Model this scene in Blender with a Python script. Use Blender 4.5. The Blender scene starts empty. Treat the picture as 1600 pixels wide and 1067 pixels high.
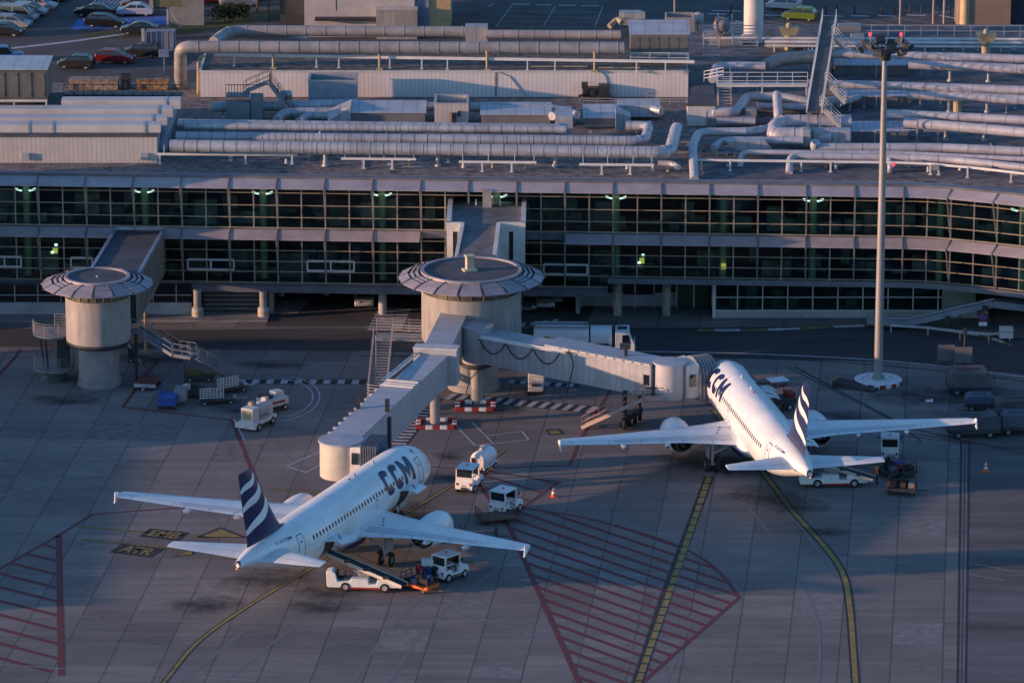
import bpy, bmesh, math, random
from mathutils import Vector, Matrix
random.seed(7)
R = math.radians
sc = bpy.context.scene
C = sc.collection
# ---------------------------------------------------------------- camera
F_PX, PITCH, CAM_H, CAM_Y = 7900.0, R(15.8), 121.0, -430.0      # focal length in photo pixels (1600 wide)
cam = bpy.data.cameras.new('camera'); camo = bpy.data.objects.new('camera', cam); C.objects.link(camo)
cam.sensor_width = 36; cam.lens = F_PX / 1600 * 36; cam.clip_start = 1; cam.clip_end = 6000
camo.location = (0, CAM_Y, CAM_H); camo.rotation_euler = (R(90) - PITCH, 0, 0)
sc.camera = camo
# ---------------------------------------------------------------- sun, sky, exposure
SUN_EL, SUN_AZ = R(7.4), R(13.5)          # low sun from the left, a little towards the camera
to_sun = Vector((-math.cos(SUN_EL) * math.cos(SUN_AZ), -math.cos(SUN_EL) * math.sin(SUN_AZ), math.sin(SUN_EL)))
sl = bpy.data.lights.new('sun', 'SUN'); sl.energy = 3.0; sl.angle = R(0.6); sl.color = (1.0, 0.58, 0.36)
so = bpy.data.objects.new('sun', sl); C.objects.link(so); so.rotation_euler = to_sun.to_track_quat('Z', 'Y').to_euler(); so.location = (-80, -60, 60)
w = bpy.data.worlds.new('World'); sc.world = w; w.use_nodes = True
wn = w.node_tree; bg = wn.nodes['Background']; sky = wn.nodes.new('ShaderNodeTexSky'); sky.sky_type = 'NISHITA'
sky.sun_disc = False; sky.sun_elevation = SUN_EL; sky.sun_rotation = R(90) * 3 - SUN_AZ
sky.air_density = 1.0; sky.dust_density = 0.6; sky.ozone_density = 3.9
wn.links.new(sky.outputs[0], bg.inputs[0]); bg.inputs[1].default_value = 0.15
sc.view_settings.view_transform = 'Standard'; sc.view_settings.look = 'None'; sc.view_settings.gamma = 1
sc.view_settings.exposure = 0.95

# ---------------------------------------------------------------- survey helpers: where a photo pixel meets a level or a plane
_ct, _st = math.cos(PITCH), math.sin(PITCH)
def _ray(px, py):
    u = (px - 800) / F_PX; v = (py - 533.5) / F_PX
    return Vector((u, _ct - v * _st, -_st - v * _ct))
def at(px, py, z=0.0):
    d = _ray(px, py); t = (z - CAM_H) / d.z
    return Vector((d.x * t, CAM_Y + d.y * t, z))
def atY(px, py, Y):
    d = _ray(px, py); t = (Y - CAM_Y) / d.y
    return Vector((d.x * t, Y, CAM_H + d.z * t))

# ---------------------------------------------------------------- materials
def mat(name, col, rough=0.6, metal=0.0, var=0.12, scale=0.6, stretch=(1, 1, 1), col2=None, emit=None, estr=0, spec=0.5, fine=0.0, bump=0.0):
    m = bpy.data.materials.new(name); m.use_nodes = True; nt = m.node_tree; b = nt.nodes['Principled BSDF']
    b.inputs['Roughness'].default_value = rough; b.inputs['Metallic'].default_value = metal
    b.inputs['Specular IOR Level'].default_value = spec
    b.inputs['Base Color'].default_value = (*col, 1)
    if emit:
        b.inputs['Emission Color'].default_value = (*emit, 1); b.inputs['Emission Strength'].default_value = estr
    if var > 0:
        tc = nt.nodes.new('ShaderNodeTexCoord'); mp = nt.nodes.new('ShaderNodeMapping'); mp.inputs['Scale'].default_value = stretch
        nz = nt.nodes.new('ShaderNodeTexNoise'); nz.inputs['Scale'].default_value = scale; nz.inputs['Detail'].default_value = 5; nz.inputs['Roughness'].default_value = .65
        rp = nt.nodes.new('ShaderNodeValToRGB')
        c2 = col2 or tuple(max(0, c * (1 - 2.2 * var)) for c in col); c1 = tuple(min(1, c * (1 + var)) for c in col)
        rp.color_ramp.elements[0].position = .32; rp.color_ramp.elements[1].position = .68
        rp.color_ramp.elements[0].color = (*c2, 1); rp.color_ramp.elements[1].color = (*c1, 1)
        nt.links.new(tc.outputs['Object'], mp.inputs[0]); nt.links.new(mp.outputs[0], nz.inputs[0]); nt.links.new(nz.outputs[0], rp.inputs[0])
        nt.links.new(rp.outputs[0], b.inputs['Base Color'])
        if bump > 0:
            bp = nt.nodes.new('ShaderNodeBump'); bp.inputs['Strength'].default_value = bump; bp.inputs['Distance'].default_value = .05
            n2 = nt.nodes.new('ShaderNodeTexNoise'); n2.inputs['Scale'].default_value = scale * 12; nt.links.new(mp.outputs[0], n2.inputs[0])
            nt.links.new(n2.outputs[0], bp.inputs['Height']); nt.links.new(bp.outputs[0], b.inputs['Normal'])
    return m
def striped(name, col, dark, axis=0, period=.3, width=.12, rough=.6, metal=0.0, var=.1):
    """sheet metal with ribs or seams: dark thin lines every `period` metres along an object axis, plus soft dirt"""
    m = mat(name, col, rough, metal, var, .5); nt = m.node_tree; b = nt.nodes['Principled BSDF']
    src = b.inputs['Base Color'].links[0].from_socket
    tc = nt.nodes.new('ShaderNodeTexCoord'); sx = nt.nodes.new('ShaderNodeSeparateXYZ'); nt.links.new(tc.outputs['Object'], sx.inputs[0])
    mo = nt.nodes.new('ShaderNodeMath'); mo.operation = 'PINGPONG'; mo.inputs[1].default_value = period / 2; nt.links.new(sx.outputs[axis], mo.inputs[0])
    lt = nt.nodes.new('ShaderNodeMath'); lt.operation = 'LESS_THAN'; lt.inputs[1].default_value = period * width / 2; nt.links.new(mo.outputs[0], lt.inputs[0])
    mx = nt.nodes.new('ShaderNodeMix'); mx.data_type = 'RGBA'; nt.links.new(lt.outputs[0], mx.inputs[0]); nt.links.new(src, mx.inputs[6]); mx.inputs[7].default_value = (*dark, 1)
    nt.links.new(mx.outputs[2], b.inputs['Base Color'])
    return m

def glassmat(name, tint=(.66, .76, .70), refl=.22):
    m = bpy.data.materials.new(name); m.use_nodes = True; nt = m.node_tree; nt.nodes.clear()
    o = nt.nodes.new('ShaderNodeOutputMaterial'); mx = nt.nodes.new('ShaderNodeMixShader'); tr = nt.nodes.new('ShaderNodeBsdfTransparent'); gl = nt.nodes.new('ShaderNodeBsdfGlossy')
    tr.inputs[0].default_value = (*tint, 1); gl.inputs[0].default_value = (.75, .85, 1, 1); gl.inputs['Roughness'].default_value = .08
    fr = nt.nodes.new('ShaderNodeFresnel'); fr.inputs[0].default_value = 1.5; ad = nt.nodes.new('ShaderNodeMath'); ad.operation = 'MULTIPLY'; ad.inputs[1].default_value = 1 + refl
    nt.links.new(fr.outputs[0], ad.inputs[0]); nt.links.new(ad.outputs[0], mx.inputs[0]); nt.links.new(tr.outputs[0], mx.inputs[1]); nt.links.new(gl.outputs[0], mx.inputs[2]); nt.links.new(mx.outputs[0], o.inputs[0])
    return m
MT = dict(
 white=mat('white_paint', (.78, .79, .80), .42, var=.05, scale=1.2),
 offwhite=mat('offwhite_paint', (.62, .60, .58), .5, var=.10, scale=1.0),
 airwhite=mat('aircraft_white_paint', (.83, .85, .86), .32, var=.045, scale=1.1, stretch=(1, .25, 1.6), col2=(.70, .70, .69)),
 airgrey=mat('wing_grey_paint', (.75, .79, .80), .38, var=.05, scale=1.0, stretch=(1, .35, 1)),
 navy=mat('navy_paint', (.012, .018, .085), .35, var=.15, scale=1.5),
 line=mat('panel_line_grey', (.25, .28, .32), .6, var=0),
 black=mat('black_rubber', (.018, .018, .02), .75, var=.2),
 dark=mat('dark_metal', (.045, .048, .055), .5, var=.25),
 darkglass=mat('dark_window_glass', (.012, .015, .02), .08, var=0, spec=.8),
 grey=mat('grey_painted_steel', (.26, .27, .29), .5, var=.12),
 lgrey=mat('light_grey_steel', (.42, .43, .45), .45, var=.1),
 beige=mat('beige_drum_cladding', (.335, .31, .30), .6, var=.15, scale=1.7, stretch=(1, 1, .14)),
 steel=mat('bare_steel', (.55, .55, .56), .3, metal=.85, var=.15),
 duct=striped('galvanised_duct', (.47, .475, .51), (.25, .28, .34), 0, 1.15, .09, .42, .25, .14),
 duct2=striped('galvanised_duct_lengthwise', (.47, .475, .51), (.25, .28, .34), 1, 1.1, .08, .42, .25, .14),
 pipe=mat('lagged_pipe', (.49, .48, .53), .45, metal=.15, var=.12, scale=.9),
 clad=striped('ribbed_wall_cladding', (.58, .53, .50), (.44, .40, .39), 0, .42, .22, .55, 0, .07),
 cladlong=striped('ribbed_penthouse_cladding', (.74, .69, .67), (.58, .53, .53), 0, .40, .22, .55, 0, .06),
 ahu=striped('air_handler_panels', (.40, .40, .40), (.22, .23, .25), 0, 1.35, .06, .5, .15, .12),
 ahutop=striped('air_handler_roof', (.52, .54, .58), (.30, .33, .4), 0, 1.35, .06, .45, .2, .1),
 canopy=mat('canopy_panel', (.40, .355, .38), .45, metal=.1, var=.10, scale=.5),
 mull=mat('mullion_metal', (.40, .36, .31), .4, metal=.4, var=.08),
 fascia=mat('fascia_metal', (.13, .14, .17), .5, var=.15),
 roofg=mat('roof_gravel', (.21, .19, .185), .95, var=.30, scale=1.4, bump=.5),
 roofd=mat('roof_membrane', (.085, .088, .10), .8, var=.2, scale=.5),
 rail=mat('rail_paint', (.72, .70, .69), .5, var=.08),
 red=mat('red_paint', (.32, .03, .028), .5, var=.15),
 orange=mat('orange_plastic', (.75, .13, .02), .5, var=.1),
 yellow=mat('yellow_paint', (.62, .42, .05), .5, var=.15),
 ochre=mat('ochre_paint', (.42, .35, .22), .55, var=.15),
 blue=mat('blue_paint', (.03, .10, .42), .5, var=.12),
 pane=mat('cabin_window_pane', (.02, .024, .035), .35, var=0, spec=.25),
 transom=mat('transom_glint_metal', (.56, .46, .32), .4, metal=.4, var=.08),  # gold sun reflections on the transoms put into their colour
 skin=mat('skin', (.42, .24, .17), .6, var=.05),
 hair=mat('hair', (.03, .02, .015), .7, var=.1),
 trousers=mat('dark_work_trousers', (.02, .022, .035), .85, var=.2),
 bluebag=mat('blue_suitcase_shell', (.02, .06, .26), .45, var=.1),
 redbag=mat('red_suitcase_shell', (.33, .02, .03), .45, var=.1),
 blackbag=mat('black_suitcase_fabric', (.02, .02, .024), .8, var=.2),
 greybag=mat('grey_suitcase_fabric', (.18, .19, .22), .7, var=.2),
 inner=mat('interior_dark_floor', (.15, .18, .15), .8, var=.3, scale=.5),
 innercol=mat('interior_green_column', (.34, .46, .28), .5, var=.1),
 lamp=mat('ceiling_lamp_glow', (.8, .9, .9), .5, var=0, emit=(.62, .95, .88), estr=1.1),
 sign=mat('lit_yellow_sign', (.6, .55, .1), .5, var=0, emit=(.75, .72, .12), estr=.3),
 redlamp=mat('red_obstruction_lamp', (.6, .05, .08), .4, var=0, emit=(1, .12, .2), estr=.35),
 hotlamp=mat('orange_beacon', (.8, .2, .02), .4, var=0, emit=(1, .35, .05), estr=.8),
 glass=glassmat('curtain_wall_glass'),
 leaf=mat('bush_leaves', (.045, .075, .03), .8, var=.35, scale=3),
 bark=mat('bark', (.10, .07, .05), .9, var=.3, scale=3),
 glass2=mat('corridor_glass', (.02, .03, .035), .1, var=0, spec=.8),
)
# ---------------------------------------------------------------- mesh builder
class MB:
    def __init__(s): s.v = []; s.f = []; s.mi = []; s.cur = 0
    def add(s, vs, fs):
        o = len(s.v); s.v += [tuple(v) for v in vs]
        for f in fs: s.f.append([i + o for i in f]); s.mi.append(s.cur)
        return s
    def box(s, cx, cy, cz, sx, sy, sz, rz=0.0):
        c, n = math.cos(rz), math.sin(rz); vs = []
        for dz in (-.5, .5):
            for dx, dy in ((-.5, -.5), (.5, -.5), (.5, .5), (-.5, .5)):
                x, y = dx * sx, dy * sy; vs.append((cx + x * c - y * n, cy + x * n + y * c, cz + dz * sz))
        return s.add(vs, [(3, 2, 1, 0), (4, 5, 6, 7), (0, 1, 5, 4), (1, 2, 6, 5), (2, 3, 7, 6), (3, 0, 4, 7)])
    def bx(s, x0, x1, y0, y1, z0, z1): return s.box((x0 + x1) / 2, (y0 + y1) / 2, (z0 + z1) / 2, x1 - x0, y1 - y0, z1 - z0)
    def beam(s, p, q, w, h=None, up=(0, 0, 1)):
        p, q = Vector(p), Vector(q); d = (q - p); 
        if d.length < 1e-6: return s
        d.normalize(); u = Vector(up)
        if abs(d.dot(u)) > .98: u = Vector((0, 1, 0))
        a = d.cross(u).normalized(); b = a.cross(d); h = h or w; vs = []
        for c in (p, q):
            for i, j in ((-.5, -.5), (.5, -.5), (.5, .5), (-.5, .5)): vs.append(c + a * w * i + b * h * j)
        return s.add(vs, [(3, 2, 1, 0), (4, 5, 6, 7), (0, 1, 5, 4), (1, 2, 6, 5), (2, 3, 7, 6), (3, 0, 4, 7)])
    def tube(s, pts, r, n=12, cap=True):
        pts = [Vector(p) for p in pts]; rs = r if isinstance(r, (list, tuple)) else [r] * len(pts); rings = []; pa = None
        for i, p in enumerate(pts):
            d = (pts[min(i + 1, len(pts) - 1)] - pts[max(i - 1, 0)]).normalized()
            if pa is None:
                u = Vector((0, 0, 1)) if abs(d.z) < .95 else Vector((0, 1, 0)); a = d.cross(u).normalized()
            else: a = (pa - d * pa.dot(d)).normalized()
            pa = a; b = a.cross(d)
            rings.append([p + (a * math.cos(2 * math.pi * k / n) + b * math.sin(2 * math.pi * k / n)) * rs[i] for k in range(n)])
        vs = [v for g in rings for v in g]; fs = []
        for i in range(len(pts) - 1):
            for k in range(n): fs.append((i * n + k, i * n + (k + 1) % n, (i + 1) * n + (k + 1) % n, (i + 1) * n + k))
        if cap: fs.append(tuple(range(n - 1, -1, -1))); fs.append(tuple(range((len(pts) - 1) * n, len(pts) * n)))
        return s.add(vs, fs)
    def lathe(s, prof, c=(0, 0, 0), n=48, axis='z', a0=0, a1=2 * math.pi):
        full = abs(a1 - a0 - 2 * math.pi) < 1e-6; m = n if full else n + 1; vs = []; c = Vector(c)
        for r, h in prof:
            for k in range(m):
                t = a0 + (a1 - a0) * k / n; x, y = r * math.cos(t), r * math.sin(t)
                vs.append(c + (Vector((x, y, h)) if axis == 'z' else Vector((x, h, y)) if axis == 'y' else Vector((h, x, y))))
        fs = []
        for i in range(len(prof) - 1):
            for k in range(n):
                k2 = (k + 1) % m; f = (i * m + k, i * m + k2, (i + 1) * m + k2, (i + 1) * m + k)
                fs.append(f if axis != 'y' else f[::-1])
        return s.add(vs, fs)
    def prism(s, poly, z0, z1):
        n = len(poly); ar = sum(poly[i][0] * poly[(i + 1) % n][1] - poly[(i + 1) % n][0] * poly[i][1] for i in range(n))
        if ar < 0: poly = poly[::-1]
        vs = [(p[0], p[1], z0) for p in poly] + [(p[0], p[1], z1) for p in poly]
        return s.add(vs, [tuple(range(n - 1, -1, -1)), tuple(range(n, 2 * n))] + [(i, (i + 1) % n, n + (i + 1) % n, n + i) for i in range(n)])
    def extr(s, poly, d):      # poly: 3-D loop, extruded by vector d
        n = len(poly); poly = [Vector(p) for p in poly]; d = Vector(d)
        return s.add(poly + [p + d for p in poly], [tuple(range(n)), tuple(range(2 * n - 1, n - 1, -1))] + [((i + 1) % n, i, n + i, n + (i + 1) % n) for i in range(n)])
    def build(s, name, mats, parent=None, smooth=True, bevel=0, kind=None, recentre=True, label=None, fixn=True):
        if not s.v: s.add([(0, 0, -1), (0, .01, -1), (.01, 0, -1)], [(0, 1, 2)])
        me = bpy.data.meshes.new(name); off = Vector((0, 0, 0))
        if parent is None and recentre and kind is None:
            xs = [v[0] for v in s.v]; ys = [v[1] for v in s.v]; zs = [v[2] for v in s.v]
            off = Vector(((min(xs) + max(xs)) / 2, (min(ys) + max(ys)) / 2, min(zs)))
        me.from_pydata([tuple(Vector(v) - off) for v in s.v], [], s.f)
        mats = mats if isinstance(mats, (list, tuple)) else [mats]
        for m in mats: me.materials.append(MT[m] if isinstance(m, str) else m)
        me.polygons.foreach_set('material_index', s.mi)
        if fixn:
            b = bmesh.new(); b.from_mesh(me); bmesh.ops.recalc_face_normals(b, faces=b.faces); b.to_mesh(me); b.free()
        if smooth: me.shade_smooth(); me.set_sharp_from_angle(angle=R(38))
        me.update()
        o = bpy.data.objects.new(name, me); C.objects.link(o); o.location = off
        if parent: o.parent = parent
        if kind: o['kind'] = kind
        if label: o['label'] = label
        if bevel:
            md = o.modifiers.new('bevel', 'BEVEL'); md.width = bevel; md.segments = 2; md.limit_method = 'ANGLE'
        return o
def tag(o, label, cat, group=None):
    o['label'] = label; o['category'] = cat
    if group: o['group'] = group
    return o
def thing(name, label, cat, loc=(0, 0, 0), rz=0, group=None):
    o = bpy.data.objects.new(name, None); C.objects.link(o); o.location = loc; o.rotation_euler = (0, 0, rz); o.empty_display_size = .5
    return tag(o, label, cat, group)
CH = {}
def dup(root, loc=None, rz=None, label=None):
    """copy a thing with its parts and sub-parts"""
    kids = {}
    for o in bpy.data.objects:
        if o.parent: kids.setdefault(o.parent.name, []).append(o)
    def cp(o, par):
        c = o.copy(); C.objects.link(c); c.parent = par
        for k in kids.get(o.name, []): cp(k, c)
        return c
    r = cp(root, None)
    if loc is not None: r.location = loc
    if rz is not None: r.rotation_euler = (0, 0, rz)
    if label: r['label'] = label
    return r
def arc(c, r, a0, a1, n, z=None):
    return [(c[0] + r * math.cos(a0 + (a1 - a0) * i / n), c[1] + r * math.sin(a0 + (a1 - a0) * i / n)) + ((z,) if z is not None else ()) for i in range(n + 1)]
def bend(pts, r=.9, n=5):
    """round the corners of a polyline so pipes get real elbows"""
    pts = [Vector(p) for p in pts]; out = [pts[0]]
    for i in range(1, len(pts) - 1):
        a, b, c = pts[i - 1], pts[i], pts[i + 1]; u = (a - b); v = (c - b); k = min(r, u.length * .45, v.length * .45)
        p, q = b + u.normalized() * k, b + v.normalized() * k
        for t in range(n + 1):
            t /= n; out.append(p * (1 - t) ** 2 + b * 2 * t * (1 - t) + q * t * t)
    out.append(pts[-1]); return out
def text_mesh(txt, size, bold=0.0, extr=0.0):
    cu = bpy.data.curves.new('t', 'FONT'); cu.body = txt; cu.size = size; cu.offset = bold; cu.align_x = 'CENTER'; cu.align_y = 'CENTER'; cu.extrude = extr; cu.resolution_u = 4
    o = bpy.data.objects.new('t', cu); C.objects.link(o); bpy.context.view_layer.update()
    me = bpy.data.meshes.new_from_object(o.evaluated_get(bpy.context.evaluated_depsgraph_get())); bpy.data.objects.remove(o); bpy.data.curves.remove(cu)
    return me
ORD = 'first second third fourth fifth sixth seventh eighth ninth tenth eleventh twelfth thirteenth fourteenth fifteenth sixteenth seventeenth eighteenth nineteenth twentieth'.split()
def flat_text(name, txt, size, m, parent, loc, rot=(R(90), 0, 0), bold=.0):
    me = text_mesh(txt, size, bold, .004); me.materials.clear(); me.materials.append(MT[m]); o = bpy.data.objects.new(name, me); C.objects.link(o)
    o.parent = parent; o.location = loc; o.rotation_euler = rot; return o
# ================================================================ GROUND
def concrete():
    m = bpy.data.materials.new('apron_concrete'); m.use_nodes = True; nt = m.node_tree; b = nt.nodes['Principled BSDF']; N = nt.nodes.new; L = nt.links.new
    b.inputs['Roughness'].default_value = .85; b.inputs['Specular IOR Level'].default_value = .3
    tc = N('ShaderNodeTexCoord'); mp = N('ShaderNodeMapping'); mp.inputs['Rotation'].default_value = (0, 0, R(5.2)); L(tc.outputs['Object'], mp.inputs[0])
    sx = N('ShaderNodeSeparateXYZ'); L(mp.outputs[0], sx.inputs[0])
    def M(op, a, bb=None, c=None):
        n = N('ShaderNodeMath'); n.operation = op
        for i, x in enumerate((a, bb, c)):
            if x is None: continue
            if isinstance(x, (int, float)): n.inputs[i].default_value = x
            else: L(x, n.inputs[i])
        return n.outputs[0]
    def noise(sc_, det=4, vec=None, r=.6):
        n = N('ShaderNodeTexNoise'); n.inputs['Scale'].default_value = sc_; n.inputs['Detail'].default_value = det; n.inputs['Roughness'].default_value = r; L(vec or mp.outputs[0], n.inputs[0]); return n.outputs[0]
    def ramp(x, p0, p1, c0, c1):
        n = N('ShaderNodeValToRGB'); n.color_ramp.elements[0].position = p0; n.color_ramp.elements[1].position = p1; n.color_ramp.elements[0].color = (*c0, 1); n.color_ramp.elements[1].color = (*c1, 1); L(x, n.inputs[0]); return n.outputs[0]
    PX, PY = 3.725, 5.0
    jx = M('LESS_THAN', M('PINGPONG', M('ADD', sx.outputs[0], 2.3), PX / 2), .06)
    jy = M('LESS_THAN', M('PINGPONG', sx.outputs[1], PY / 2), .035)
    cell = N('ShaderNodeCombineXYZ'); L(M('FLOOR', M('DIVIDE', M('ADD', sx.outputs[0], 2.3), PX)), cell.inputs[0]); L(M('FLOOR', M('DIVIDE', sx.outputs[1], PY)), cell.inputs[1])
    wn_ = N('ShaderNodeTexWhiteNoise'); L(cell.outputs[0], wn_.inputs[0])
    base = ramp(noise(.09, 6, r=.7), .35, .65, (.190, .172, .166), (.258, .232, .222))
    mA = N('ShaderNodeMix'); mA.data_type = 'RGBA'; mA.blend_type = 'MULTIPLY'; mA.inputs[0].default_value = 1; L(base, mA.inputs[6]); L(ramp(wn_.outputs[0], 0, 1, (.80, .80, .81), (1.08, 1.07, 1.05)), mA.inputs[7])
    # tyre and wear streaks, long in x
    ms = N('ShaderNodeMapping'); ms.inputs['Scale'].default_value = (.05, .9, 1); ms.inputs['Rotation'].default_value = (0, 0, R(-8)); L(tc.outputs['Object'], ms.inputs[0])
    st = ramp(noise(1.0, 5, ms.outputs[0], .7), .45, .62, (.84, .84, .85), (1.05, 1.05, 1.05))
    mB = N('ShaderNodeMix'); mB.data_type = 'RGBA'; mB.blend_type = 'MULTIPLY'; mB.inputs[0].default_value = .9; L(mA.outputs[2], mB.inputs[6]); L(st, mB.inputs[7])
    # oil spots
    sp = ramp(noise(.42, 5, r=.75), .28, .40, (.42, .42, .44), (1, 1, 1))
    mC = N('ShaderNodeMix'); mC.data_type = 'RGBA'; mC.blend_type = 'MULTIPLY'; mC.inputs[0].default_value = .75; L(mB.outputs[2], mC.inputs[6]); L(sp, mC.inputs[7])
    # fine grain
    gr = ramp(noise(3.2, 3), .2, .8, (.88, .88, .88), (1.1, 1.1, 1.1))
    mE = N('ShaderNodeMix'); mE.data_type = 'RGBA'; mE.blend_type = 'MULTIPLY'; mE.inputs[0].default_value = .8; L(mC.outputs[2], mE.inputs[6]); L(gr, mE.inputs[7])
    mD = N('ShaderNodeMix'); mD.data_type = 'RGBA'; L(M('MULTIPLY', M('MAXIMUM', jx, M('MULTIPLY', jy, .4)), .62), mD.inputs[0]); L(mE.outputs[2], mD.inputs[6]); mD.inputs[7].default_value = (.055, .055, .06, 1)
    L(mD.outputs[2], b.inputs['Base Color'])
    return m
def spots_mat(name, col, thr=.5, scale=.5):
    """a thin stain film whose ragged edge comes from noise and from its own round shape"""
    m = mat(name, col, .8, var=0); nt = m.node_tree; b = nt.nodes['Principled BSDF']; N = nt.nodes.new; L = nt.links.new
    tc = N('ShaderNodeTexCoord'); nz = N('ShaderNodeTexNoise'); nz.inputs['Scale'].default_value = scale; nz.inputs['Detail'].default_value = 6; nz.inputs['Roughness'].default_value = .7; L(tc.outputs['Object'], nz.inputs[0])
    gr = N('ShaderNodeTexGradient'); gr.gradient_type = 'SPHERICAL'; mp = N('ShaderNodeMapping'); L(tc.outputs['Generated'], mp.inputs[0]); mp.inputs['Location'].default_value = (-1, -1, 0); mp.inputs['Scale'].default_value = (2, 2, 0); L(mp.outputs[0], gr.inputs[0])
    mu = N('ShaderNodeMath'); mu.operation = 'MULTIPLY'; L(nz.outputs[0], mu.inputs[0]); 
    pw = N('ShaderNodeMath'); pw.operation = 'POWER'; pw.inputs[1].default_value = .5; L(gr.outputs[0], pw.inputs[0]); L(pw.outputs[0], mu.inputs[1])
    rp = N('ShaderNodeValToRGB'); rp.color_ramp.elements[0].position = thr * .62; rp.color_ramp.elements[1].position = thr * 1.25; rp.color_ramp.elements[1].color = (.6, .6, .6, 1); L(mu.outputs[0], rp.inputs[0]); L(rp.outputs[0], b.inputs['Alpha'])
    return m
MT['concrete'] = concrete()
MT['asphalt'] = mat('asphalt', (.060, .060, .066), .9, var=.22, scale=.25, stretch=(.25, 1, 1), bump=.2)
MT['asphalt2'] = mat('car_park_asphalt', (.075, .075, .082), .9, var=.2, scale=.2, bump=.2)
MT['mred'] = mat('faded_red_marking', (.155, .020, .024), .8, var=.2, scale=1.2, col2=(.10, .045, .048))
MT['myel'] = mat('worn_yellow_marking', (.30, .22, .05), .8, var=.25, scale=1.5, col2=(.16, .13, .06))
MT['mblk'] = mat('black_marking', (.035, .035, .038), .8, var=.3, scale=1)
MT['mwht'] = mat('worn_white_marking', (.46, .46, .48), .8, var=.2, scale=1.5, col2=(.28, .28, .30))
MT['mblue'] = mat('blue_marking', (.05, .16, .50), .8, var=.15, scale=1.5)
MT['stain'] = spots_mat('oil_stain_film', (.03, .03, .033), .42, .55)
MT['grass'] = mat('verge_grass', (.055, .075, .03), .9, var=.35, scale=1.2)
MT['kerb'] = mat('kerb_concrete', (.22, .215, .22), .8, var=.15)
g = MB(); g.add([(-900, -500, 0), (900, -500, 0), (900, 1500, 0), (-900, 1500, 0)], [(0, 1, 2, 3)]); g.build('apron', 'concrete', kind='structure', smooth=False)
Z1, Z2, Z3, Z4 = .004, .008, .012, .016
def ribbon(name, pts, wd, z, m, closed=False, kind='structure', off=0.0):
    pts = [Vector((p[0], p[1], 0)) for p in pts]; mb = MB(); n = len(pts); vs = []
    for i, p in enumerate(pts):
        a = pts[(i - 1) % n] if (closed or i) else p; c = pts[(i + 1) % n] if (closed or i < n - 1) else p
        d1 = (p - a).normalized() if (p - a).length > 1e-5 else (c - p).normalized(); d2 = (c - p).normalized() if (c - p).length > 1e-5 else d1
        d = (d1 + d2).normalized(); nn = Vector((-d.y, d.x, 0)); k = 1 / max(.4, nn.dot(Vector((-d1.y, d1.x, 0))))
        for s_ in (.5, -.5): vs.append((p + nn * (s_ * wd + off) * k) + Vector((0, 0, z)))
    fs = [(2 * i, 2 * i + 1, 2 * ((i + 1) % n) + 1, 2 * ((i + 1) % n)) for i in range(n if closed else n - 1)]
    mb.add(vs, fs); return mb.build(name, m, kind=kind, smooth=False)
def merge_quads(name, quads, z, m):
    mb = MB()
    for q in quads: mb.add([(p[0], p[1], z) for p in q], [tuple(range(len(q)))])
    return mb.build(name, m, kind='structure', smooth=False)
def g2(px, py): v = at(px, py, 0); return (v.x, v.y)
def dens(pts, k=8):
    """Catmull-Rom through the points"""
    P = [Vector((p[0], p[1], 0)) for p in pts]; out = []
    for i in range(len(P) - 1):
        a, b, c, d = P[max(i - 1, 0)], P[i], P[i + 1], P[min(i + 2, len(P) - 1)]
        for t in range(k):
            t /= k; out.append(.5 * ((2 * b) + (c - a) * t + (2 * a - 5 * b + 4 * c - d) * t * t + (3 * b - 3 * c + d - a) * t ** 3))
    out.append(P[-1]); return out
# service road along the terminal
rd = [g2(-200, 512), g2(300, 515), g2(700, 512), g2(1110, 512), g2(1360, 508), g2(1480, 516), g2(1900, 560)]
rn = [g2(1900, 610), g2(1600, 585), g2(1400, 566), g2(1180, 560), g2(900, 556), g2(560, 548), g2(300, 545), g2(-200, 538)]
merge_quads('service_road', [rd + rn], Z1, 'asphalt')
merge_quads('underpass_road', [[g2(415, 510), g2(915, 510), (14, 60), (-21, 60)]], Z2, 'asphalt')
merge_quads('dark_apron_strip', [[g2(1511, 600), g2(1900, 640), (60, -150), (27.2, -150)]], Z1, mat('dark_strip_asphalt', (.135, .127, .13), .9, var=.25, scale=.3, stretch=(.15, 1, 1)))
ribbon('white_road_line', dens([g2(820, 545), g2(1000, 549), g2(1180, 553), g2(1400, 565), g2(1600, 589), g2(1900, 630)]), .28, Z3, 'mwht')
ribbon('drain_slot', dens([g2(560, 556), g2(820, 558), g2(1180, 560), g2(1400, 573), g2(1600, 596), g2(1900, 640)]), .22, Z3, 'mblk')
ribbon('drain_slot', [g2(-100, 541), g2(560, 549)], .16, Z3, 'mblk')
for x0 in (1499, 1512):
    ribbon('drain_channel', [g2(x0 + 3, 690), g2(x0 - 3, 1067), g2(x0 - 6, 1300)], .16, Z2, 'mblk')
ribbon('drain_edge', [g2(1508, 690), g2(1502, 1067), g2(1499, 1300)], .10, Z2, 'asphalt2')
# striped kerb on the far side of the road, painted yellow and white
kp = [g2(1090, 517), g2(1200, 516), g2(1350, 510), g2(1440, 513), g2(1530, 525), g2(1580, 540)]
kd = dens(kp, 6); a_ = MB(); b_ = MB()
for i in range(len(kd) - 1):
    (a_ if i % 4 < 2 else b_).beam(kd[i] + Vector((0, 0, .07)), kd[i + 1] + Vector((0, 0, .07)), .22, .14)
tag(a_.build('kerb', mat('kerb_ochre', (.22, .18, .08), .8, var=.3)), 'low kerb with yellow and white bands along the far edge of the road', 'kerb'); kk = bpy.data.objects['kerb']
o = b_.build('white_kerb_band', 'mwht', parent=kk, recentre=False); o.location = -kk.location
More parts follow.
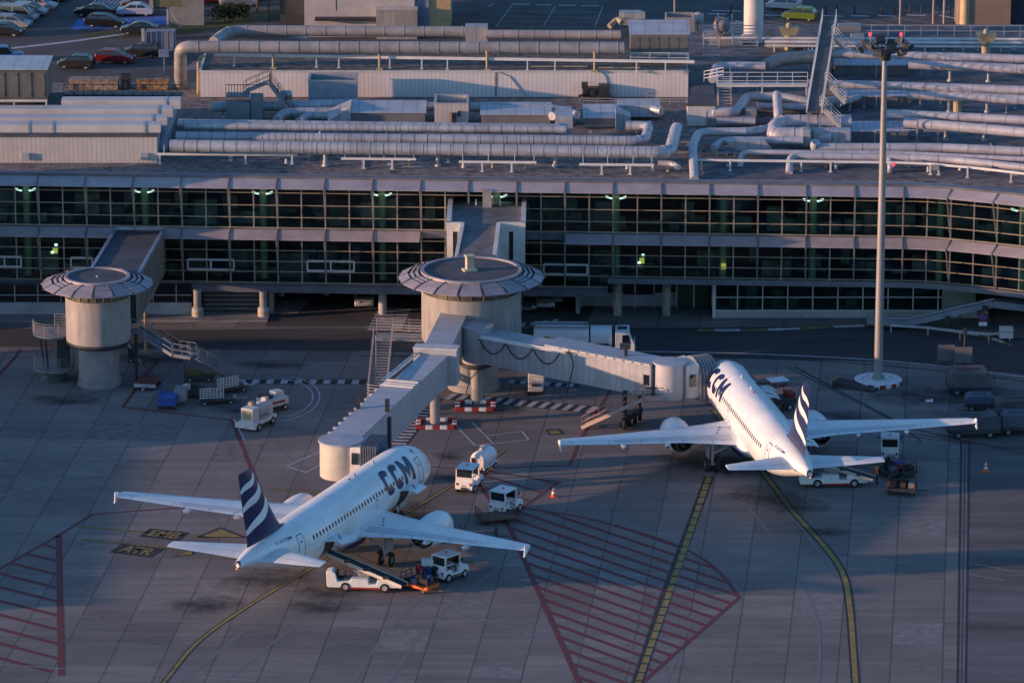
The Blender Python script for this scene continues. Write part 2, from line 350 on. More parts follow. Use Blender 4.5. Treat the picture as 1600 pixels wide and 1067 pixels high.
# zebra crossings and dashed walkway
def zebra(name, c0, c1, half, n, z=Z3, m='mwht', fill=.5, base=None):
    """bars along c0->c1, each bar spans +-half (vector)"""
    c0, c1, half = Vector(c0), Vector(c1), Vector(half); q = []
    for i in range(n):
        a = c0 + (c1 - c0) * (i / n); b = c0 + (c1 - c0) * ((i + fill) / n); q.append([a - half, b - half, b + half, a + half])
    if base: merge_quads(base, [[c0 - half * 1.15, c1 - half * 1.15, c1 + half * 1.15, c0 + half * 1.15]], z - .004, 'mblk')
    return merge_quads(name, q, z, m)
def V2(px, py): return Vector(g2(px, py))
zebra('dashed_crossing', V2(372, 596), V2(572, 597), Vector((0.05, .62)), 9, base='crossing_base')
zebra('pedestrian_crossing', V2(612, 694), V2(668, 622), Vector((1.15, -.1)), 15, base='crossing_base')
zebra('pedestrian_crossing', V2(700, 619), V2(938, 641), Vector((.35, .85)), 13, base='crossing_base')
zebra('pedestrian_crossing', V2(795, 596), V2(905, 603), Vector((.1, .5)), 6, base='crossing_base')
zebra('pedestrian_crossing', V2(600, 516), V2(618, 480), Vector((1.5, 0)), 8)
zebra('pedestrian_crossing', V2(440, 489), V2(462, 468), Vector((1.4, 0)), 6)
zebra('pedestrian_crossing', V2(812, 508), V2(880, 500), Vector((.1, .7)), 4)
# yellow guide lines with black edging
def guide(pts, w=.32):
    d = dens(pts); ribbon('guide_line_edging', d, w * 1.85, Z2, 'mblk'); ribbon('yellow_guide_line', d, w, Z3, 'myel')
guide([g2(200, 1130), g2(255, 1067), g2(310, 1002), g2(395, 942), g2(520, 868), g2(600, 822), g2(700, 762), g2(740, 738), g2(788, 703)], .26)
guide([g2(1115, 640), g2(1190, 735), g2(1240, 800), g2(1290, 855), g2(1318, 898), g2(1328, 950), g2(1333, 1010), g2(1337, 1067), g2(1342, 1150)], .38)
d = [g2(1108, 745), g2(1040, 930), g2(995, 1067), g2(965, 1160)]
ribbon('guide_line_edging', d, .82, Z3 + .004, 'mblk')
p0, p1 = V2(1108, 745), V2(965, 1160); n = 34
mb = MB()
for i in range(n):
    a = p0 + (p1 - p0) * ((i + .08) / n); b = p0 + (p1 - p0) * ((i + .92) / n); dd = (b - a).normalized(); nn = Vector((-dd.y, dd.x)) * .23
    mb.add([(*(a - nn), Z4 + .004), (*(b - nn), Z4 + .004), (*(b + nn), Z4 + .004), (*(a + nn), Z4 + .004)], [(0, 1, 2, 3)])
mb.build('yellow_blocked_guide_line', 'myel', kind='structure', smooth=False)
guide([g2(120, 822), g2(345, 841)], .2); guide([g2(130, 843), g2(300, 860), g2(365, 873)], .2)
guide([g2(410, 866), g2(560, 893)], .2); guide([g2(420, 762), g2(500, 771)], .2)
# painted stand names with arrow heads
def ground_text(txt, px, py, pxe, pye, size):
    a, b = at(px, py), at(pxe, pye); c = (a + b) / 2; ang = math.atan2(b.y - a.y, b.x - a.x); L_ = (b - a).length
    me = text_mesh(txt, size, size * .02); me.materials.clear(); me.materials.append(MT['myel']); o = bpy.data.objects.new('stand_lettering', me); C.objects.link(o); o['kind'] = 'structure'
    wdt = max(v.co.x for v in me.vertices) - min(v.co.x for v in me.vertices); o.location = (c.x, c.y, Z4); o.rotation_euler = (0, 0, ang); o.scale = (L_ * .8 / wdt, 1, 1)
    dx, dy = math.cos(ang), math.sin(ang); hx, hy = -dy * size * .55, dx * size * .55; l = L_ * .55
    merge_quads('lettering_panel', [[(c.x - dx * l - hx, c.y - dy * l - hy), (c.x + dx * l - hx, c.y + dy * l - hy), (c.x + dx * l + hx, c.y + dy * l + hy), (c.x - dx * l + hx, c.y - dy * l + hy)]], Z3, 'mblk')
ground_text('EMB', 228, 832, 285, 838, 2.0)
ground_text('ATR', 184, 856, 244, 864, 2.2)
for tri in ([(316, 838), (345, 826), (378, 839)], [(275, 868), (300, 859), (300, 866)]):
    merge_quads('yellow_arrow', [[g2(*p) for p in tri]], Z4, 'myel')
    t = [V2(*p) for p in tri]; c = sum(t, Vector((0, 0))) / 3; merge_quads('arrow_edging', [[c + (p - c) * 1.35 for p in t]], Z3, 'mblk')
# red hatched areas
def inside(poly, p):
    c = False; n = len(poly); j = n - 1
    for i in range(n):
        if (poly[i][1] > p[1]) != (poly[j][1] > p[1]) and p[0] < (poly[j][0] - poly[i][0]) * (p[1] - poly[i][1]) / (poly[j][1] - poly[i][1]) + poly[i][0]: c = not c
        j = i
    return c
def hatch(name, poly, d0, d1, pitch, wd=.34, phase=0):
    """clip parallel bars against a polygon"""
    u = (Vector(d1) - Vector(d0)).normalized(); nn = Vector((-u.y, u.x)); ts = [Vector(p).dot(nn) for p in poly]; k = math.floor(min(ts) / pitch); q = []; n = len(poly)
    t = k * pitch + phase
    while t < max(ts):
        xs = []
        for i in range(n):
            a, b = Vector(poly[i]), Vector(poly[(i + 1) % n]); ta, tb = a.dot(nn) - t, b.dot(nn) - t
            if (ta < 0) != (tb < 0): xs.append((a + (b - a) * (ta / (ta - tb))).dot(u))
        xs.sort()
        for i in range(0, len(xs) - 1, 2):
            if xs[i + 1] - xs[i] > .4:
                q.append([u * xs[i] + nn * (t - wd / 2), u * xs[i + 1] + nn * (t - wd / 2), u * xs[i + 1] + nn * (t + wd / 2), u * xs[i] + nn * (t + wd / 2)])
        t += pitch
    merge_quads(name, q, Z2, 'mred')
cv = dens([g2(775, 788), g2(900, 806), g2(1010, 835), g2(1080, 862), g2(1125, 895), g2(1155, 933)], 5)
pc = [g2(p[0], p[1]) for p in ((800, 832), (905, 1067), (935, 1130))]
big = [tuple(v[:2]) for v in cv] + [g2(1010, 1060), g2(940, 1125), g2(905, 1067), g2(800, 832)]
hatch('red_hatching', big, g2(850, 870), g2(1110, 960), 1.62, .46)
ribbon('red_boundary_line', cv + [Vector((*g2(1010, 1060), 0)), Vector((*g2(940, 1125), 0))], .34, Z2 + .002, 'mred')
ribbon('red_boundary_line', [g2(775, 788), g2(800, 832), g2(905, 1067), g2(935, 1130)], .4, Z2 + .002, 'mred')
sm = [g2(735, 732), g2(874, 753), g2(812, 796), g2(770, 782)]
hatch('red_hatching', sm, g2(757, 735), g2(850, 762), 2.3, .34, .6)
ribbon('red_boundary_line', [g2(735, 732), g2(874, 753), g2(812, 796)], .3, Z2 + .002, 'mred')
ribbon('red_boundary_line', [g2(735, 735), g2(778, 800)], .34, Z2 + .002, 'mred')
lf = [g2(92, 836), g2(96, 1050), g2(-60, 1043), g2(-160, 960), g2(0, 888)]
hatch('red_hatching', lf, g2(0, 907), g2(92, 930), 2.4, .5)
ribbon('red_boundary_line', [g2(96, 1055), g2(92, 836)], .5, Z2 + .002, 'mred')
ribbon('red_boundary_line', [g2(-160, 960), g2(0, 888), g2(92, 836), g2(145, 803), g2(365, 787)], .32, Z2 + .002, 'mred')
ribbon('red_boundary_line', [g2(362, 656), g2(380, 700), g2(425, 815)], .34, Z2 + .002, 'mred')
ribbon('red_boundary_line', [g2(362, 656), g2(192, 636), g2(232, 580), g2(250, 560)], .30, Z2 + .002, 'mred')
ribbon('red_boundary_line', [g2(-10, 594), g2(24, 558), g2(32, 545)], .30, Z2 + .002, 'mred')
ribbon('red_boundary_line', [g2(672, 729), g2(720, 733)], .25, Z2 + .002, 'mred')
ribbon('red_boundary_line', [g2(770, 731), g2(890, 727), g2(905, 690), g2(935, 640), g2(960, 600)], .28, Z2 + .002, 'mred')
ribbon('red_boundary_line', [g2(1060, 600), g2(1120, 640), g2(1230, 600)], .3, Z2 + .002, 'mred')
ribbon('dark_apron_line', [g2(1240, 572), g2(1300, 605), g2(1420, 668), g2(1600, 710), g2(1900, 765)], .22, Z2, 'mblk')
ribbon('dark_apron_line', [g2(1232, 574), g2(1400, 660), g2(1440, 690)], .16, Z2, 'mblk')
ribbon('dark_apron_line', [g2(1400, 680), g2(1600, 702)], .16, Z2, 'mblk')
ribbon('red_boundary_line', [g2(1350, 668), g2(1450, 681), g2(1600, 705)], .2, Z2 + .002, 'mred')
# faint white lines
MT['ghost'] = mat('ghost_line', (.235, .23, .24), .85, var=.15, scale=.8, col2=(.20, .19, .19)); MT['tyre'] = mat('tyre_track', (.135, .128, .128), .85, var=.3, scale=.7, col2=(.18, .168, .165))
tz_ = .0045
for pts, of in (([(560, 1100), (640, 980), (760, 880), (900, 800), (1010, 740)], 1.3), ([(300, 1080), (430, 975), (560, 890), (640, 850)], 1.5), ([(1000, 1080), (1060, 930), (1110, 800)], 1.6), ([(1310, 1080), (1305, 960), (1250, 860), (1180, 770)], 1.4), ([(20, 700), (200, 760), (420, 830), (640, 920), (900, 1010)], 1.1), ([(1580, 900), (1400, 870), (1200, 860), (980, 880)], 1.2), ([(60, 980), (300, 960), (500, 990)], 1.2), ([(440, 690), (520, 760), (560, 860)], 1.0)):
    tz_ += .0004; d = dens([g2(*p) for p in pts]); ribbon('tyre_track', d, .26, tz_, 'tyre', off=of); ribbon('tyre_track', d, .26, tz_ + .0002, 'tyre', off=-of)
rp_ = random.Random(5); u_ = Vector((math.cos(R(-5.2)), math.sin(R(-5.2)))); v_ = Vector((-u_.y, u_.x)); MT['patchd'] = mat('patched_slab_dark', (.172, .162, .160), .9, var=.2, scale=1.2); MT['patchl'] = mat('patched_slab_pale', (.220, .206, .202), .9, var=.15, scale=1.2)
for px, py, w_, h_ in ((330, 945, 3.7, 5), (655, 955, 3.7, 2.5), (900, 925, 3.7, 5), (1230, 960, 3.7, 5), (1420, 850, 3.7, 5), (560, 1030, 3.7, 5), (160, 700, 7.4, 5), (60, 640, 3.7, 5), (1050, 770, 3.7, 2.5), (1400, 1010, 3.7, 5), (760, 1050, 3.7, 2.5), (330, 720, 3.7, 5), (480, 640, 3.7, 2.5)):
    c = Vector(g2(px, py)); kx = round((c.dot(u_) + 2.3) / 3.725) * 3.725 - 2.3; ky = round(c.dot(v_) / 5.0) * 5.0; q = [u_ * (kx + a) + v_ * (ky + b) for a, b in ((.06, .06), (w_ - .04, .06), (w_ - .04, h_ - .06), (.06, h_ - .06))]
    merge_quads('patched_slab', [q], .003, 'patchd' if rp_.random() < .5 else 'patchl')
for pts in ([(448, 728), (500, 706)], [(448, 728), (478, 738), (510, 722)], [(712, 664), (742, 696), (826, 687), (816, 674), (758, 681)], [(738, 660), (772, 694)], [(366, 655), (382, 688)],
            [(0, 775), (300, 690)], [(0, 1038), (400, 1063)], [(860, 1000), (700, 950)]):
    ribbon('worn_white_line', [g2(*p) for p in pts], .16, Z3 + .002, 'mwht' if pts[0][1] < 740 and pts[0][0] not in (0,) else MT['ghost'])
for r_, wd_ in ((2.9, .14), (3.4, .14)):
    c = V2(430, 622); ribbon('turning_arc', [(c.x + r_ * math.cos(t) * 1.1, c.y + r_ * 2.0 * math.sin(t)) for t in [R(-75 + 10 * i) for i in range(16)]], wd_, Z3, 'mwht')
for x in (700, 1025): pass
merge_quads('inset_sign_base', [[g2(852, 671), g2(874, 670), g2(882, 678), g2(858, 680)]], Z3, 'mblk')
merge_quads('inset_sign_mark', [[g2(856, 673), g2(872, 672), g2(877, 677), g2(860, 678)]], Z4, 'myel')
# oil stains
def stain(px, py, w_, h_, rz=0):
    c = at(px, py); mb = MB(); n = 20
    mb.add([(w_ / 2 * math.cos(2 * math.pi * i / n), h_ / 2 * math.sin(2 * math.pi * i / n), 0) for i in range(n)], [tuple(range(n))])
    o = mb.build('oil_stain', 'stain', kind='structure', smooth=False); o.location = (c.x, c.y, .022 + random.random() * .003); o.rotation_euler = (0, 0, rz)
for a in ((1190, 775, 9, 10, .4), (1240, 790, 8, 7, 0), (1290, 830, 6, 4, 0), (500, 948, 8, 5, 0), (420, 905, 12, 9, .5), (510, 925, 7, 6, 0), (1450, 620, 16, 10, 0), (1540, 660, 14, 12, 0), (700, 712, 4, 4, 0), (700, 745, 5, 4, 0), (560, 800, 8, 10, .6), (640, 800, 7, 9, 0), (1080, 720, 10, 9, 0), (95, 625, 9, 5, 0), (370, 640, 7, 4, 0), (700, 880, 7, 4, 0), (320, 945, 9, 6, .3), (1150, 730, 9, 9, .2), (240, 560, 14, 5, 0), (760, 640, 10, 5, 0), (420, 570, 10, 4, 0), (1320, 650, 8, 5, 0), (1200, 600, 8, 3, 0)):
    stain(*a)
# ================================================================ TERMINAL
def fpath(ds=.5):
    x, y, h = -62.0, 5.0 + .054 * 62, R(-3.1); pts = []; s = 0
    while x < 72:
        pts.append((s, x, y, h)); x += ds * math.cos(h); y += ds * math.sin(h); s += ds
        if x > 34.8: h -= ds / 13.0 if h > R(-19) else ds / 70.0
    return pts
FP = fpath(.25)
def fat(s, out=0.0, z=0.0):
    i = min(max(s / .25, 0), len(FP) - 1.001); k = int(i); t = i - k; a, b = FP[k], FP[k + 1]
    x = a[1] + (b[1] - a[1]) * t; y = a[2] + (b[2] - a[2]) * t; h = a[3] + (b[3] - a[3]) * t
    return Vector((x + math.sin(h) * out, y - math.cos(h) * out, z))
def s_at(px):     # arc length where the facade stands behind a photo column (roof level)
    lo, hi = 0, FP[-1][0]
    for _ in range(40):
        m = (lo + hi) / 2; v = fat(m, 0, 8); d = v - Vector((0, CAM_Y, CAM_H)); dep = d.y * _ct - d.z * _st
        if 800 + F_PX * d.x / dep < px: lo = m
        else: hi = m
    return lo
SEND = FP[-1][0] - .5
T = thing('terminal_building', 'long glass fronted airport terminal with two rows of sloping sunshades and a flat roof', 'terminal', tuple(fat(62, 0, 0)))
TO = Vector(T.location)
def tb(mb, name, m, parent=T, **k):
    """build a terminal part given in world coordinates under the terminal's Empty"""
    mb.v = [tuple(Vector(v) - TO) for v in mb.v]; return mb.build(name, m, parent, **k)
def strip(mb, s0, s1, o0, z0, o1, z1, ds=1.0, th=None):
    """sheet following the facade, from (out o0, z0) to (o1, z1); given a thickness it becomes a slab"""
    n = max(1, int((s1 - s0) / ds)) if s1 > s_at(1380) else 1
    for i in range(n):
        a, b = s0 + (s1 - s0) * i / n, s0 + (s1 - s0) * (i + 1) / n
        q = [fat(a, o0, z0), fat(b, o0, z0), fat(b, o1, z1), fat(a, o1, z1)]
        if th: mb.add(q + [p - Vector((0, 0, th)) for p in q], [(0, 1, 2, 3), (7, 6, 5, 4), (1, 0, 4, 5), (2, 1, 5, 6), (3, 2, 6, 7), (0, 3, 7, 4)])
        else: mb.add(q, [(0, 1, 2, 3)])
S = {p: s_at(p) for p in (-60, 0, 40, 175, 262, 300, 640, 695, 700, 822, 826, 905, 950, 1105, 1112, 1380, 1530, 1600, 1700)}
PITCH_S = 4.27; s_first = s_at(62) % PITCH_S
joints = [s_first + i * PITCH_S for i in range(int(SEND / PITCH_S))]
# --- glass
for (za, zb, sa, sb) in ((8.1, 12.0, 0, SEND), (3.0, 7.4, 0, S[950]), (3.95, 7.4, S[950], SEND)):
    mb = MB(); strip(mb, sa, sb, 0, za, 0, zb, 1.0); tb(mb, 'glass_wall', 'glass', smooth=False, fixn=False)
# --- mullions and transoms (one part per storey)
for (za, zb, zs) in ((8.0, 12.1, (8.15, 9.1, 10.2, 11.35)), (2.95, 7.5, (3.1, 4.1, 5.05, 6.05, 7.1))):
    mb = MB(); j = s_first
    while j < SEND:
        a = fat(j, .06, za if (za > 5 or j < S[950]) else 3.9); b = fat(j, .06, zb); mb.beam(a, b, .07, .12, (1, 0, 0)); j += PITCH_S / 2
    tb(mb, 'mullion_grid', 'mull', smooth=False); mb = MB()
    for z in zs:
        s = 0 if z != 3.1 else SEND
        if z == 3.1: mb.beam(fat(0, .12, z), fat(S[950], .12, z), .14, .055)
        while s < SEND - 1:
            e = s + (40 if s < s_at(1380) - 41 else 1.0); e = min(e, SEND); mb.beam(fat(s, .12, z), fat(e, .12, z), .14, .055); s = e
    tb(mb, 'transom_grid', 'transom', smooth=False)
# --- sloping sunshade panels, each its own part; open slats on the curve
MTB = [mat('bracket_paint', (.24, .22, .215), .5, var=.08)]
def shades(z0, skip):
    for k, j in enumerate(joints):
        a, b = j, min(j + PITCH_S, SEND)
        if b - a < 1 or a > S[1700] or b < S[-60] or skip(a, b): continue
        curved = a > s_at(1440)
        mb = MB()
        if not curved: strip(mb, a + .07, b - .07, .12, z0, 1.5, z0 - .55, th=.07)
        else:
            for q in range(4):
                t0, t1 = q / 4, (q + .72) / 4; strip(mb, a + .07, b - .07, .12 + 1.5 * t0, z0 - .50 * t0 + .03, .12 + 1.5 * t1, z0 - .50 * t1 - .05, th=.05)
        tb(mb, 'sunshade_panel', 'canopy', smooth=False)
        mb = MB()
        mb.beam(fat(a, .05, z0 + .03), fat(a, 1.62, z0 - .56), .08, .14)
        mb.beam(fat(a, 1.45, z0 - .6), fat(a, .28, z0 - 3.9), .10, .13, (1, 0, 0)); tb(mb, 'sunshade_bracket', MTB[0], smooth=False)
shades(12.62, lambda a, b: False)
shades(7.95, lambda a, b: (a > S[262] - 6.5 and b < S[262] + .6) or (b > S[700] + .5 and a < S[822] + .8))
# --- roof edge, gutter, floor edges, soffit
mb = MB(); strip(mb, 0, SEND, -.55, 12.86, .12, 12.86, th=.26); tb(mb, 'parapet', 'fascia', smooth=False)
mb = MB(); strip(mb, 0, SEND, -1.35, 12.70, -.56, 12.70, th=.2); tb(mb, 'parapet_flashing', 'canopy', smooth=False)
mb = MB(); strip(mb, 0, SEND, -.2, 8.1, .04, 8.1, th=.75); tb(mb, 'floor_edge', 'fascia', smooth=False); mb = MB(); strip(mb, 0, S[950], -.2, 3.0, .10, 3.0, th=.16); tb(mb, 'floor_edge', 'fascia', smooth=False)
mb = MB(); strip(mb, S[-60] - 10, S[950], -.6, 2.82, .30, 2.82, th=.62); tb(mb, 'fascia_beam', 'fascia', smooth=False)
mb = MB(); strip(mb, S[950], SEND, -.6, 3.95, .22, 3.95, th=.5); tb(mb, 'fascia_beam', mat('fascia_mid', (.17, .175, .20), .5), smooth=False)
# --- inside: floors, back wall, green columns, lit lamps
mb = MB()
for z, sa, sb in ((3.0, 0, S[950]), (3.75, S[950], SEND), (7.8, 0, SEND)): strip(mb, sa, sb, -14, z, -.22, z, th=.3)
tb(mb, 'floor_slab', 'inner', smooth=False)
mb = MB(); strip(mb, 0, SEND, -13.5, 3.2, -13.5, 12.2); tb(mb, 'inner_wall', mat('inner_wall', (.16, .19, .16), .8, var=.5, scale=.35, stretch=(1, 1, .3)), smooth=False)
mb = MB(); strip(mb, 0, SEND, -14, 12.25, -.6, 12.25, th=.35); tb(mb, 'ceiling', 'inner', smooth=False)
lampx = [(40, 1), (225, 1), (410, 1), (596, 1), (776, 1), (962, 1), (1130, 0), (1270, 1), (1465, 0), (1592, 1)]
for px, lit in lampx:
    s = s_at(px); mb = MB(); c = fat(s, -1.1, 0); mb.lathe([(.34, 8.0), (.34, 12.0)], c, 16); mb.lathe([(.34, 3.2), (.34, 7.5)], c, 16); tb(mb, 'interior_column', 'innercol')
    mb = MB(); 
    for sg in (-1, 1):
        e = fat(s + sg * .85, -.45, 11.2); mb.beam((c.x, c.y, 10.8), e, .08); tb_ = None
    tb(mb, 'lamp_arm', 'lgrey')
    if lit:
        for sg in (-1, 1):
            e = fat(s + sg * .62, -.35, 11.22); l = MB(); l.beam(e - Vector((.3 * sg, 0, .10)), e + Vector((.3 * sg, 0, .06)), .18, .14); tb(l, 'uplight', 'lamp')
mb = MB(); a_, b_ = fat(.3, -13.5, 0), fat(.3, .1, 0); mb.beam((a_.x, a_.y, 8), (b_.x, b_.y, 8), .3, 9.0); tb(mb, 'sun_stop_end_wall', 'beige', smooth=False)  # unseen wall added to keep the sun out of the open left end
def panel(name, px0, px1, z0, z1, m, out=-1.0):
    mb = MB(); a, b = s_at(px0), s_at(px1); strip(mb, a, b, out, z0, out, z1); return tb(mb, name, m, smooth=False)
for px, z in ((84, 5.6), (1003, 5.4), (1131, 5.0)):
    mb = MB(); s = s_at(px); mb.beam(fat(s - .22, -.5, z), fat(s + .22, -.5, z), .12, .5); tb(mb, 'hanging_sign', 'sign', smooth=False)
    if px != 1131:
        for k in (0, 1):
            mb = MB(); mb.box(*(fat(s - .35 * k + .1, -.4, z + (.55 if k == 0 else -.15))), .26, .06, .2); tb(mb, 'spot_lamp', 'lamp', smooth=False)
# desks, seats and clutter seen dimly through the glass
rnd = random.Random(3); mb = MB()
for i in range(320):
    s = rnd.uniform(S[-60], S[1700]); z = rnd.choice((3.0, 7.8)); o = rnd.uniform(-7, -2.0); c = fat(s, o, 0); h = rnd.choice((.45, .8, 1.1, 2.2)); mb.box(c.x, c.y, z + h / 2, rnd.uniform(.5, 2.6), .6, h)
tb(mb, 'indoor_furniture', mat('indoor_furniture', (.20, .22, .20), .6, var=.6, scale=.4), smooth=False)['kind'] = 'stuff'
# --- white framed opening windows
def frame_rect(mb, s0, s1, z0, z1, out, t=.16, mid=True):
    for z in (z0, z1): mb.beam(fat(s0, out, z), fat(s1, out, z), .14, t)
    for s in ([s0, (s0 + s1) / 2, s1] if mid else [s0, s1]): mb.beam(fat(s, out, z0), fat(s, out, z1), t, .14, (1, 0, 0))
for a, b in ((-20, 32), (110, 143), (293, 365), (480, 553), (850, 918)):
    mb = MB(); frame_rect(mb, s_at(a), s_at(b), 4.25, 5.15, .2, mid=(b - a > 40)); tb(mb, 'window_frame', 'offwhite', smooth=False)
# --- structural columns below the upper floors
def pil(px, py, r=.42, h=3.6, banded=False, m='lgrey'):
    c = at(px, py, 0); mb = MB(); mb.lathe([(r, 0), (r, h)], (c.x, c.y, 0), 20); o = tb(mb, 'support_column', m)
    if banded:
        b = MB(); b.lathe([(r + .16, 0), (r + .16, .9), (r + .02, 1.0)], (c.x, c.y, 0), 20); q = b; o2 = tb(q, 'impact_guard', 'lgrey', parent=T)
        b = MB(); b.lathe([(r + .175, .35), (r + .175, .62)], (c.x, c.y, 0), 20); tb(b, 'guard_band', 'ochre')
for px in (309, 412): pil(px, 496, .36, 2.6, True, 'grey')
pil(598, 490, .38, 2.6)
for px in (965, 1041): pil(px, 492, .40, 3.6, False, mat('column_rubbed', (.36, .34, .30), .7, var=.2, scale=1.4))
for px, py in ((440, 450), (510, 448), (560, 448), (860, 466)): pil(px, py + 12, .3, 2.6)
# --- ground floor: left block
mb = MB(); Yw = 6.3
def wallblk(name, px0, px1, py, z0, z1, m, dep=.3, par=T, smooth=False):
    a, b = at(px0, py), at(px1, py); mb = MB(); mb.bx(a.x, b.x, min(a.y, b.y), max(a.y, b.y) + dep, z0, z1); return tb(mb, name, m, smooth=smooth)
wallblk('plinth_wall', -300, 300, 494, .18, 1.25, mat('pale_wall_panel', (.40, .40, .42), .6, var=.1), .3)
wallblk('shop_window', -300, 300, 493, 1.25, 2.9, 'darkglass', .2)
mb = MB()
for px in range(-120, 300, 36):
    a = at(px, 493.9); mb.bx(a.x - .04, a.x + .04, a.y - .06, a.y - .0, .2, 2.9)
a, b = at(-300, 494.4), at(300, 494.4); mb.bx(a.x, b.x, a.y - .05, a.y, 1.95, 2.03); tb(mb, 'window_frame', 'lgrey', smooth=False)
wallblk('pavement_kerb', -300, 418, 503, 0, .16, 'kerb', 2.4)
# roller shutter bay between the white columns
wallblk('shutter', 318, 404, 486, .1, 2.15, striped('shutter_stripes', (.20, .21, .22), (.035, .035, .04), 2, .42, .55, .6), .2)
wallblk('shutter_lintel', 312, 410, 486, 2.15, 2.9, mat('brown_lintel', (.20, .15, .11), .7, var=.15), .3)
c = atY(349, 451, at(349, 485).y - .3); mb = MB(); mb.lathe([(0, -.03), (.32, -.03), (.32, .03), (0, .03)], c, 20, 'y'); o = tb(mb, 'round_sign', 'red'); mb = MB(); mb.lathe([(0, -.05), (.24, -.05), (.24, .0)], c, 20, 'y'); tb(mb, 'round_sign_face', 'offwhite')
# side walls and dark depth of the underpass
for px in (424, 903):
    a = at(px, 490); mb = MB(); mb.bx(a.x - .2, a.x + .2, a.y, a.y + 34, 0, 2.4); tb(mb, 'underpass_wall', 'grey', smooth=False)
mb = MB(); mb.bx(-60, 60, 41, 41.4, 0, 12); tb(mb, 'rear_wall', 'grey', smooth=False)
mb = MB(); mb.bx(-22, 8, 14, 14.3, 0, 2.4); tb(mb, 'underpass_back_wall', 'dark', smooth=False)
mb = MB(); mb.bx(-60, 60, 8.5, 41, 2.5, 2.7); tb(mb, 'underpass_ceiling', 'dark', smooth=False)
# --- ground floor: recessed offices 905..1112
wallblk('office_wall', 908, 1058, 478, 0, 1.25, mat('pale_office_wall', (.36, .36, .40), .6, var=.1), .3)
wallblk('office_window', 908, 1058, 477, 1.25, 3.3, 'darkglass', .2)
wallblk('glazed_door', 1058, 1107, 480, .1, 3.3, mat('green_glass_door', (.06, .08, .045), .25, var=.2), .2)
mb = MB()
for px, z1 in ((908, 3.3), (958, 2.4), (992, 2.4), (1022, 2.4), (1057, 3.3), (1084, 3.3)):
    a = at(px, 480); mb.bx(a.x - .07, a.x + .07, a.y - .12, a.y - .02, 0, z1)
for a, b, z in ((975, 1022, 2.35), (975, 1022, 1.3), (908, 1058, 1.3)):
    p, q = at(a, 480), at(b, 480); mb.bx(p.x, q.x, p.y - .13, p.y - .03, z - .06, z + .06)
tb(mb, 'office_window_frame', 'lgrey', smooth=False)
# --- ground floor: projecting glazed block on the right
a, b = at(1113, 497), at(1545, 497); y0 = a.y
mb = MB(); mb.bx(a.x, b.x, y0 + .1, y0 + 6, 0, .62); tb(mb, 'block_plinth', mat('block_plinth', (.42, .40, .38), .6, var=.12), smooth=False)
mb = MB(); mb.bx(a.x, b.x, y0 + .1, y0 + 6, 3.05, 3.75); tb(mb, 'block_fascia', mat('block_fascia', (.36, .37, .38), .5), smooth=False)
mb = MB(); mb.bx(a.x + .2, b.x - 4.2, y0 + .28, y0 + .34, .62, 3.05); tb(mb, 'shop_window', 'glass', smooth=False)
mb = MB(); mb.bx(a.x, a.x + .3, y0 + .05, y0 + 6, 0, 3.8)
for i in range(1, 10):
    x = a.x + i * 2.24
    if x < b.x - 4: mb.bx(x - .05, x + .05, y0 + .2, y0 + .3, .62, 3.05)
mb.bx(a.x, b.x - 4.2, y0 + .2, y0 + .3, 1.82, 1.90); mb.bx(a.x, b.x - 4.2, y0 + .12, y0 + .3, .62, .7); tb(mb, 'window_frame', 'offwhite', smooth=False)
mb = MB(); mb.bx(a.x + .3, b.x, y0 + 5, y0 + 5.2, 0, 3.6); tb(mb, 'inner_wall', mat('green_inner_wall', (.05, .075, .055), .8, var=.4, scale=.5), smooth=False)
mb = MB()
for x in (1.6, 3.0, 5.4, 6.8, 12): mb.bx(a.x + x, a.x + x + 1.0, y0 + 1.4, y0 + 2, .62, rnd.uniform(1.6, 2.7))
tb(mb, 'display_stand', mat('display_stand', (.16, .26, .20), .6, var=.3), smooth=False)
mb = MB(); mb.bx(b.x - 4.2, b.x - 1.2, y0 + .1, y0 + .4, .62, 3.05); tb(mb, 'side_panel', mat('olive_panel', (.27, .29, .24), .6), smooth=False)
mb = MB(); mb.bx(b.x, b.x + 30, y0 + 4.5, y0 + 4.8, 0, 3.3); tb(mb, 'loading_bay_wall', 'dark', smooth=False)
# --- flat roof in three depths
mb = MB()
def deck(px0s, x1, yb):
    pass
s = 0; front = []
while s < SEND: front.append(fat(s, -.5, 0)); s += 2.0
mb.prism([(v.x, v.y) for v in front] + [(front[-1].x, 72), (17, 72), (17, 58), (-28.5, 58), (-28.5, 45.6), (-62, 45.6)], 11.8, 12.3)
tb(mb, 'roof_deck', 'roofg', smooth=False)
for x, y0_, y1_ in ((17.2, 6, 38),):
    mb = MB(); mb.bx(17.2, front[-1].x, 7.2, 71.5, 12.3, 12.34); tb(mb, 'roof_membrane', mat('roof_membrane_blue', (.13, .135, .155), .85, var=.3, scale=.7), smooth=False)
mb = MB()
for px in (120, 445, 615, 735, 880, 1165, 1315, 1450):
    p = at(px, 268 if px < 1000 else 284, 12.36)
    mb.bx(p.x - .3, p.x + .3, p.y - .16, p.y + .16, 12.31, 12.36)
tb(mb, 'roof_drain_cover', 'dark', smooth=False)

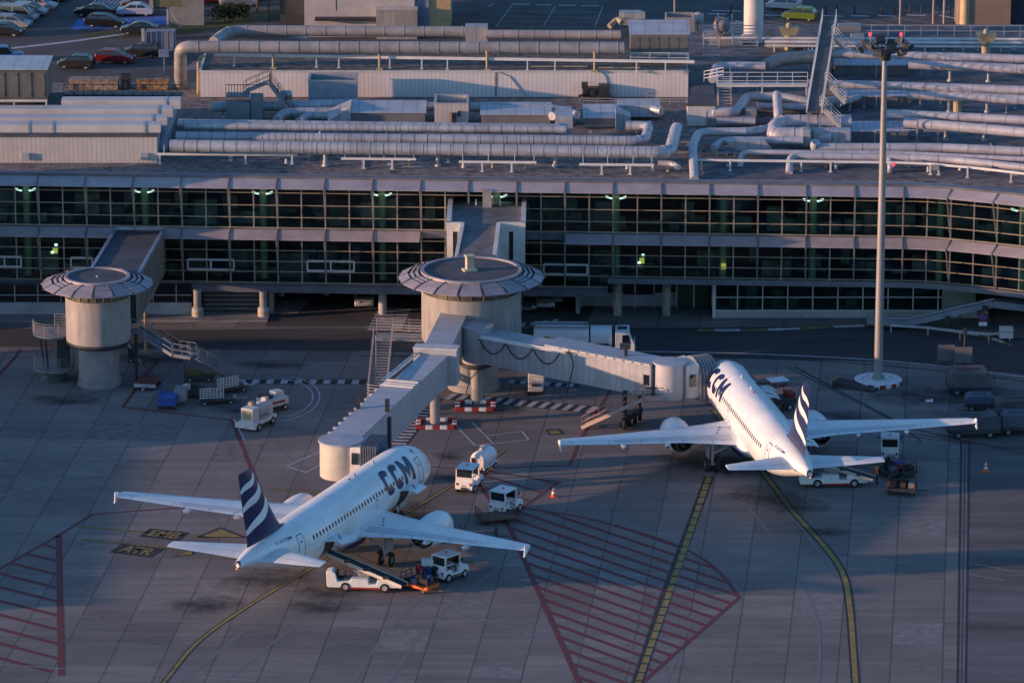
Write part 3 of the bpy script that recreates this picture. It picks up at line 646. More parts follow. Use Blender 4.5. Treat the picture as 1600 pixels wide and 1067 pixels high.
# ================================================================ ROTUNDAS
MT['blade'] = mat('canopy_blade_paint', (.33, .30, .34), .45, metal=.1, var=.12)
def rotunda(cx, cy, r, shaft_r, ztop, label, roof_r, slab_r, top_item, shaft_c=None):
    t = thing('rotunda', label, 'tower', (cx, cy, 0)); sx_, sy_ = shaft_c or (0, 0)
    m = MB(); m.lathe([(shaft_r + .12, 0), (shaft_r + .12, .55), (shaft_r, .56), (shaft_r, 4.1)], (sx_, sy_, 0), 48); m.build('shaft', mat('shaft_concrete', (.29, .275, .275), .7, var=.12, scale=.9), t)
    m = MB(); m.lathe([(0, 3.72), (r - .25, 3.72), (r - .1, 4.0), (r, 4.0), (r, ztop - 1.6)], n=64); m.build('drum', 'beige', t); m = MB(); m.lathe([(shaft_r - .1, 3.55), (r - .3, 3.55), (r + .02, 3.8), (r + .02, 4.02)], n=64); m.build('base_ring', 'dark', t)
    m = MB(); m.lathe([(r - .12, ztop - 1.6), (r - .12, ztop - .98)], n=64); m.build('window_band', mat('brown_glass_band', (.12, .10, .09), .35, var=.2), t)
    m = MB()
    for i in range(24):
        a = 2 * math.pi * i / 24; m.box((r - .08) * math.cos(a), (r - .08) * math.sin(a), ztop - 1.29, .08, .05, .6, a)
    m.lathe([(r + .03, ztop - 1.63), (r + .05, ztop - 1.58), (r - .1, ztop - 1.56)], n=64); m.lathe([(r + .05, ztop - .98), (r + .08, ztop - .93), (r - .3, ztop - .9)], n=64); m.build('band_mullion', 'mull', t)
    m = MB(); m.lathe([(r - .2, ztop - .9), (r - .2, ztop - .45)], n=48); m.build('clerestory', 'darkglass', t); m = MB(); m.lathe([(slab_r - .3, ztop - .42), (roof_r - .5, ztop - .62)], n=48); m.build('canopy_gap_shade', 'dark', t)  # dark sheet below the blades paints the shade in their gaps
    # flared canopy of overlapping blades: rings of facets like the facade shades
    nf = 16 if roof_r < 5.5 else 18
    for i in range(nf):
        a0, a1 = 2 * math.pi * (i + .06) / nf, 2 * math.pi * (i + .94) / nf; m = MB()
        def rg(rr, z): return [(rr * math.cos(a), rr * math.sin(a), z) for a in (a0, a1)]
        w_ = roof_r - slab_r
        for (ra, za, rb, zb) in ((slab_r + w_ * .60, ztop - .22, roof_r, ztop - .58), (slab_r + w_ * .37, ztop - .14, slab_r + w_ * .49, ztop - .24), (slab_r + w_ * .15, ztop - .05, slab_r + w_ * .27, ztop - .15)):
            p, q = rg(ra, za), rg(rb, zb); vs = [p[0], p[1], q[1], q[0]]; m.add(vs + [(x, y, z - .06) for x, y, z in vs], [(0, 1, 2, 3), (7, 6, 5, 4), (1, 0, 4, 5), (2, 1, 5, 6), (3, 2, 6, 7), (0, 3, 7, 4)])
        m.build('canopy_blade', 'blade', t, smooth=False)
    m = MB()
    for i in range(nf):
        a = 2 * math.pi * i / nf; c, s_ = math.cos(a), math.sin(a)
        m.beam(((slab_r - .1) * c, (slab_r - .1) * s_, ztop - .02), ((roof_r + .12) * c, (roof_r + .12) * s_, ztop - .66), .07, .14)
        m.beam(((r - .05) * c, (r - .05) * s_, ztop - .95), ((roof_r - .25) * c, (roof_r - .25) * s_, ztop - .64), .06, .08)
    m.build('canopy_rib', 'fascia', t, smooth=False)
    m = MB(); m.lathe([(slab_r - .28, ztop - .15), (slab_r - .28, ztop + .13), (slab_r, ztop + .13), (slab_r + .02, ztop - .12)], n=64); m.build('roof_rim', 'blade', t)
    m = MB(); m.lathe([(0, ztop), (slab_r - .28, ztop), (slab_r - .28, ztop - .3), (r - .3, ztop - .35), (r - .3, ztop - .6), (0, ztop - .6)], n=64); m.build('roof_slab', 'roofd', t)
    if top_item:
        m = MB(); m.box(-.15, -.1, ztop + .09, 1.15, .9, .18, .3); m.box(-.15, -.1, ztop + .65, .62, .62, 1.15, .3); m.box(-.15, -.1, ztop + 1.3, .78, .78, .14, .3); m.build('roof_vent', mat('vent_cladding', (.55, .48, .36), .6, var=.1), t, smooth=False, bevel=.02)
    else:
        m = MB(); m.lathe([(0, .1), (.1, .08), (.12, 0)], (0, 0, ztop), 10); m.build('roof_vent', 'lgrey', t)
    return t
MRc = (-3.45, -15.4); LRc = (-35.2, -15.6)
mr = rotunda(MRc[0], MRc[1], 4.25, 2.1, 9.95, 'large round concrete and steel rotunda tower with a box vent on its roof', 6.2, 4.3, True, (.2, -1.2))
lr = rotunda(LRc[0], LRc[1], 2.75, 1.75, 9.45, 'smaller round rotunda tower with a bare dark roof at the left', 4.75, 2.8, False)
# spiral steel balcony beside the left tower
t = thing('spiral_stair', 'round steel balcony stair in two levels left of the smaller tower', 'staircase', (-39.2, -14.2, 0))
for z, r_ in ((4.15, 1.75), (1.1, 1.75)):
    m = MB(); m.lathe([(0, z - .35), (r_ - .3, z - .35), (r_, z - .1), (r_, z + .05), (0, z + .05)], n=32); m.build('landing', 'grey', t)
    m = MB()
    for k in range(5): m.tube([(r_ * math.cos(a), r_ * math.sin(a), z + .25 + .22 * k) for a in [R(-190 + 20 * i) for i in range(15)]], .025, 6)
    for i in range(8): a = R(-190 + 40 * i); m.tube([(r_ * math.cos(a), r_ * math.sin(a), z), (r_ * math.cos(a), r_ * math.sin(a), z + 1.15)], .035, 6)
    m.build('railing', mat('stair_rail_%d' % int(z), (.30, .27, .26), .5), t)
m = MB(); m.bx(.35, 1.35, -.6, .6, 1.1, 4.0); m.build('stair_core', 'dark', t, smooth=False)
m = MB()
for x, y in ((-1.2, .4), (1.2, -.6), (-.6, -1.0)): m.tube([(x * .6, y * .6, 0), (x, y, 4)], .09, 8)
m.lathe([(0, 0), (1.3, 0), (1.0, .9), (0, .95)], n=24); m.build('support_frame', 'dark', t)
m = MB(); m.bx(1.5, 4.2, -.55, .55, 4.0, 4.12); m.build('gangway', 'lgrey', t, smooth=False)
m = MB()
for y in (-.55, .55):
    for k in range(4): m.beam((1.5, y, 4.4 + .25 * k), (2.6, y, 4.4 + .25 * k), .04)
m.build('gangway_railing', 'lgrey', t, smooth=False)
# straight stairs with two flights
def flight(mb, rails, p, q, wd, steps=14, rail_h=1.05, railcount=2):
    p, q = Vector(p), Vector(q); d = q - p; h = Vector((d.x, d.y, 0)).normalized(); n_ = Vector((-h.y, h.x, 0))
    for sg in (-1, 1):
        mb.beam(p + n_ * wd / 2 * sg, q + n_ * wd / 2 * sg, .06, .28)
        for k in range(railcount): hh = rail_h * (k + 1) / railcount; rails.beam(p + n_ * wd / 2 * sg + Vector((0, 0, hh)), q + n_ * wd / 2 * sg + Vector((0, 0, hh)), .045)
        m_ = max(2, int(d.length / 1.2))
        for i in range(m_ + 1): b = p + d * i / m_ + n_ * wd / 2 * sg; rails.beam(b, b + Vector((0, 0, rail_h)), .045)
    for i in range(steps):
        c = p + d * (i + .5) / steps; mb.box(c.x, c.y, c.z, .28, wd * .94, .045, math.atan2(h.y, h.x))
t = thing('access_stair', 'long straight steel stair running down to the apron right of the smaller tower', 'staircase', tuple(at(365, 592)))
o = Vector(t.location); m, rl = MB(), MB()
top = atY(212, 513, -14.6); mid0 = atY(275, 553, -17.2); mid1 = atY(302, 557, -17.8); bot = at(366, 594, .05)
for a, b in ((top, mid0), (mid1, bot)): flight(m, rl, a - o, b - o, 1.1, int((a - b).length / .35))
flight(m, rl, mid0 - o, mid1 - o, 1.1, 5); m.build('stair_flight', mat('stair_bluegrey', (.17, .19, .24), .5), t, smooth=False); rl.build('railing', 'grey', t, smooth=False)
m = MB(); p = (mid0 + mid1) / 2 - o; m.tube([(p.x, p.y, p.z), (p.x, p.y, 0)], .08, 8); m.tube([(top.x - o.x, top.y - o.y, top.z - o.z), (top.x - o.x, top.y - o.y, 0)], .14, 8)
m.beam((top.x - o.x - .3, top.y - o.y, 2.6), (top.x - o.x + 2.2, top.y - o.y - 1.5, .1), .1); m.build('support_post', 'dark', t)
# platform and stair left of the large tower
t = thing('access_stair', 'steel stair and railed platform with a rounded foot left of the large tower', 'staircase', (-9.6, -20.5, 0)); o = Vector(t.location)
m, rl = MB(), MB(); pa, pb = Vector((-11.6, -14.3, 3.9)), Vector((-7.4, -14.8, 3.9))
m.add([(v - o) for v in (pa + Vector((0, -1.0, 0)), pb + Vector((0, -1.0, 0)), pb + Vector((0, 1.0, 0)), pa + Vector((0, 1.0, 0)))] + [(v - o) for v in (pa + Vector((0, -1.0, -.15)), pb + Vector((0, -1.0, -.15)), pb + Vector((0, 1.0, -.15)), pa + Vector((0, 1.0, -.15)))], [(0, 1, 2, 3), (7, 6, 5, 4), (0, 4, 5, 1), (1, 5, 6, 2), (2, 6, 7, 3), (3, 7, 4, 0)])
for k in range(5):
    for y in (-1.0, 1.0):
        rl.beam(pa - o + Vector((1.4 if y < 0 else 0, y, .25 + .24 * k)), pb - o + Vector((0, y, .25 + .24 * k)), .04)
for x in (0, 1.4, 2.8, 4.2): rl.beam(pa - o + Vector((x, 1, 0)), pa - o + Vector((x, 1, 1.25)), .05)
foot = at(586, 596, 1.1); foot.z = 1.0; st0 = Vector((-11.0, -15.6, 3.9)); foot = Vector((-11.3, -23.2, 1.2))
flight(m, rl, st0 - o, foot - o, 1.55, 20, 1.15, 1)
for k in range(5): rl.tube([(foot.x - o.x + .82 * math.cos(a), foot.y - o.y + .5 * math.sin(a) - .5, foot.z - o.z + .15 + .25 * k) for a in [R(180 + 15 * i) for i in range(13)]], .028, 6)
m.lathe([(0, -.1), (.85, -.1), (.85, .08), (0, .08)], (foot.x - o.x, foot.y - o.y - .55, foot.z), 24)
rl.build('railing', mat('stair_rail_warm', (.45, .40, .40), .5), t); m.build('stair_flight', 'grey', t, smooth=False)
m = MB(); m.tube([(foot.x - o.x + .95, foot.y - o.y + 2.0, 0), (foot.x - o.x + .95, foot.y - o.y + 2.0, 2.6)], .09, 8); m.tube([(-2, 6.6, 0), (-2, 6.6, 3.8)], .1, 8); m.lathe([(.5, 0), (.5, 1.1)], (foot.x - o.x, foot.y - o.y - .5, 0), 16); m.build('support_post', 'grey', t)
# ================================================================ CORRIDORS from the terminal to the towers
def corridor_box(t, o, P0, P1, wd, z0a, z1a, z0b, z1b, roofm, wallm, name='corridor_wall', rim=.22, rimm='canopy'):
    P0, P1 = Vector(P0), Vector(P1); d = (P1 - P0); h = Vector((d.x, d.y, 0)).normalized(); n_ = Vector((-h.y, h.x, 0)) * wd / 2
    def ring(P, a, b, k=1): return [P - n_ * k + Vector((0, 0, a)) - o, P + n_ * k + Vector((0, 0, a)) - o, P + n_ * k + Vector((0, 0, b)) - o, P - n_ * k + Vector((0, 0, b)) - o]
    m = MB(); m.add(ring(P0, z0a, z1a) + ring(P1, z0b, z1b), [(3, 2, 1, 0), (4, 5, 6, 7), (0, 1, 5, 4), (1, 2, 6, 5), (2, 3, 7, 6), (3, 0, 4, 7)]); m.build(name, wallm, t, smooth=False)
    m = MB(); m.add(ring(P0, z1a, z1a + .12, .93) + ring(P1, z1b, z1b + .12, .93), [(3, 2, 1, 0), (4, 5, 6, 7), (0, 1, 5, 4), (1, 2, 6, 5), (2, 3, 7, 6), (3, 0, 4, 7)]); m.build('corridor_roof', roofm, t, smooth=False)
    if rim:
        m = MB()
        for sg in (-1, 1): m.beam(P0 + n_ * .97 * sg + Vector((0, 0, z1a + .12)) - o, P1 + n_ * .97 * sg + Vector((0, 0, z1b + .12)) - o, rim, .3)
        m.build('roof_edge', rimm, t, smooth=False)
P0, P1 = Vector((-33.2, 7.0, 0)), Vector((-34.2, -14.3, 0))
t = thing('link_corridor', 'glazed sloping corridor with a dark roof from the terminal to the smaller tower', 'corridor', (P0.x, 0, 0)); o = Vector(t.location)
corridor_box(t, o, P0, P1, 4.4, 4.1, 7.65, 5.0, 8.75, 'roofd', 'glass2', 'glazed_wall', .26, mat('corridor_rim', (.25, .31, .42), .45))
m = MB(); d = P1 - P0; h = d.normalized(); n_ = Vector((-h.y, h.x, 0)) * 2.24
for i in range(15):
    p = P0 + d * i / 14; f = i / 14
    for sg in (-1, 1): m.beam(p + n_ * sg + Vector((0, 0, 4.05 + .9 * f)) - o, p + n_ * sg + Vector((0, 0, 7.65 + 1.1 * f)) - o, .14, .12, (1, 0, 0))
for zf, za, zb in ((0, 4.1, 5.0), (1, 5.6, 6.6)):
    for sg in (-1, 1): m.beam(P0 + n_ * sg + Vector((0, 0, za)) - o, P1 + n_ * sg + Vector((0, 0, zb)) - o, .12, .2 if zf == 0 else .08)
m.build('mullion', 'mull', t, smooth=False)
m = MB(); p = P0 + d * .62; m.tube([(p.x - o.x + 1.9, p.y, 0), (p.x - o.x + 1.9, p.y, 4.6)], .12, 8); m.build('support_post', mat('rusty_post', (.45, .27, .14), .7), t)
m = MB(); m.bx(P0.x - 2.2 - o.x, P0.x + 2.2 - o.x, 6.6, 6.9, 7.7, 8.0); m.build('head_flashing', 'offwhite', t, smooth=False)
# central corridor
t = thing('link_corridor', 'wide box corridor with two flared shoulder walls between the terminal and the large tower', 'corridor', (-2.3, 0, 0)); o = Vector(t.location)
zr = 10.55
m = MB(); m.add([Vector(v) - o for v in ((-5.4, 6, 7), (1.1, 6, 7), (1.1, -3.0, 7), (-5.7, -3.0, 7), (-5.4, 6, zr), (1.1, 6, zr), (1.1, -3.0, zr), (-5.7, -3.0, zr))], [(0, 1, 2, 3), (7, 6, 5, 4), (0, 4, 5, 1), (1, 5, 6, 2), (2, 6, 7, 3), (3, 7, 4, 0)]); m.build('corridor_wall', 'offwhite', t, smooth=False)
m = MB(); m.bx(-5.2 - o.x, .9 - o.x, -2.8, 5.2, zr, zr + .05)
m.add([Vector(v) - o for v in ((-4.3, -2.9, zr + .02), (-1.0, -2.9, zr + .02), (-1.6, -12.4, 9.4), (-4.9, -12.4, 9.4), (-4.3, -2.9, 8), (-1.0, -2.9, 8), (-1.6, -12.4, 7), (-4.9, -12.4, 7))], [(0, 1, 2, 3), (7, 6, 5, 4), (0, 4, 5, 1), (1, 5, 6, 2), (2, 6, 7, 3), (3, 7, 4, 0)])
m.build('corridor_roof', mat('corridor_roof_felt', (.16, .155, .165), .85, var=.2), t, smooth=False)
m = MB()
for x0, x1 in ((-5.75, -5.35), (.78, 1.18)): m.add([Vector(v) - o for v in ((x0, -3.1, zr - .2), (x1, -3.1, zr - .2), (x1 + .1, 5.6, zr - .2), (x0 + .1, 5.6, zr - .2), (x0, -3.1, zr + .42), (x1, -3.1, zr + .42), (x1 + .1, 5.6, zr + .42), (x0 + .1, 5.6, zr + .42))], [(3, 2, 1, 0), (4, 5, 6, 7), (0, 1, 5, 4), (1, 2, 6, 5), (2, 3, 7, 6), (3, 0, 4, 7)])
m.bx(-5.7 - o.x, -4.35 - o.x, -3.12, -2.85, 7, zr + .42); m.bx(-1.05 - o.x, 1.15 - o.x, -3.12, -2.85, 7, zr + .42)
for x0, x1, xe0, xe1 in ((-4.45, -4.15, -4.95, -4.65), (-1.35, -1.0, -1.7, -1.35)):
    m.add([Vector(v) - o for v in ((x0, -3.0, 7), (x1, -3.0, 7), (xe1, -9.8, 7), (xe0, -9.8, 7), (x0, -3.0, zr + .42), (x1, -3.0, zr + .42), (xe1, -9.8, 9.7), (xe0, -9.8, 9.7))], [(3, 2, 1, 0), (4, 5, 6, 7), (0, 1, 5, 4), (1, 2, 6, 5), (2, 3, 7, 6), (3, 0, 4, 7)])
m.build('parapet', 'offwhite', t, smooth=False)
m = MB(); m.bx(-5.15 - o.x, -4.75 - o.x, -3.16, -3.1, 7.6, zr - .4); m.build('doorway', 'darkglass', t, smooth=False); m = MB(); m.bx(-.25 - o.x, .1 - o.x, -3.16, -3.1, 7.6, zr - .4); m.build('doorway', 'darkglass', t, smooth=False)
m = MB(); m.bx(-2.6 - o.x, -1.8 - o.x, 3.6, 4.4, zr, zr + 1.5); m.bx(-2.7 - o.x, -1.7 - o.x, 3.5, 4.5, zr + 1.5, zr + 1.65); m.build('roof_chimney', 'beige', t, smooth=False)
m = MB()
for x in (-3.2, -1.05): m.bx(x - .08 - o.x, x + .08 - o.x, 4.2, 4.36, zr, zr + .6)
m.build('roof_pipe', 'offwhite', t, smooth=False)
m = MB(); m.bx(-5.6 - o.x, 1.0 - o.x, -3, 6, 3.6, 7.0); m.bx(-4.9 - o.x, -1.0 - o.x, -12.4, -3, 4.2, 7.6); m.build('lower_wall', 'glass2', t, smooth=False)
# ================================================================ ROOF PLANT  (each unit, duct and support a thing of its own)
Z0 = 12.35
def solo(name, label, cat, group=None): return lambda mb, m, **k: tag(mb.build(name, m, **k), label, cat, group)
def boxAt(mb, px0, px1, py, z0, z1, dep, side=0.0):
    """box whose front bottom edge lies at photo row py at height z0"""
    a, b = at(px0, py, z0), at(px1, py, z0); mb.bx(a.x, b.x, a.y, a.y + dep, z0, z1); return a, b
# long penthouse with ribbed front
a, b = at(313, 152, Z0), at(1076, 158, Z0); YP = a.y
t = thing('roof_penthouse', 'very long low penthouse with pale ribbed front wall and gravel roof', 'penthouse', ((a.x + b.x) / 2, YP, Z0)); o = Vector(t.location)
m = MB(); m.bx(a.x - o.x, b.x - o.x, 0, 9.6, 0, 2.45); m.build('wall', 'cladlong', t, smooth=False)
m = MB(); m.bx(a.x - o.x + .1, b.x - o.x - .1, .1, 9.5, 2.45, 2.48); m.build('roof', mat('penthouse_gravel', (.16, .145, .14), .95, var=.35, scale=1.2, bump=.4), t, smooth=False)
m = MB(); m.bx(a.x - o.x - .06, b.x - o.x + .06, -.08, .14, 2.43, 2.58); m.bx(a.x - o.x - .06, a.x - o.x + .16, .14, 9.6, 2.43, 2.58); m.build('roof_edge', 'offwhite', t, smooth=False)
m = MB()
p = atY(775, 140, YP); m.bx(p.x - o.x - .07, p.x - o.x + .07, -.03, -.005, .1, 2.42)
m.build('rust_streak', mat('rust_streak', (.30, .18, .12), .8, var=.3, scale=2), t, smooth=False)
m = MB()
for px, w_ in ((780, 50), (940, 18)): p = atY(px, 122, YP); m.tube([(p.x - o.x, -.05, 2.4), (p.x - o.x + w_ * .02, -.05, 2.0), (p.x - o.x + w_ * .045, -.06, .4), (p.x - o.x + w_ * .055, -.05, .05)], .045, 6)
m.build('cable', 'lgrey', t)
# helper for ducts
def duct(pts, r, label, m_='duct', bands=1.2, grp='round ducts and pipes on the terminal roof', el=1.2, name='roof_duct', feet=None, footm='lgrey'):
    P = bend(pts, el, 6); mb = MB(); mb.tube(P, r, 20)
    # raised joint bands
    bm_ = MB(); acc = 0; L_ = 0
    for p, q in zip(P, P[1:]):
        d = (q - p); l = d.length
        if l < 1e-4 or not bands: continue
        x = bands - (L_ % bands)
        while x < l and bands:
            c = p + d * (x / l); u = d.normalized(); bm_.tube([c - u * .035, c + u * .035], r * 1.035 + .01, 20, cap=True); x += bands
        L_ += l
    o = mb.build(name, m_); tag(o, label, 'duct' if r > .3 else 'pipe', grp)
    if bands and bm_.v:
        bm_.v = [tuple(Vector(v) - o.location) for v in bm_.v]; bm_.build('joint_band', 'lgrey', o)
    if feet:
        for i, f in enumerate(feet):
            c = Vector(f); fb = MB(); fb.tube([(c.x, c.y, c.z), (c.x, c.y, Z0 + .02)], max(.07, r * .32), 10); fb.lathe([(max(.12, r * .6), 0), (max(.1, r * .5), .2)], (c.x, c.y, Z0), 12)
            fb.v = [tuple(Vector(v) - o.location) for v in fb.v]; fb.build('duct_foot', footm, o)
    return o
# front bundle of big ducts
zc = 14.1
duct([at(266, 228, zc), at(1047, 239, zc), at(1047, 239, zc) + Vector((.6, 6.5, 0)), at(1047, 239, zc) + Vector((.9, 9.5, 0))], .56, 'fattest silvery duct at the front edge of the roof ending in an elbow', feet=[at(px, 230, zc) for px in (508, 684, 868)], el=1.6)
duct([at(275, 214, 13.9) , at(1008, 221, 13.9), at(1008, 221, 13.9) + Vector((.5, 5.8, 0)), at(1008, 221, 13.9) + Vector((-1.6, 6.0, 0))], .46, 'second silvery duct just behind the fattest one', feet=[at(px, 214, 13.9) for px in (420, 600, 800)], el=1.4)
duct([at(285, 209, 14.5) + Vector((0, 3.0, 0)), at(885, 206, 14.5) + Vector((0, .8, 0))], .36, 'third silvery duct in the front bundle, thinner', feet=[at(500, 206, 14.5)])
duct([at(278, 194, 14.3), at(868, 202, 14.3), at(885, 200, 14.3)], .47, 'silvery duct at the back of the front bundle ending at a square elbow box', feet=[at(px, 196, 14.3) for px in (330, 600)])
m = MB(); boxAt(m, 868, 895, 216, Z0 + .6, Z0 + 2.6, 3.2); m.beam(atY(882, 190, at(882, 216, Z0).y + 3) , atY(882, 175, at(882, 216, Z0).y + 6), 1.3, 1.1); solo('duct_elbow_box', 'square sheet metal elbow box at the right end of the duct bundle', 'duct')(m, 'duct2', smooth=False)
duct([at(268, 170, 13.6), at(262, 190, 13.6), at(258, 208, 13.8), at(252, 232, 13.0), at(248, 236, Z0)], .62, 'dark curving duct beside the left roof house', mat('duct_bluegrey', (.26, .29, .36), .5, var=.2), 0, el=1.5)
# supports under the bundle: low white portal frames
for i, (x0, x1, y) in enumerate(((245, 465, 241), (533, 650, 248), (717, 838, 253), (905, 1022, 257))):
    z = 13.25; p, q = at(x0, y, z), at(x1, y + 1, z); m = MB(); m.beam(p, q, .16, .2)
    legs = (.02, .63, .96) if i == 0 else (.30, .68)
    for f in legs: c = p + (q - p) * f; m.beam(c, (c.x, c.y, Z0 - .02), .16, .16); m.box(c.x, c.y, Z0 + .03, .34, .34, .06)
    for f in (.05, .38, .72, .97): c = p + (q - p) * f; m.beam(c, c + Vector((0, .5, .75)), .05, .05)
    nm = ['left end of the bundle', 'second bay from the left', 'third bay from the left', 'right end of the bundle'][i]
    solo('pipe_support', 'low white frame before the ducts, ' + nm, 'pipe support', 'white steel supports along the roof front')(m, 'rail', smooth=False)
# little yellow rimmed pedestals
k = 0
for px, py in ((135, 250), (447, 256), (506, 258), (600, 251), (640, 258), (724, 262), (770, 262), (866, 262), (822, 264), (980, 264), (940, 262), (1020, 266), (1044, 268), (1160, 256), (1290, 262), (1306, 264), (1420, 262), (1450, 268), (1548, 262), (1500, 266)):
    m = MB(); c = at(px, py, Z0); m.lathe([(.16, 0), (.16, .12), (.10, .14), (.10, .42), (0, .44)], c, 12); k += 1
    solo('pipe_pedestal', 'tiny pale pipe pedestal on the roof front gravel, %s from the left' % ORD[sorted([135, 447, 506, 600, 640, 724, 770, 866, 822, 980, 940, 1020, 1044, 1160, 1290, 1306, 1420, 1450, 1548, 1500]).index(px)], 'pedestal', 'tiny pedestals along the roof front')(m, 'ochre' if k % 2 else 'rail')
# left raised roof house with long flat ducts on it
a = at(246, 255, Z0); t = thing('roof_house', 'low pinkish ribbed wall of a roof house at the far left', 'roof house', (a.x, a.y, Z0)); o = Vector(t.location)
m = MB(); m.bx(-26, 0, 0, 17, 0, 2.45); m.build('wall', 'clad', t, smooth=False); m = MB(); m.bx(-26, .05, -.15, 17, 2.45, 2.6); m.build('roof', 'roofd', t, smooth=False)
m = MB()
for px in (40, 226): p = atY(px, 246, a.y); m.bx(p.x - o.x - .35, p.x - o.x + .35, -.28, 0, .35, .95)
m.build('wall_vent', 'lgrey', t, smooth=False)
hz = Z0 + 2.6
for i, (x0, x1, yb, h_, lab) in enumerate(((-60, 251, 207.5, .72, 'lowest, nearest'), (-60, 261, 196.5, .72, 'second from the front'), (-60, 270, 183.5, .78, 'third from the front'), (96, 282, 170.5, .82, 'rearmost'))):
    p, q = at(x0, yb, hz), at(x1, yb, hz); m = MB(); m.bx(p.x, q.x, p.y, p.y + 1.5, hz, hz + h_); ob = solo('flat_duct', 'long flat pale sheet metal duct on the left roof house, ' + lab, 'duct', 'flat ducts on the left roof house')(m, striped('flat_duct_skin%d' % i, (.60, .57, .56), (.44, .44, .48), 0, 40, .001, .5, .1, .07), smooth=False)
    m = MB()
    for px in ((44, 82, 226) if i == 0 else (x1 - 23,)):
        c = at(px, yb, hz); m.bx(c.x - .12, c.x + .12, c.y - .06, c.y + 1.53, hz, hz + h_ + .03)
    m.v = [tuple(Vector(v) - ob.location) for v in m.v]; m.build('joint_band', 'lgrey', ob, smooth=False)
# big air handler on a stand at the left
def ahu(px0, px1, pyb, z0, h_, dep, label, slope=.35, legs=.0, m1='ahu', m2='ahutop', over=.12, cat='air handler', doors=0, group=None, dark=False):
    a, b = at(px0, pyb, z0), at(px1, pyb, z0); t = thing('air_handler', label, cat, ((a.x + b.x) / 2, a.y + dep / 2, z0), 0, group); w_ = (b.x - a.x) / 2; d_ = dep / 2
    m = MB(); m.add([(-w_, -d_, legs), (w_, -d_, legs), (w_, d_, legs), (-w_, d_, legs), (-w_, -d_, h_ - slope), (w_, -d_, h_ - slope), (w_, d_, h_), (-w_, d_, h_)], [(3, 2, 1, 0), (4, 5, 6, 7), (0, 1, 5, 4), (1, 2, 6, 5), (2, 3, 7, 6), (3, 0, 4, 7)]); m.build('casing', m1, t, smooth=False)
    m = MB(); v = [(-w_ - over, -d_ - over, h_ - slope + .01), (w_ + over, -d_ - over, h_ - slope + .01), (w_ + over, d_ + over, h_ + .01), (-w_ - over, d_ + over, h_ + .01)]; m.add(v + [(x, y, z + .08) for x, y, z in v], [(3, 2, 1, 0), (4, 5, 6, 7), (0, 1, 5, 4), (1, 2, 6, 5), (2, 3, 7, 6), (3, 0, 4, 7)]); m.build('roof', m2, t, smooth=False)
    if legs:
        m = MB(); m.bx(-w_, w_, -d_ - .06, -d_ + .1, legs - .22, legs); m.bx(-w_, w_, d_ - .1, d_, legs - .22, legs)
        n_ = max(2, int(w_ * 2 / 2.5))
        for i in range(n_ + 1):
            x = -w_ + .1 + (2 * w_ - .2) * i / n_
            for y in (-d_ + .05, d_ - .05): m.bx(x - .07, x + .07, y - .07, y + .07, 0, legs - .2)
        m.build('stand', 'offwhite' if dark else 'lgrey', t, smooth=False)
    if doors:
        for i in range(doors):
            x = -w_ + (i + .5) * 2 * w_ / doors; m = MB(); m.bx(x - .42, x + .42, -d_ - .04, -d_, legs + .25, h_ - slope - .25); m.build('access_door', mat('ahu_door', (.15, .14, .135), .5, var=.1), t, smooth=False)
            m = MB()
            for z in (legs + .45, h_ - slope - .5): m.bx(x + .28, x + .4, -d_ - .07, -d_ - .04, z, z + .1)
            m.build('door_handle', 'dark', t, smooth=False)
    return t
ahu(-30, 74, 165, hz + .1, 3.35, 5.6, 'largest dark ribbed air handler on a stand at the far left', .0, .55, m1=mat('ahu_dark_brown', (.11, .105, .10), .6, var=.12), doors=5, dark=True)
m = MB(); hx = at(90, 165, hz)
# lattice walkway behind the flat ducts
a, b = at(100, 150, hz), at(285, 151, hz); m = MB()
for z in (.1, 1.1): m.beam(a + Vector((0, 0, z)), b + Vector((0, 0, z)), .07)
for i in range(12): 
    p = a + (b - a) * i / 12; q = a + (b - a) * (i + 1) / 12; m.beam(p + Vector((0, 0, .1 if i % 2 else 1.1)), q + Vector((0, 0, 1.1 if i % 2 else .1)), .05); m.beam(p, p + Vector((0, 0, 1.1)), .05)
m.beam(a + Vector((0, .8, .05)), b + Vector((0, .8, .05)), 1.4, .08)
solo('roof_walkway', 'dark lattice sided walkway behind the flat ducts', 'walkway')(m, 'dark', smooth=False)
for px0, px1, py, h_, mm, lab in ((108, 184, 141, .9, mat('tarp_brown', (.36, .26, .20), .8, var=.3, scale=1.4), 'low brownish covered crate near the left rear roof edge'), (190, 203, 140, 1.5, MT['dark'], 'small dark cabinet near the left rear roof edge'), (214, 262, 141, .9, mat('tarp_rust', (.34, .21, .11), .8, var=.4, scale=1.2), 'low rust coloured unit behind the walkway')):
    m = MB(); a, b = at(px0, py, Z0), at(px1, py, Z0); m.bx(a.x, b.x, a.y, a.y + 1.4, Z0, Z0 + h_); m.bx(a.x - .08, b.x + .08, a.y - .08, a.y + 1.5, Z0 + h_, Z0 + h_ + .1); m.bx(a.x + .1, a.x + .5, a.y - .12, a.y, Z0 + .1, Z0 + h_ * .6)
    solo('roof_unit', lab, 'roof unit')(m, mm, smooth=False)
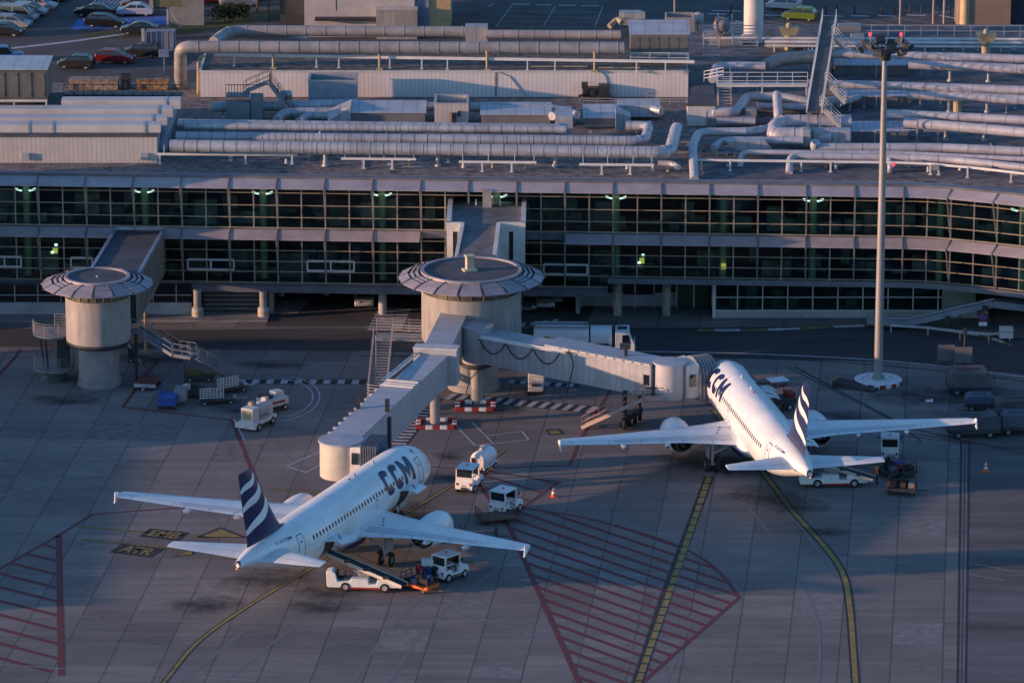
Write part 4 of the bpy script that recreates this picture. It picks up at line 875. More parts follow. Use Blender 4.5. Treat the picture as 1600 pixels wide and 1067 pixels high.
# open topped square plenums
def plenum(px0, px1, pyb, h_, dep, label, m_):
    a, b = at(px0, pyb, Z0), at(px1, pyb, Z0); t = thing('roof_plenum', label, 'vent box', ((a.x + b.x) / 2, a.y + dep / 2, Z0)); w_, d_, k = (b.x - a.x) / 2, dep / 2, .18
    m = MB(); m.bx(-w_, w_, -d_, -d_ + k, 0, h_); m.bx(-w_, w_, d_ - k, d_, 0, h_); m.bx(-w_, -w_ + k, -d_ + k, d_ - k, 0, h_); m.bx(w_ - k, w_, -d_ + k, d_ - k, 0, h_); m.build('casing', m_, t, smooth=False)
    m = MB(); m.bx(-w_ + k, w_ - k, -d_ + k, d_ - k, h_ - .75, h_ - .6); m.build('recessed_roof', 'roofd', t, smooth=False)
    m = MB(); m.bx(-w_ - .05, w_ + .05, -d_ - .05, -d_ + .2, h_, h_ + .08); m.bx(-w_ - .05, w_ + .05, d_ - .2, d_ + .05, h_, h_ + .08); m.bx(-w_ - .05, -w_ + .2, -d_ + .2, d_ - .2, h_, h_ + .08); m.bx(w_ - .2, w_ + .05, -d_ + .2, d_ - .2, h_, h_ + .08); m.build('rim', 'lgrey', t, smooth=False)
    return t
plenum(482, 558, 171, 2.7, 3.2, 'wide open topped blue grey box in front of the penthouse', mat('plenum_shade_blue', (.30, .34, .42), .5, var=.1))  # blue tint carries the shade lying on this box
t = plenum(679, 732, 197, 2.1, 3.6, 'square open topped pale box between the two sloping air handlers', 'clad')
m = MB(); m.tube([(.1, -1.95, 1.3), (.1, -2.1, .3)], .3, 12); m.box(.7, -1.9, 1.2, .25, .2, .5); m.build('fan_unit', 'dark', t)
# sloping air handlers mid roof
GA = 'sloping roofed air handlers across the middle of the roof'
ahu(548, 664, 196, Z0, 1.6, 2.9, 'sloping air handler left of the square open box', .45, 0, mat('ahu_dark', (.19, .19, .20), .6, var=.1), group=GA)
ahu(752, 860, 199, Z0, 1.6, 2.9, 'sloping air handler right of the square open box', .45, 0, MT['ahu_dark'] if 'ahu_dark' in MT else mat('ahu_dark', (.19, .19, .20), .6, var=.1), group=GA)
ahu(913, 965, 200, Z0, 1.5, 2.8, 'small low air handler in front of the dark condenser', .6, 0, mat('ahu_dark', (.19, .19, .20), .6, var=.1), group=GA)
m = MB(); a, b = at(965, 188, Z0), at(1032, 190, Z0); m.bx(a.x, b.x, a.y, a.y + 2.6, Z0 + .3, Z0 + 1.4); solo('roof_duct', 'flat square duct right of the small low air handler', 'duct')(m, 'ahutop', smooth=False)
m = MB(); a, b = at(512, 190, Z0 + .4), at(548, 191, Z0 + .4); m.add([(a.x, a.y, a.z), (b.x, a.y, a.z - .2), (b.x, a.y + 3, a.z - .2), (a.x, a.y + 2.4, a.z), (a.x, a.y + .4, a.z + .7), (b.x, a.y, a.z + 1.4), (b.x, a.y + 3, a.z + 1.4), (a.x, a.y + 2.0, a.z + .7)], [(3, 2, 1, 0), (4, 5, 6, 7), (0, 1, 5, 4), (1, 2, 6, 5), (2, 3, 7, 6), (3, 0, 4, 7)]); solo('duct_transition', 'pale tapering duct piece left of the sloping air handler', 'duct')(m, 'duct', smooth=False)
m = MB(); a, b = at(962, 202, Z0 + .4), at(985, 200, Z0 + .4); m.add([(a.x, a.y, a.z - .3), (b.x, a.y + .3, a.z), (b.x, a.y + 2, a.z), (a.x, a.y + 3, a.z), (a.x, a.y, a.z + 1.6), (b.x, a.y + .3, a.z + 1.1), (b.x, a.y + 2, a.z + 1.1), (a.x, a.y + 3, a.z + 1.6)], [(3, 2, 1, 0), (4, 5, 6, 7), (0, 1, 5, 4), (1, 2, 6, 5), (2, 3, 7, 6), (3, 0, 4, 7)]); solo('duct_transition', 'tapering duct piece left of the twin elbows', 'duct')(m, 'duct', smooth=False)
duct([at(985, 200, 13.4), at(1018, 200, 13.4)], .62, 'short fat duct between tapering piece and twin elbows')
# small ducts behind
duct([at(330, 168, 13.4), at(560, 163, 13.4)], .48, 'bluish duct running behind the stair platform', feet=[at(400, 168, 13.4)])
duct([at(432, 189, 13.1), at(445, 176, 13.1), at(520, 175, 13.1)], .45, 'short bent duct left of the pale tapering piece')
duct([at(468, 190, 13.1), at(480, 181, 13.1), at(515, 182, 13.1)], .38, 'shorter bent duct nested inside the other')
duct([at(440, 156, 13.5), at(438, 149, 13.9), at(455, 148, 13.9)], .42, 'stubby elbow duct beside the blue grey box', bands=0)
duct([at(862, 182, 13.8), at(885, 175, 13.8), at(902, 180, 13.8)], .4, 'short duct right of the right sloping air handler', bands=0)
duct([at(1020, 171, 13.4), at(1034, 174, 13.4)], .4, 'stubby duct beside the dark square unit', bands=0)
# platform with stairs
t = thing('roof_platform', 'small railed platform with stairs beside the ribbed penthouse wall', 'platform', tuple(at(372, 190, Z0))); m, rl = MB(), MB()
m.bx(-1.1, 1.1, 0, 1.2, 0, 1.8); m.bx(-1.1, 1.1, 0, 1.6, 2.3, 2.42)
for i in range(9): rl.beam((-1.1 + .27 * i, -.02, 2.4), (-1.1 + .27 * i, -.02, 3.5), .05)
rl.beam((-1.1, -.02, 3.5), (3.0, -.02, 3.5), .06); m.bx(1.15, 2.3, .2, 1.8, 0, 2.3)
flight(m, rl, (3.0, .9, 3.4), (5.2, .9, .3), 1.0, 10); flight(m, rl, (.6, 2.0, 2.4), (3.0, 1.6, 3.5), 1.0, 5)
m.build('platform_body', 'grey', t, smooth=False); rl.build('railing', 'dark', t, smooth=False)
# dark condenser
t = thing('condenser', 'black fan condenser standing before the ribbed wall', 'condenser', tuple(at(930, 156, Z0))); m = MB(); m.bx(-1.2, .3, 0, 1, .2, 1.1); m.bx(.4, 1.35, 0, 1, 0, 1.35); m.box(-1.0, .4, 1.3, .6, .6, .6); m.build('body', 'dark', t, smooth=False, bevel=.03); m = MB(); m.lathe([(.42, -.04), (.42, .1)], (-.4, -.02, .7), 16, 'y'); m.tube([(-1.6, 0, .3), (-1.1, 0, .5)], .12, 8); m.build('fan_ring', 'black', t)
# handrails mid roof
def handrail(pts, label, h_=1.05, step=1.6, m_='lgrey', mid=2, name='handrail', z=None, group='handrails on the terminal roof'):
    P = [Vector(p) for p in pts]; m = MB()
    for p, q in zip(P, P[1:]):
        for k in range(mid): hh = h_ * (k + 1) / mid; m.beam(p + Vector((0, 0, hh)), q + Vector((0, 0, hh)), .05)
        n_ = max(1, int((q - p).length / step))
        for i in range(n_ + 1): c = p + (q - p) * i / n_; m.beam(c, c + Vector((0, 0, h_)), .05)
    return solo(name, label, 'handrail', group)(m, m_, smooth=False)
handrail([at(900, 218, Z0), at(965, 218, Z0)], 'pale handrail in front of the small low air handler', 1.3)
handrail([at(905, 162, Z0), at(1075, 163, Z0)], 'grey handrail along the foot of the ribbed wall', .5)
handrail([at(1010, 157, Z0), at(1026, 157, Z0)], 'short pale rail before the ribbed wall', .9)
# ---------------- rear: two long fat ducts and the large air handler on the penthouse roof
zr = 14.85
duct([at(282, 137, Z0), at(282, 74, 17.2), at(975, 76, 16.7)], .60, 'long fat tan duct with a drop leg at the left end', mat('duct_tan', (.34, .315, .31), .5, var=.14), 1.9, el=1.0, feet=None)
duct([at(334, 66, 16.7), at(358, 48, 16.9), at(735, 50, 16.9)], .52, 'rear long tan duct, left half', mat('duct_tan', (.34, .315, .31), .5, var=.14), 1.9, el=1.6)
duct([at(760, 54, 16.9), at(970, 55, 16.9)], .44, 'rear tan duct right of the joint box', mat('duct_tan', (.34, .315, .31), .5, var=.14), 1.5)
duct([at(335, 72, 16.2), at(360, 55, 16.4), at(460, 60, 16.0), at(475, 62, 15.4)], .3, 'thin dark duct dipping between the two long tan ducts', 'grey', 0)
m = MB(); boxAt(m, 727, 762, 67, 16.0, 17.5, 1.8); solo('joint_box', 'square joint box in the rear tan duct', 'duct')(m, 'ahu', smooth=False)
duct([at(310, 146, Z0), at(310, 92, 15.9), at(318, 88, 15.9)], .16, 'thin ochre pipe standing at the left end of the penthouse', 'ochre', 0, el=.4)
P0, P1 = at(336, 86, 15.95), at(1085, 97, 15.95); m = MB(); m.beam(P0, P1, .22, .26)
for px in (366, 495, 530, 610, 660, 700, 825, 868, 995, 1040): 
    f = (px - 336) / 749; c = P0 + (P1 - P0) * f; m.beam(c, (c.x, c.y, zr), .12, .12); m.box(c.x, c.y, zr + .03, .3, .3, .06)
solo('pipe_rail', 'long white horizontal rail along the penthouse roof', 'rail')(m, 'rail', smooth=False)
for i, px in enumerate((427, 593, 761, 929)):
    c = at(px, 108 + i * 1.5, 14.83); m = MB(); m.lathe([(.26, 0), (.26, .12), (.12, .16), (.11, 1.75), (.17, 1.8), (.17, 1.95)], c, 14); m.beam((c.x - .3, c.y - .2, c.z + .1), (c.x + .3, c.y - .2, c.z + .1), .2, .2)
    solo('duct_post', 'ochre duct post on the penthouse roof, number %s from the left' % ['one', 'two', 'three', 'four'][i], 'post', 'ochre posts on the penthouse roof')(m, 'ochre')
m = MB()
for x0, x1, y in ((830, 918, 104), (935, 1000, 106)): m.beam(at(x0, y, 15.1), at(x1, y, 15.1), .1)
solo('conduit', 'thin ochre conduit low on the penthouse roof', 'pipe')(m, 'ochre', smooth=False)
a = at(985, 87, 15.6); t = ahu(985, 1076, 88, 15.5, 2.7, 3.4, 'large rear air handler with rows of access doors and pale roof', .6, .3, mat('ahu_grey2', (.18, .17, .17), .6, var=.1), doors=6)
m = MB(); boxAt(m, 985, 1078, 96, 15.2, 15.45, 1.0); solo('walk_platform', 'dark platform in front of the large rear air handler', 'platform')(m, 'grey', smooth=False)
handrail([at(985, 97, 15.4), at(1075, 98, 15.4)], 'pale handrail below the large rear air handler', .9, 1.4, 'rail')
m = MB(); boxAt(m, 968, 1002, 40, 16.4, 17.6, 1.5); boxAt(m, 974, 1008, 30, 17.2, 17.7, 1.2); solo('roof_unit', 'grey stepped unit left behind the large rear air handler', 'roof unit')(m, 'ahu', smooth=False)

m = MB(); a, b = at(1040, 50, 16.2), at(1085, 50, 16.2); m.bx(a.x, b.x, a.y, a.y + .15, 16.2, 17.6); m.bx(a.x, b.x, a.y + 2.4, a.y + 2.55, 16.2, 17.6); m.bx(a.x, a.x + .15, a.y + .15, a.y + 2.4, 16.2, 17.6); m.bx(b.x - .15, b.x, a.y + .15, a.y + 2.4, 16.2, 17.6); m.bx(a.x + .15, b.x - .15, a.y + .15, a.y + 2.4, 16.2, 17.1); solo('roof_plenum', 'open topped pale tray box behind the large rear air handler', 'vent box')(m, 'beige', smooth=False)
duct([at(952, 42, 16.6), at(965, 30, 17.2), at(972, 36, 17.0)], .28, 'small crooked duct left of the stepped unit', 'ochre', 0)
# ---------------- right hand part of the roof
m = MB(); a, b = at(1074, 197, Z0), at(1117, 197, Z0); m.bx(a.x, b.x, a.y, a.y + 2.5, Z0, Z0 + 1.9); ob = solo('roof_unit', 'tall dark topped square unit between the two halves of the roof', 'roof unit')(m, 'offwhite', smooth=False)
m = MB(); m.add([(a.x - .1, a.y - .1, Z0 + 1.9), (b.x + .1, a.y - .1, Z0 + 1.9), (b.x + .1, a.y + 5.8, Z0 + 2.3), (a.x + .6, a.y + 5.8, Z0 + 2.3), (a.x - .1, a.y - .1, Z0 + 2.1), (b.x + .1, a.y - .1, Z0 + 2.1), (b.x + .1, a.y + 5.8, Z0 + 2.5), (a.x + .6, a.y + 5.8, Z0 + 2.5)], [(3, 2, 1, 0), (4, 5, 6, 7), (0, 1, 5, 4), (1, 2, 6, 5), (2, 3, 7, 6), (3, 0, 4, 7)]); m.v = [tuple(Vector(v) - ob.location) for v in m.v]; m.build('cover', 'roofd', ob, smooth=False)
# catwalk
def stair_up(px, py, zb, label, w_=1.3, h_=2.6, run=2.2, col='lgrey'):
    t = thing('roof_stair', label, 'staircase', tuple(at(px, py, zb)), 0, 'short steel stairs on the roof'); m, rl = MB(), MB(); flight(m, rl, (0, 0, .1), (0, run, h_), w_, 9); m.build('stair_flight', col, t, smooth=False); rl.build('railing', col, t, smooth=False)
a, b = at(1120, 133, 15.0), at(1262, 134, 15.0); m = MB(); m.bx(a.x, b.x, a.y, a.y + 1.0, 14.9, 15.0); m.beam((a.x, a.y - .03, 14.92), (b.x, a.y - .03, 14.92), .06, .22)
for x in (a.x + .1, (a.x + b.x) / 2, b.x - .1): m.beam((x, a.y + .1, 15), (x, a.y + .1, Z0), .12)
solo('catwalk', 'pale railed catwalk joining the long ramp from the left', 'walkway')(m, 'offwhite', smooth=False)
handrail([a, Vector((b.x, a.y, 15.0))], 'pale handrail along the front of the catwalk', 1.2, 1.4, 'rail', 3)
stair_up(1133, 166, 13.2, 'steel stair below the left end of the catwalk', 1.2, 1.8, 4.2)
stair_up(1112, 92, 13.6, 'steel stair behind the catwalk, left', 1.5, 2.6, 4)
stair_up(1165, 86, 13.4, 'steel stair behind the catwalk, near the pale column', 2.4, 2.2, 4)
handrail([at(1100, 128, 14.5), at(1130, 122, 15.2)], 'pale ladder rail at the left end of the catwalk', 1.0, .6, 'rail', 3)
# long ramp going back over the pipes
z_ = 15.6; A_, B_ = at(1272, 176, z_), at(1296, 31, z_); t = thing('roof_ramp', 'very long dark ramp with pinkish edges running back across the roof', 'walkway', (A_.x, A_.y, Z0)); o = Vector(t.location); m = MB()
m.beam(A_ - o, B_ - o, 1.25, .12); m.build('deck', 'roofd', t, smooth=False); d = (B_ - A_).normalized(); n_ = Vector((d.y, -d.x, 0)) * .68; m = MB()
for sg in (-1, 1):
    m.beam(A_ - o + n_ * sg + Vector((0, 0, .05)), B_ - o + n_ * sg + Vector((0, 0, .05)), .10, .2); m.beam(A_ - o + n_ * sg + Vector((0, 0, 1.05)), B_ - o + n_ * sg + Vector((0, 0, 1.05)), .06)
    for i in range(45): c = A_ + (B_ - A_) * i / 44 - o + n_ * sg; m.beam(c, c + Vector((0, 0, 1.05)), .06)
m.build('railing', 'rail', t, smooth=False); m = MB()
for i in range(7):
    c = A_ + (B_ - A_) * (i + .1) / 7 - o
    for sg in (-1, 1): m.beam(c + n_ * sg * .8, (c.x + n_.x * sg * .8, c.y, 0), .14)
m.build('support_post', 'grey', t, smooth=False)
for i, (px, py) in enumerate(((1282, 188), (1290, 150), (1300, 78))):
    p = at(px, py - 22, z_); q = p + Vector((1.9, -.4, -1.9)); t = thing('ramp_stair', 'pale steel side stair down from the long ramp, %s' % ['nearest', 'middle', 'rearmost'][i], 'staircase', tuple(q), 0, 'side stairs of the long ramp'); m, rl = MB(), MB(); flight(m, rl, p - q, Vector((0, 0, 0)), .9, 8, 1.0, 3); m.build('stair_flight', 'lgrey', t, smooth=False); rl.build('railing', 'rail', t, smooth=False)
# three similar rows: small pipe, air handler with duct tail, fat duct to the right
def arcpts(px0, py0, px1, py1, z, n=10, bow=0.0):
    a, b = at(px0, py0, z), at(px1, py1, z); return [a + (b - a) * i / n + Vector((0, -bow * (i / n) ** 2, 0)) for i in range(n + 1)]
rows = [('rear', 118, 95, 101, 84, 88, 1304, 1425), ('middle', 167, 142, 149, 131, 137, 1304, 1423), ('front', 222, 186, 202, 178, 185, 1302, 1418)]
for nm, pf, d0, d1, s0, s1, x0, x1 in rows:
    ahu(x0, x1, pf, Z0, 1.15, 2.9, 'air handler with latticed pale roof in the %s row on the right' % nm, .2, 0, mat('ahu_dark3', (.16, .155, .17), .6, var=.1), striped('ahu_lattice_' + nm, (.42, .42, .50), (.20, .24, .36), 0, .55, .14, .45, .15, .08), group='air handlers on the right half of the roof')
    duct(arcpts(x1 - 5, d0 + 6, 1660, d1 + 8, 14.0, bow=.8), .47, 'fat bluish duct running right from the %s row air handler' % nm, 'pipe', 2.6, el=0.01, feet=[at(x1 + 60, d0 + 6, 14.0), at(x1 + 120, d0 + 7, 14.0)])
    duct(arcpts(1262 if nm != 'front' else 1385, s0, 1660, s1 + 3, 14.8 if nm != 'front' else 14.4, bow=1.0), .40, 'slim pinkish pipe above the %s row on the right' % nm, 'pipe', 2.2, el=0.01)
    m = MB(); a = at(x0 - 40, pf - 6, Z0); m.bx(a.x, a.x + 2.6, a.y, a.y + 2.2, Z0, Z0 + 1.2); m.bx(a.x + 1.0, a.x + 2.3, a.y - .4, a.y, Z0 + .2, Z0 + 1.6); solo('roof_unit', 'small grey unit left of the %s row air handler' % nm, 'roof unit')(m, 'grey', smooth=False, bevel=.1)
    p = at(x1 + 15, pf + 2, Z0); m = MB()
    for xx in (0, 1.9): m.beam((p.x + xx, p.y, Z0), (p.x + xx, p.y, Z0 + (2.3 if xx == 0 else 1.1)), .14)
    m.bx(p.x + .6, p.x + 2.6, p.y - .2, p.y + .8, Z0 + 1.1, Z0 + 1.35); solo('pipe_support', 'blue grey post and bracket beside the %s row air handler' % nm, 'pipe support')(m, 'grey', smooth=False)
    for hh in (1.0, 1.7): pass
    handrail([at(x0 + 65, pf + 2, Z0), at(x1 + 14, pf + 2, Z0)], 'thin pale rail in front of the %s row air handler' % nm, 1.25, 4.0, 'rail', 1)
# fan cowls like little boats on posts
for i, (px, py) in enumerate(((1232, 78), (1540, 88), (1496, 176))):
    c = at(px, py, Z0); m = MB(); m.lathe([(.42, 0), (.42, 1.5)], c, 16); m.add([(c.x - 1.0, c.y - .5, c.z + 2.3), (c.x + 1.0, c.y - .5, c.z + 2.3), (c.x + 1.0, c.y + .5, c.z + 2.3), (c.x - 1.0, c.y + .5, c.z + 2.3), (c.x - .7, c.y - .4, c.z + 1.5), (c.x + .7, c.y - .4, c.z + 1.5), (c.x + .7, c.y + .4, c.z + 1.5), (c.x - .7, c.y + .4, c.z + 1.5)], [(0, 1, 2, 3), (7, 6, 5, 4), (0, 4, 5, 1), (1, 5, 6, 2), (2, 6, 7, 3), (3, 7, 4, 0)]); m.lathe([(.35, 2.3), (.2, 2.7), (0, 2.75)], c, 12)
    solo('exhaust_cowl', 'ochre exhaust cowl on a post, %s' % ['left of the long ramp', 'at the right rear of the roof', 'between the middle and front rows'][i], 'roof vent', 'ochre exhaust cowls')(m, 'ochre', smooth=False)
# pipes of the right front

m = MB(); a = at(1222, 106, 14.2); 
duct([at(1113, 124, 14.2), at(1120, 103, 14.5), at(1196, 104, 14.5)], .42, 'pale pipe bending over behind the catwalk', 'pipe', 1.5)
duct([at(1196, 103, 14.3), at(1222, 92, 14.6), at(1280, 90, 14.6)], [.3, .4, .62, .75, .8, .8, .8, .8, .8] if False else .62, 'fat tan duct with a tapered start left of the long ramp', mat('duct_tan', (.34, .315, .31), .5, var=.14), 1.4)
sp_ = duct([at(1115, 175, 13.6), at(1150, 176, 13.6), at(1168, 151, 13.8), at(1222, 152, 13.8), at(1262, 160, 13.5), at(1310, 158, 13.4)], .46, 'blue S shaped pipe with an open round end', 'pipe', 2.4, el=1.0)
m = MB(); c = at(1113, 175, 13.6); m.lathe([(0, 0), (.4, 0), (.47, .06), (.47, .14)], (0, 0, 0), 20, 'x'); m.v = [(c.x - .05 + v[0], c.y + v[1], c.z + v[2]) for v in m.v]; m.v = [tuple(Vector(v) - sp_.location) for v in m.v]; m.build('end_cap', 'white', sp_)
duct([at(1214, 148, 14.5), at(1216, 182, 13.4), at(1216, 186, 12.6)], .42, 'short standing duct between the S pipe and the fat elbow', 'pipe', 1.0)
duct([at(1330, 192, 14.0), at(1215, 192, 14.0), at(1206, 212, 13.6), at(1250, 212, 13.6), at(1300, 214, 13.6)], .74, 'fattest bluish duct making a hairpin elbow before the ramp foot', 'pipe', 1.6, el=1.5)
duct([at(1085, 282, Z0), at(1082, 228, 13.9), at(1092, 207, 13.9), at(1175, 206, 13.9), at(1200, 202, 13.9)], .40, 'blue pipe rising from the roof front and turning right', 'pipe', 1.6, el=1.2)
duct([at(1115, 232, 13.3), at(1130, 220, 13.6), at(1255, 220, 13.6)], .36, 'pinkish pipe ending at the pale wedge box', 'pipe', 1.8)
m = MB(); a = at(1252, 226, 13.2); m.bx(a.x, a.x + .9, a.y, a.y + 1.6, 13.0, 14.5); m.bx(a.x + 1.0, a.x + 4.6, a.y + .8, a.y + 2.2, 13.1, 14.3); solo('duct_transition', 'pale wedge box joining the pipes before the ramp foot', 'duct')(m, 'duct', smooth=False, bevel=.12)
duct([at(1275, 222, 14.2), at(1272, 231, 13.6), at(1470, 231, 13.6), at(1620, 238, 13.6)], .42, 'thick pinkish pipe leaving the wedge box to the right', 'pipe', 2.4)
duct([at(1157, 262, Z0), at(1158, 238, 13.5), at(1400, 240, 13.5), at(1620, 250, 13.5)], .24, 'slim pinkish pipe nearer the roof front', 'pipe', 2.6, el=.7)
duct([at(1233, 272, Z0), at(1235, 244, 13.4), at(1400, 246, 13.4), at(1480, 249, 13.4), at(1640, 266, 13.4)], .34, 'nearest thick pinkish pipe along the right roof front', 'pipe', 2.6, el=.8)
duct([at(1390, 250, 13.2), at(1391, 262, 12.9), at(1391, 268, Z0)], .26, 'short standing pipe stub beside the mast', 'pipe', .6, el=.4)
m = MB(); a = at(1133, 234, 13.1); m.add([(a.x, a.y, 13.9), (a.x + 3.6, a.y, 13.9), (a.x + 4.2, a.y, 13.1), (a.x + .9, a.y, 13.0), (a.x, a.y + 1, 13.9), (a.x + 3.6, a.y + 1, 13.9), (a.x + 4.2, a.y + 1, 13.1), (a.x + .9, a.y + 1, 13.0)], [(0, 1, 2, 3), (7, 6, 5, 4), (0, 4, 5, 1), (1, 5, 6, 2), (2, 6, 7, 3), (3, 7, 4, 0)]); solo('duct_box', 'pale wedge ended duct box left of the slim pipes', 'duct')(m, 'duct', smooth=False)
m = MB(); boxAt(m, 1105, 1180, 198, Z0, Z0 + .9, 1.8); boxAt(m, 1165, 1182, 196, Z0, Z0 + 1.5, 1.2); solo('roof_unit', 'low dark unit below the S shaped pipe', 'roof unit')(m, 'grey', smooth=False)
m = MB(); boxAt(m, 1185, 1262, 176, Z0, Z0 + 1.0, 2.8); solo('roof_unit', 'low wide dark casing behind the standing duct', 'roof unit')(m, mat('ahu_dark4', (.14, .15, .18), .6, var=.15), smooth=False)
P0 = at(1082, 250, 13.3); pts = [at(px, 250 + dy, 13.3) for px, dy in ((1082, 0), (1400, 4), (1450, 6), (1520, 12), (1640, 26))]; m = MB()
for p, q in zip(pts, pts[1:]): m.beam(p, q, .15, .2)
for px, dy in ((1096, 0), (1141, 1), (1252, 2), (1298, 3), (1454, 7), (1467, 7.5), (1512, 12), (1580, 19)): c = at(px, 250 + dy, 13.3); m.beam(c, (c.x, c.y, Z0), .14, .14); m.box(c.x, c.y, Z0 + .03, .32, .32, .06)
solo('pipe_support', 'long white steel rail on short legs along the right roof front', 'pipe support', 'white steel supports along the roof front')(m, 'rail', smooth=False)
m = MB()
for px, dy in ((1417, 5), (1437, 4), (1462, 12), (1542, 14), (1587, 20)): c = at(px, 250 + dy, 13.1); m.box(c.x, c.y, c.z, .5, .3, .5)
solo('junction_box', 'row of small beige junction boxes under the right pipes', 'junction box')(m, 'beige', smooth=False)['kind'] = 'stuff'
m = MB(); a = at(1086, 248, 13.2); b = at(1104, 222, 13.2); m.beam(a, b, .14); m.beam(at(1104, 238, 13.2), at(1200, 240, 13.2), .1, .12)
for y in (214, 222, 230, 238): m.beam(at(1050, y, 12.8), at(1086, y, 12.8), .12, .2)
solo('pipe_rack', 'low blue grey rack with cross bars right of the twin elbows', 'pipe support')(m, 'grey', smooth=False)
# rear rows of low rails and ducts at the right
for i, (y, z, r_) in enumerate(((60, 13.6, .14), (66, 13.3, .16), (72, 13.0, .12))):
    m = MB(); m.tube([at(1195 if i else 1100, y, z), at(1620, y + 2, z)], r_, 8)
    for px in range(1210, 1600, 47 + 6 * i): c = at(px, y, z); m.beam(c, (c.x, c.y, Z0), .1)
    solo('rear_pipe', 'low pale pipe on short legs at the right rear, %s' % ['rearmost', 'middle one', 'front one'][i], 'pipe', 'low pipes at the right rear of the roof')(m, 'rail')
handrail([at(1310, 56, 12.6), at(1620, 58, 12.6)], 'long thin handrail along the rear roof edge at the right', 1.1, 1.6, 'lgrey', 2)
m = MB()
for px0, px1, y in ((1200, 1262, 76), (1310, 1345, 50), (1330, 1350, 66), (1420, 1500, 74), (1100, 1118, 60), (1110, 1160, 72)): boxAt(m, px0, px1, y, Z0, Z0 + .6, 1.4)
ob = solo('roof_clutter', 'low grey plant casings scattered over the right rear roof', 'roof plant')(m, 'grey', smooth=False); ob['kind'] = 'stuff'
t = thing('satellite_dish', 'pale round dish on a bracket right of the large rear air handler', 'dish', tuple(at(1090, 50, 15.2))); m = MB(); m.lathe([(0, 0), (.35, .06), (.62, .22)], (0, 0, 1.3), 20, 'y'); m.build('dish', 'lgrey', t); m = MB(); m.tube([(0, .1, 0), (0, .1, 1.2)], .05, 6); m.build('bracket', 'dark', t)
t = thing('wall_dish', 'dark leaning dish on a rusty bracket right of the large rear air handler', 'dish', tuple(at(1128, 66, 13.5))); m = MB(); m.lathe([(0, 0), (.5, .08), (.85, .3)], (0, 0, 1.6), 20, 'y'); m.build('dish', 'grey', t); m = MB(); m.tube([(-.4, .1, 0), (-.6, .1, 2.4)], .09, 6); m.tube([(-.4, 0, .2), (.3, 0, 1.0)], .06, 6); m.build('bracket', mat('rusty_bracket', (.32, .17, .08), .8), t)

rq = random.Random(11); m = MB()
for i in range(150):
    px = rq.uniform(330, 1590); py = rq.choice([rq.uniform(165, 200), rq.uniform(205, 262), rq.uniform(90, 150) if px > 1110 else rq.uniform(205, 262)]); c = at(px, py, Z0 + .02); l = rq.uniform(.4, 3.2)
    k_ = rq.random()
    if k_ < .4: m.beam(c, c + Vector((l, rq.uniform(-.1, .1), 0)), .07, .07)
    elif k_ < .6: m.beam(c, c + Vector((0, l, 0)), .07, .07)
    elif k_ < .8: m.box(c.x, c.y, c.z + .15, rq.uniform(.2, .5), rq.uniform(.2, .4), rq.uniform(.2, .45))
    else: m.beam(c, c + Vector((0, 0, rq.uniform(.5, 1.4))), .07); m.box(c.x, c.y, c.z + .04, .25, .25, .08)
o_ = m.build('roof_fittings', 'lgrey', smooth=False); tag(o_, 'thin conduits, stub posts and little boxes strewn over the terminal roof', 'roof fittings'); o_['kind'] = 'stuff'

duct([at(590, 165, 13.5), at(684, 167, 13.5)], .42, 'bluish duct behind the sloping air handler left of the square box')
duct([at(735, 168, 13.6), at(862, 170, 13.6), at(880, 174, 13.4)], .42, 'bluish duct behind the sloping air handler right of the square box')
duct([at(1060, 262, 12.9), at(1052, 256, 13.0), at(1028, 255, 13.0)], .26, 'small hooked pipe below the right elbow of the fattest duct', 'pipe', 0)
duct([at(1185, 166, 13.2), at(1262, 168, 13.2)], .34, 'short bluish duct between the standing duct and the ramp', 'pipe', 1.2)
duct([at(1310, 163, 13.2), at(1345, 152, 13.2)], .3, 'short slanting duct left of the middle row air handler', 'pipe', 1.0)
duct([at(1180, 190, 12.9), at(1120, 190, 12.9)], .34, 'low bluish duct under the S shaped pipe', 'pipe', 1.2)
handrail([at(1120, 246, Z0), at(1230, 247, Z0)], 'grey rail behind the slim pinkish pipe', .8, 1.5, 'grey')
handrail([at(1260, 212, Z0), at(1262, 186, Z0)], 'grey rail at the foot of the long ramp', 1.0, 1.2, 'lgrey')
# ================================================================ AIRCRAFT  (local: +Y forward, +X starboard, origin on the ground under the wing, 16 m aft of the nose)
FS = [(0, .03, 3.16, 3.08), (.12, .25, 3.42, 2.9), (.35, .48, 3.64, 2.72), (.8, .80, 3.95, 2.46), (1.5, 1.18, 4.42, 2.16), (2.1, 1.43, 4.95, 2.0), (2.7, 1.62, 5.32, 1.88), (3.4, 1.78, 5.56, 1.80), (4.3, 1.92, 5.76, 1.74), (5.5, 1.975, 5.87, 1.72), (7, 1.975, 5.87, 1.72),
      (10, 1.975, 5.87, 1.72), (14, 1.975, 5.87, 1.72), (18, 1.975, 5.87, 1.72), (21.3, 1.975, 5.87, 1.72), (22.6, 1.95, 5.87, 1.78), (24.2, 1.86, 5.87, 2.0), (26, 1.68, 5.86, 2.42), (28, 1.38, 5.82, 3.02), (30, 1.02, 5.72, 3.66), (31.8, .68, 5.56, 4.22), (33.0, .42, 5.38, 4.6), (33.84, .27, 5.22, 4.74)]
def fsec(s):
    for a, b in zip(FS, FS[1:]):
        if s <= b[0]:
            t = (s - a[0]) / (b[0] - a[0]); return [a[i] + (b[i] - a[i]) * t for i in (1, 2, 3)]
    return list(FS[-1][1:])
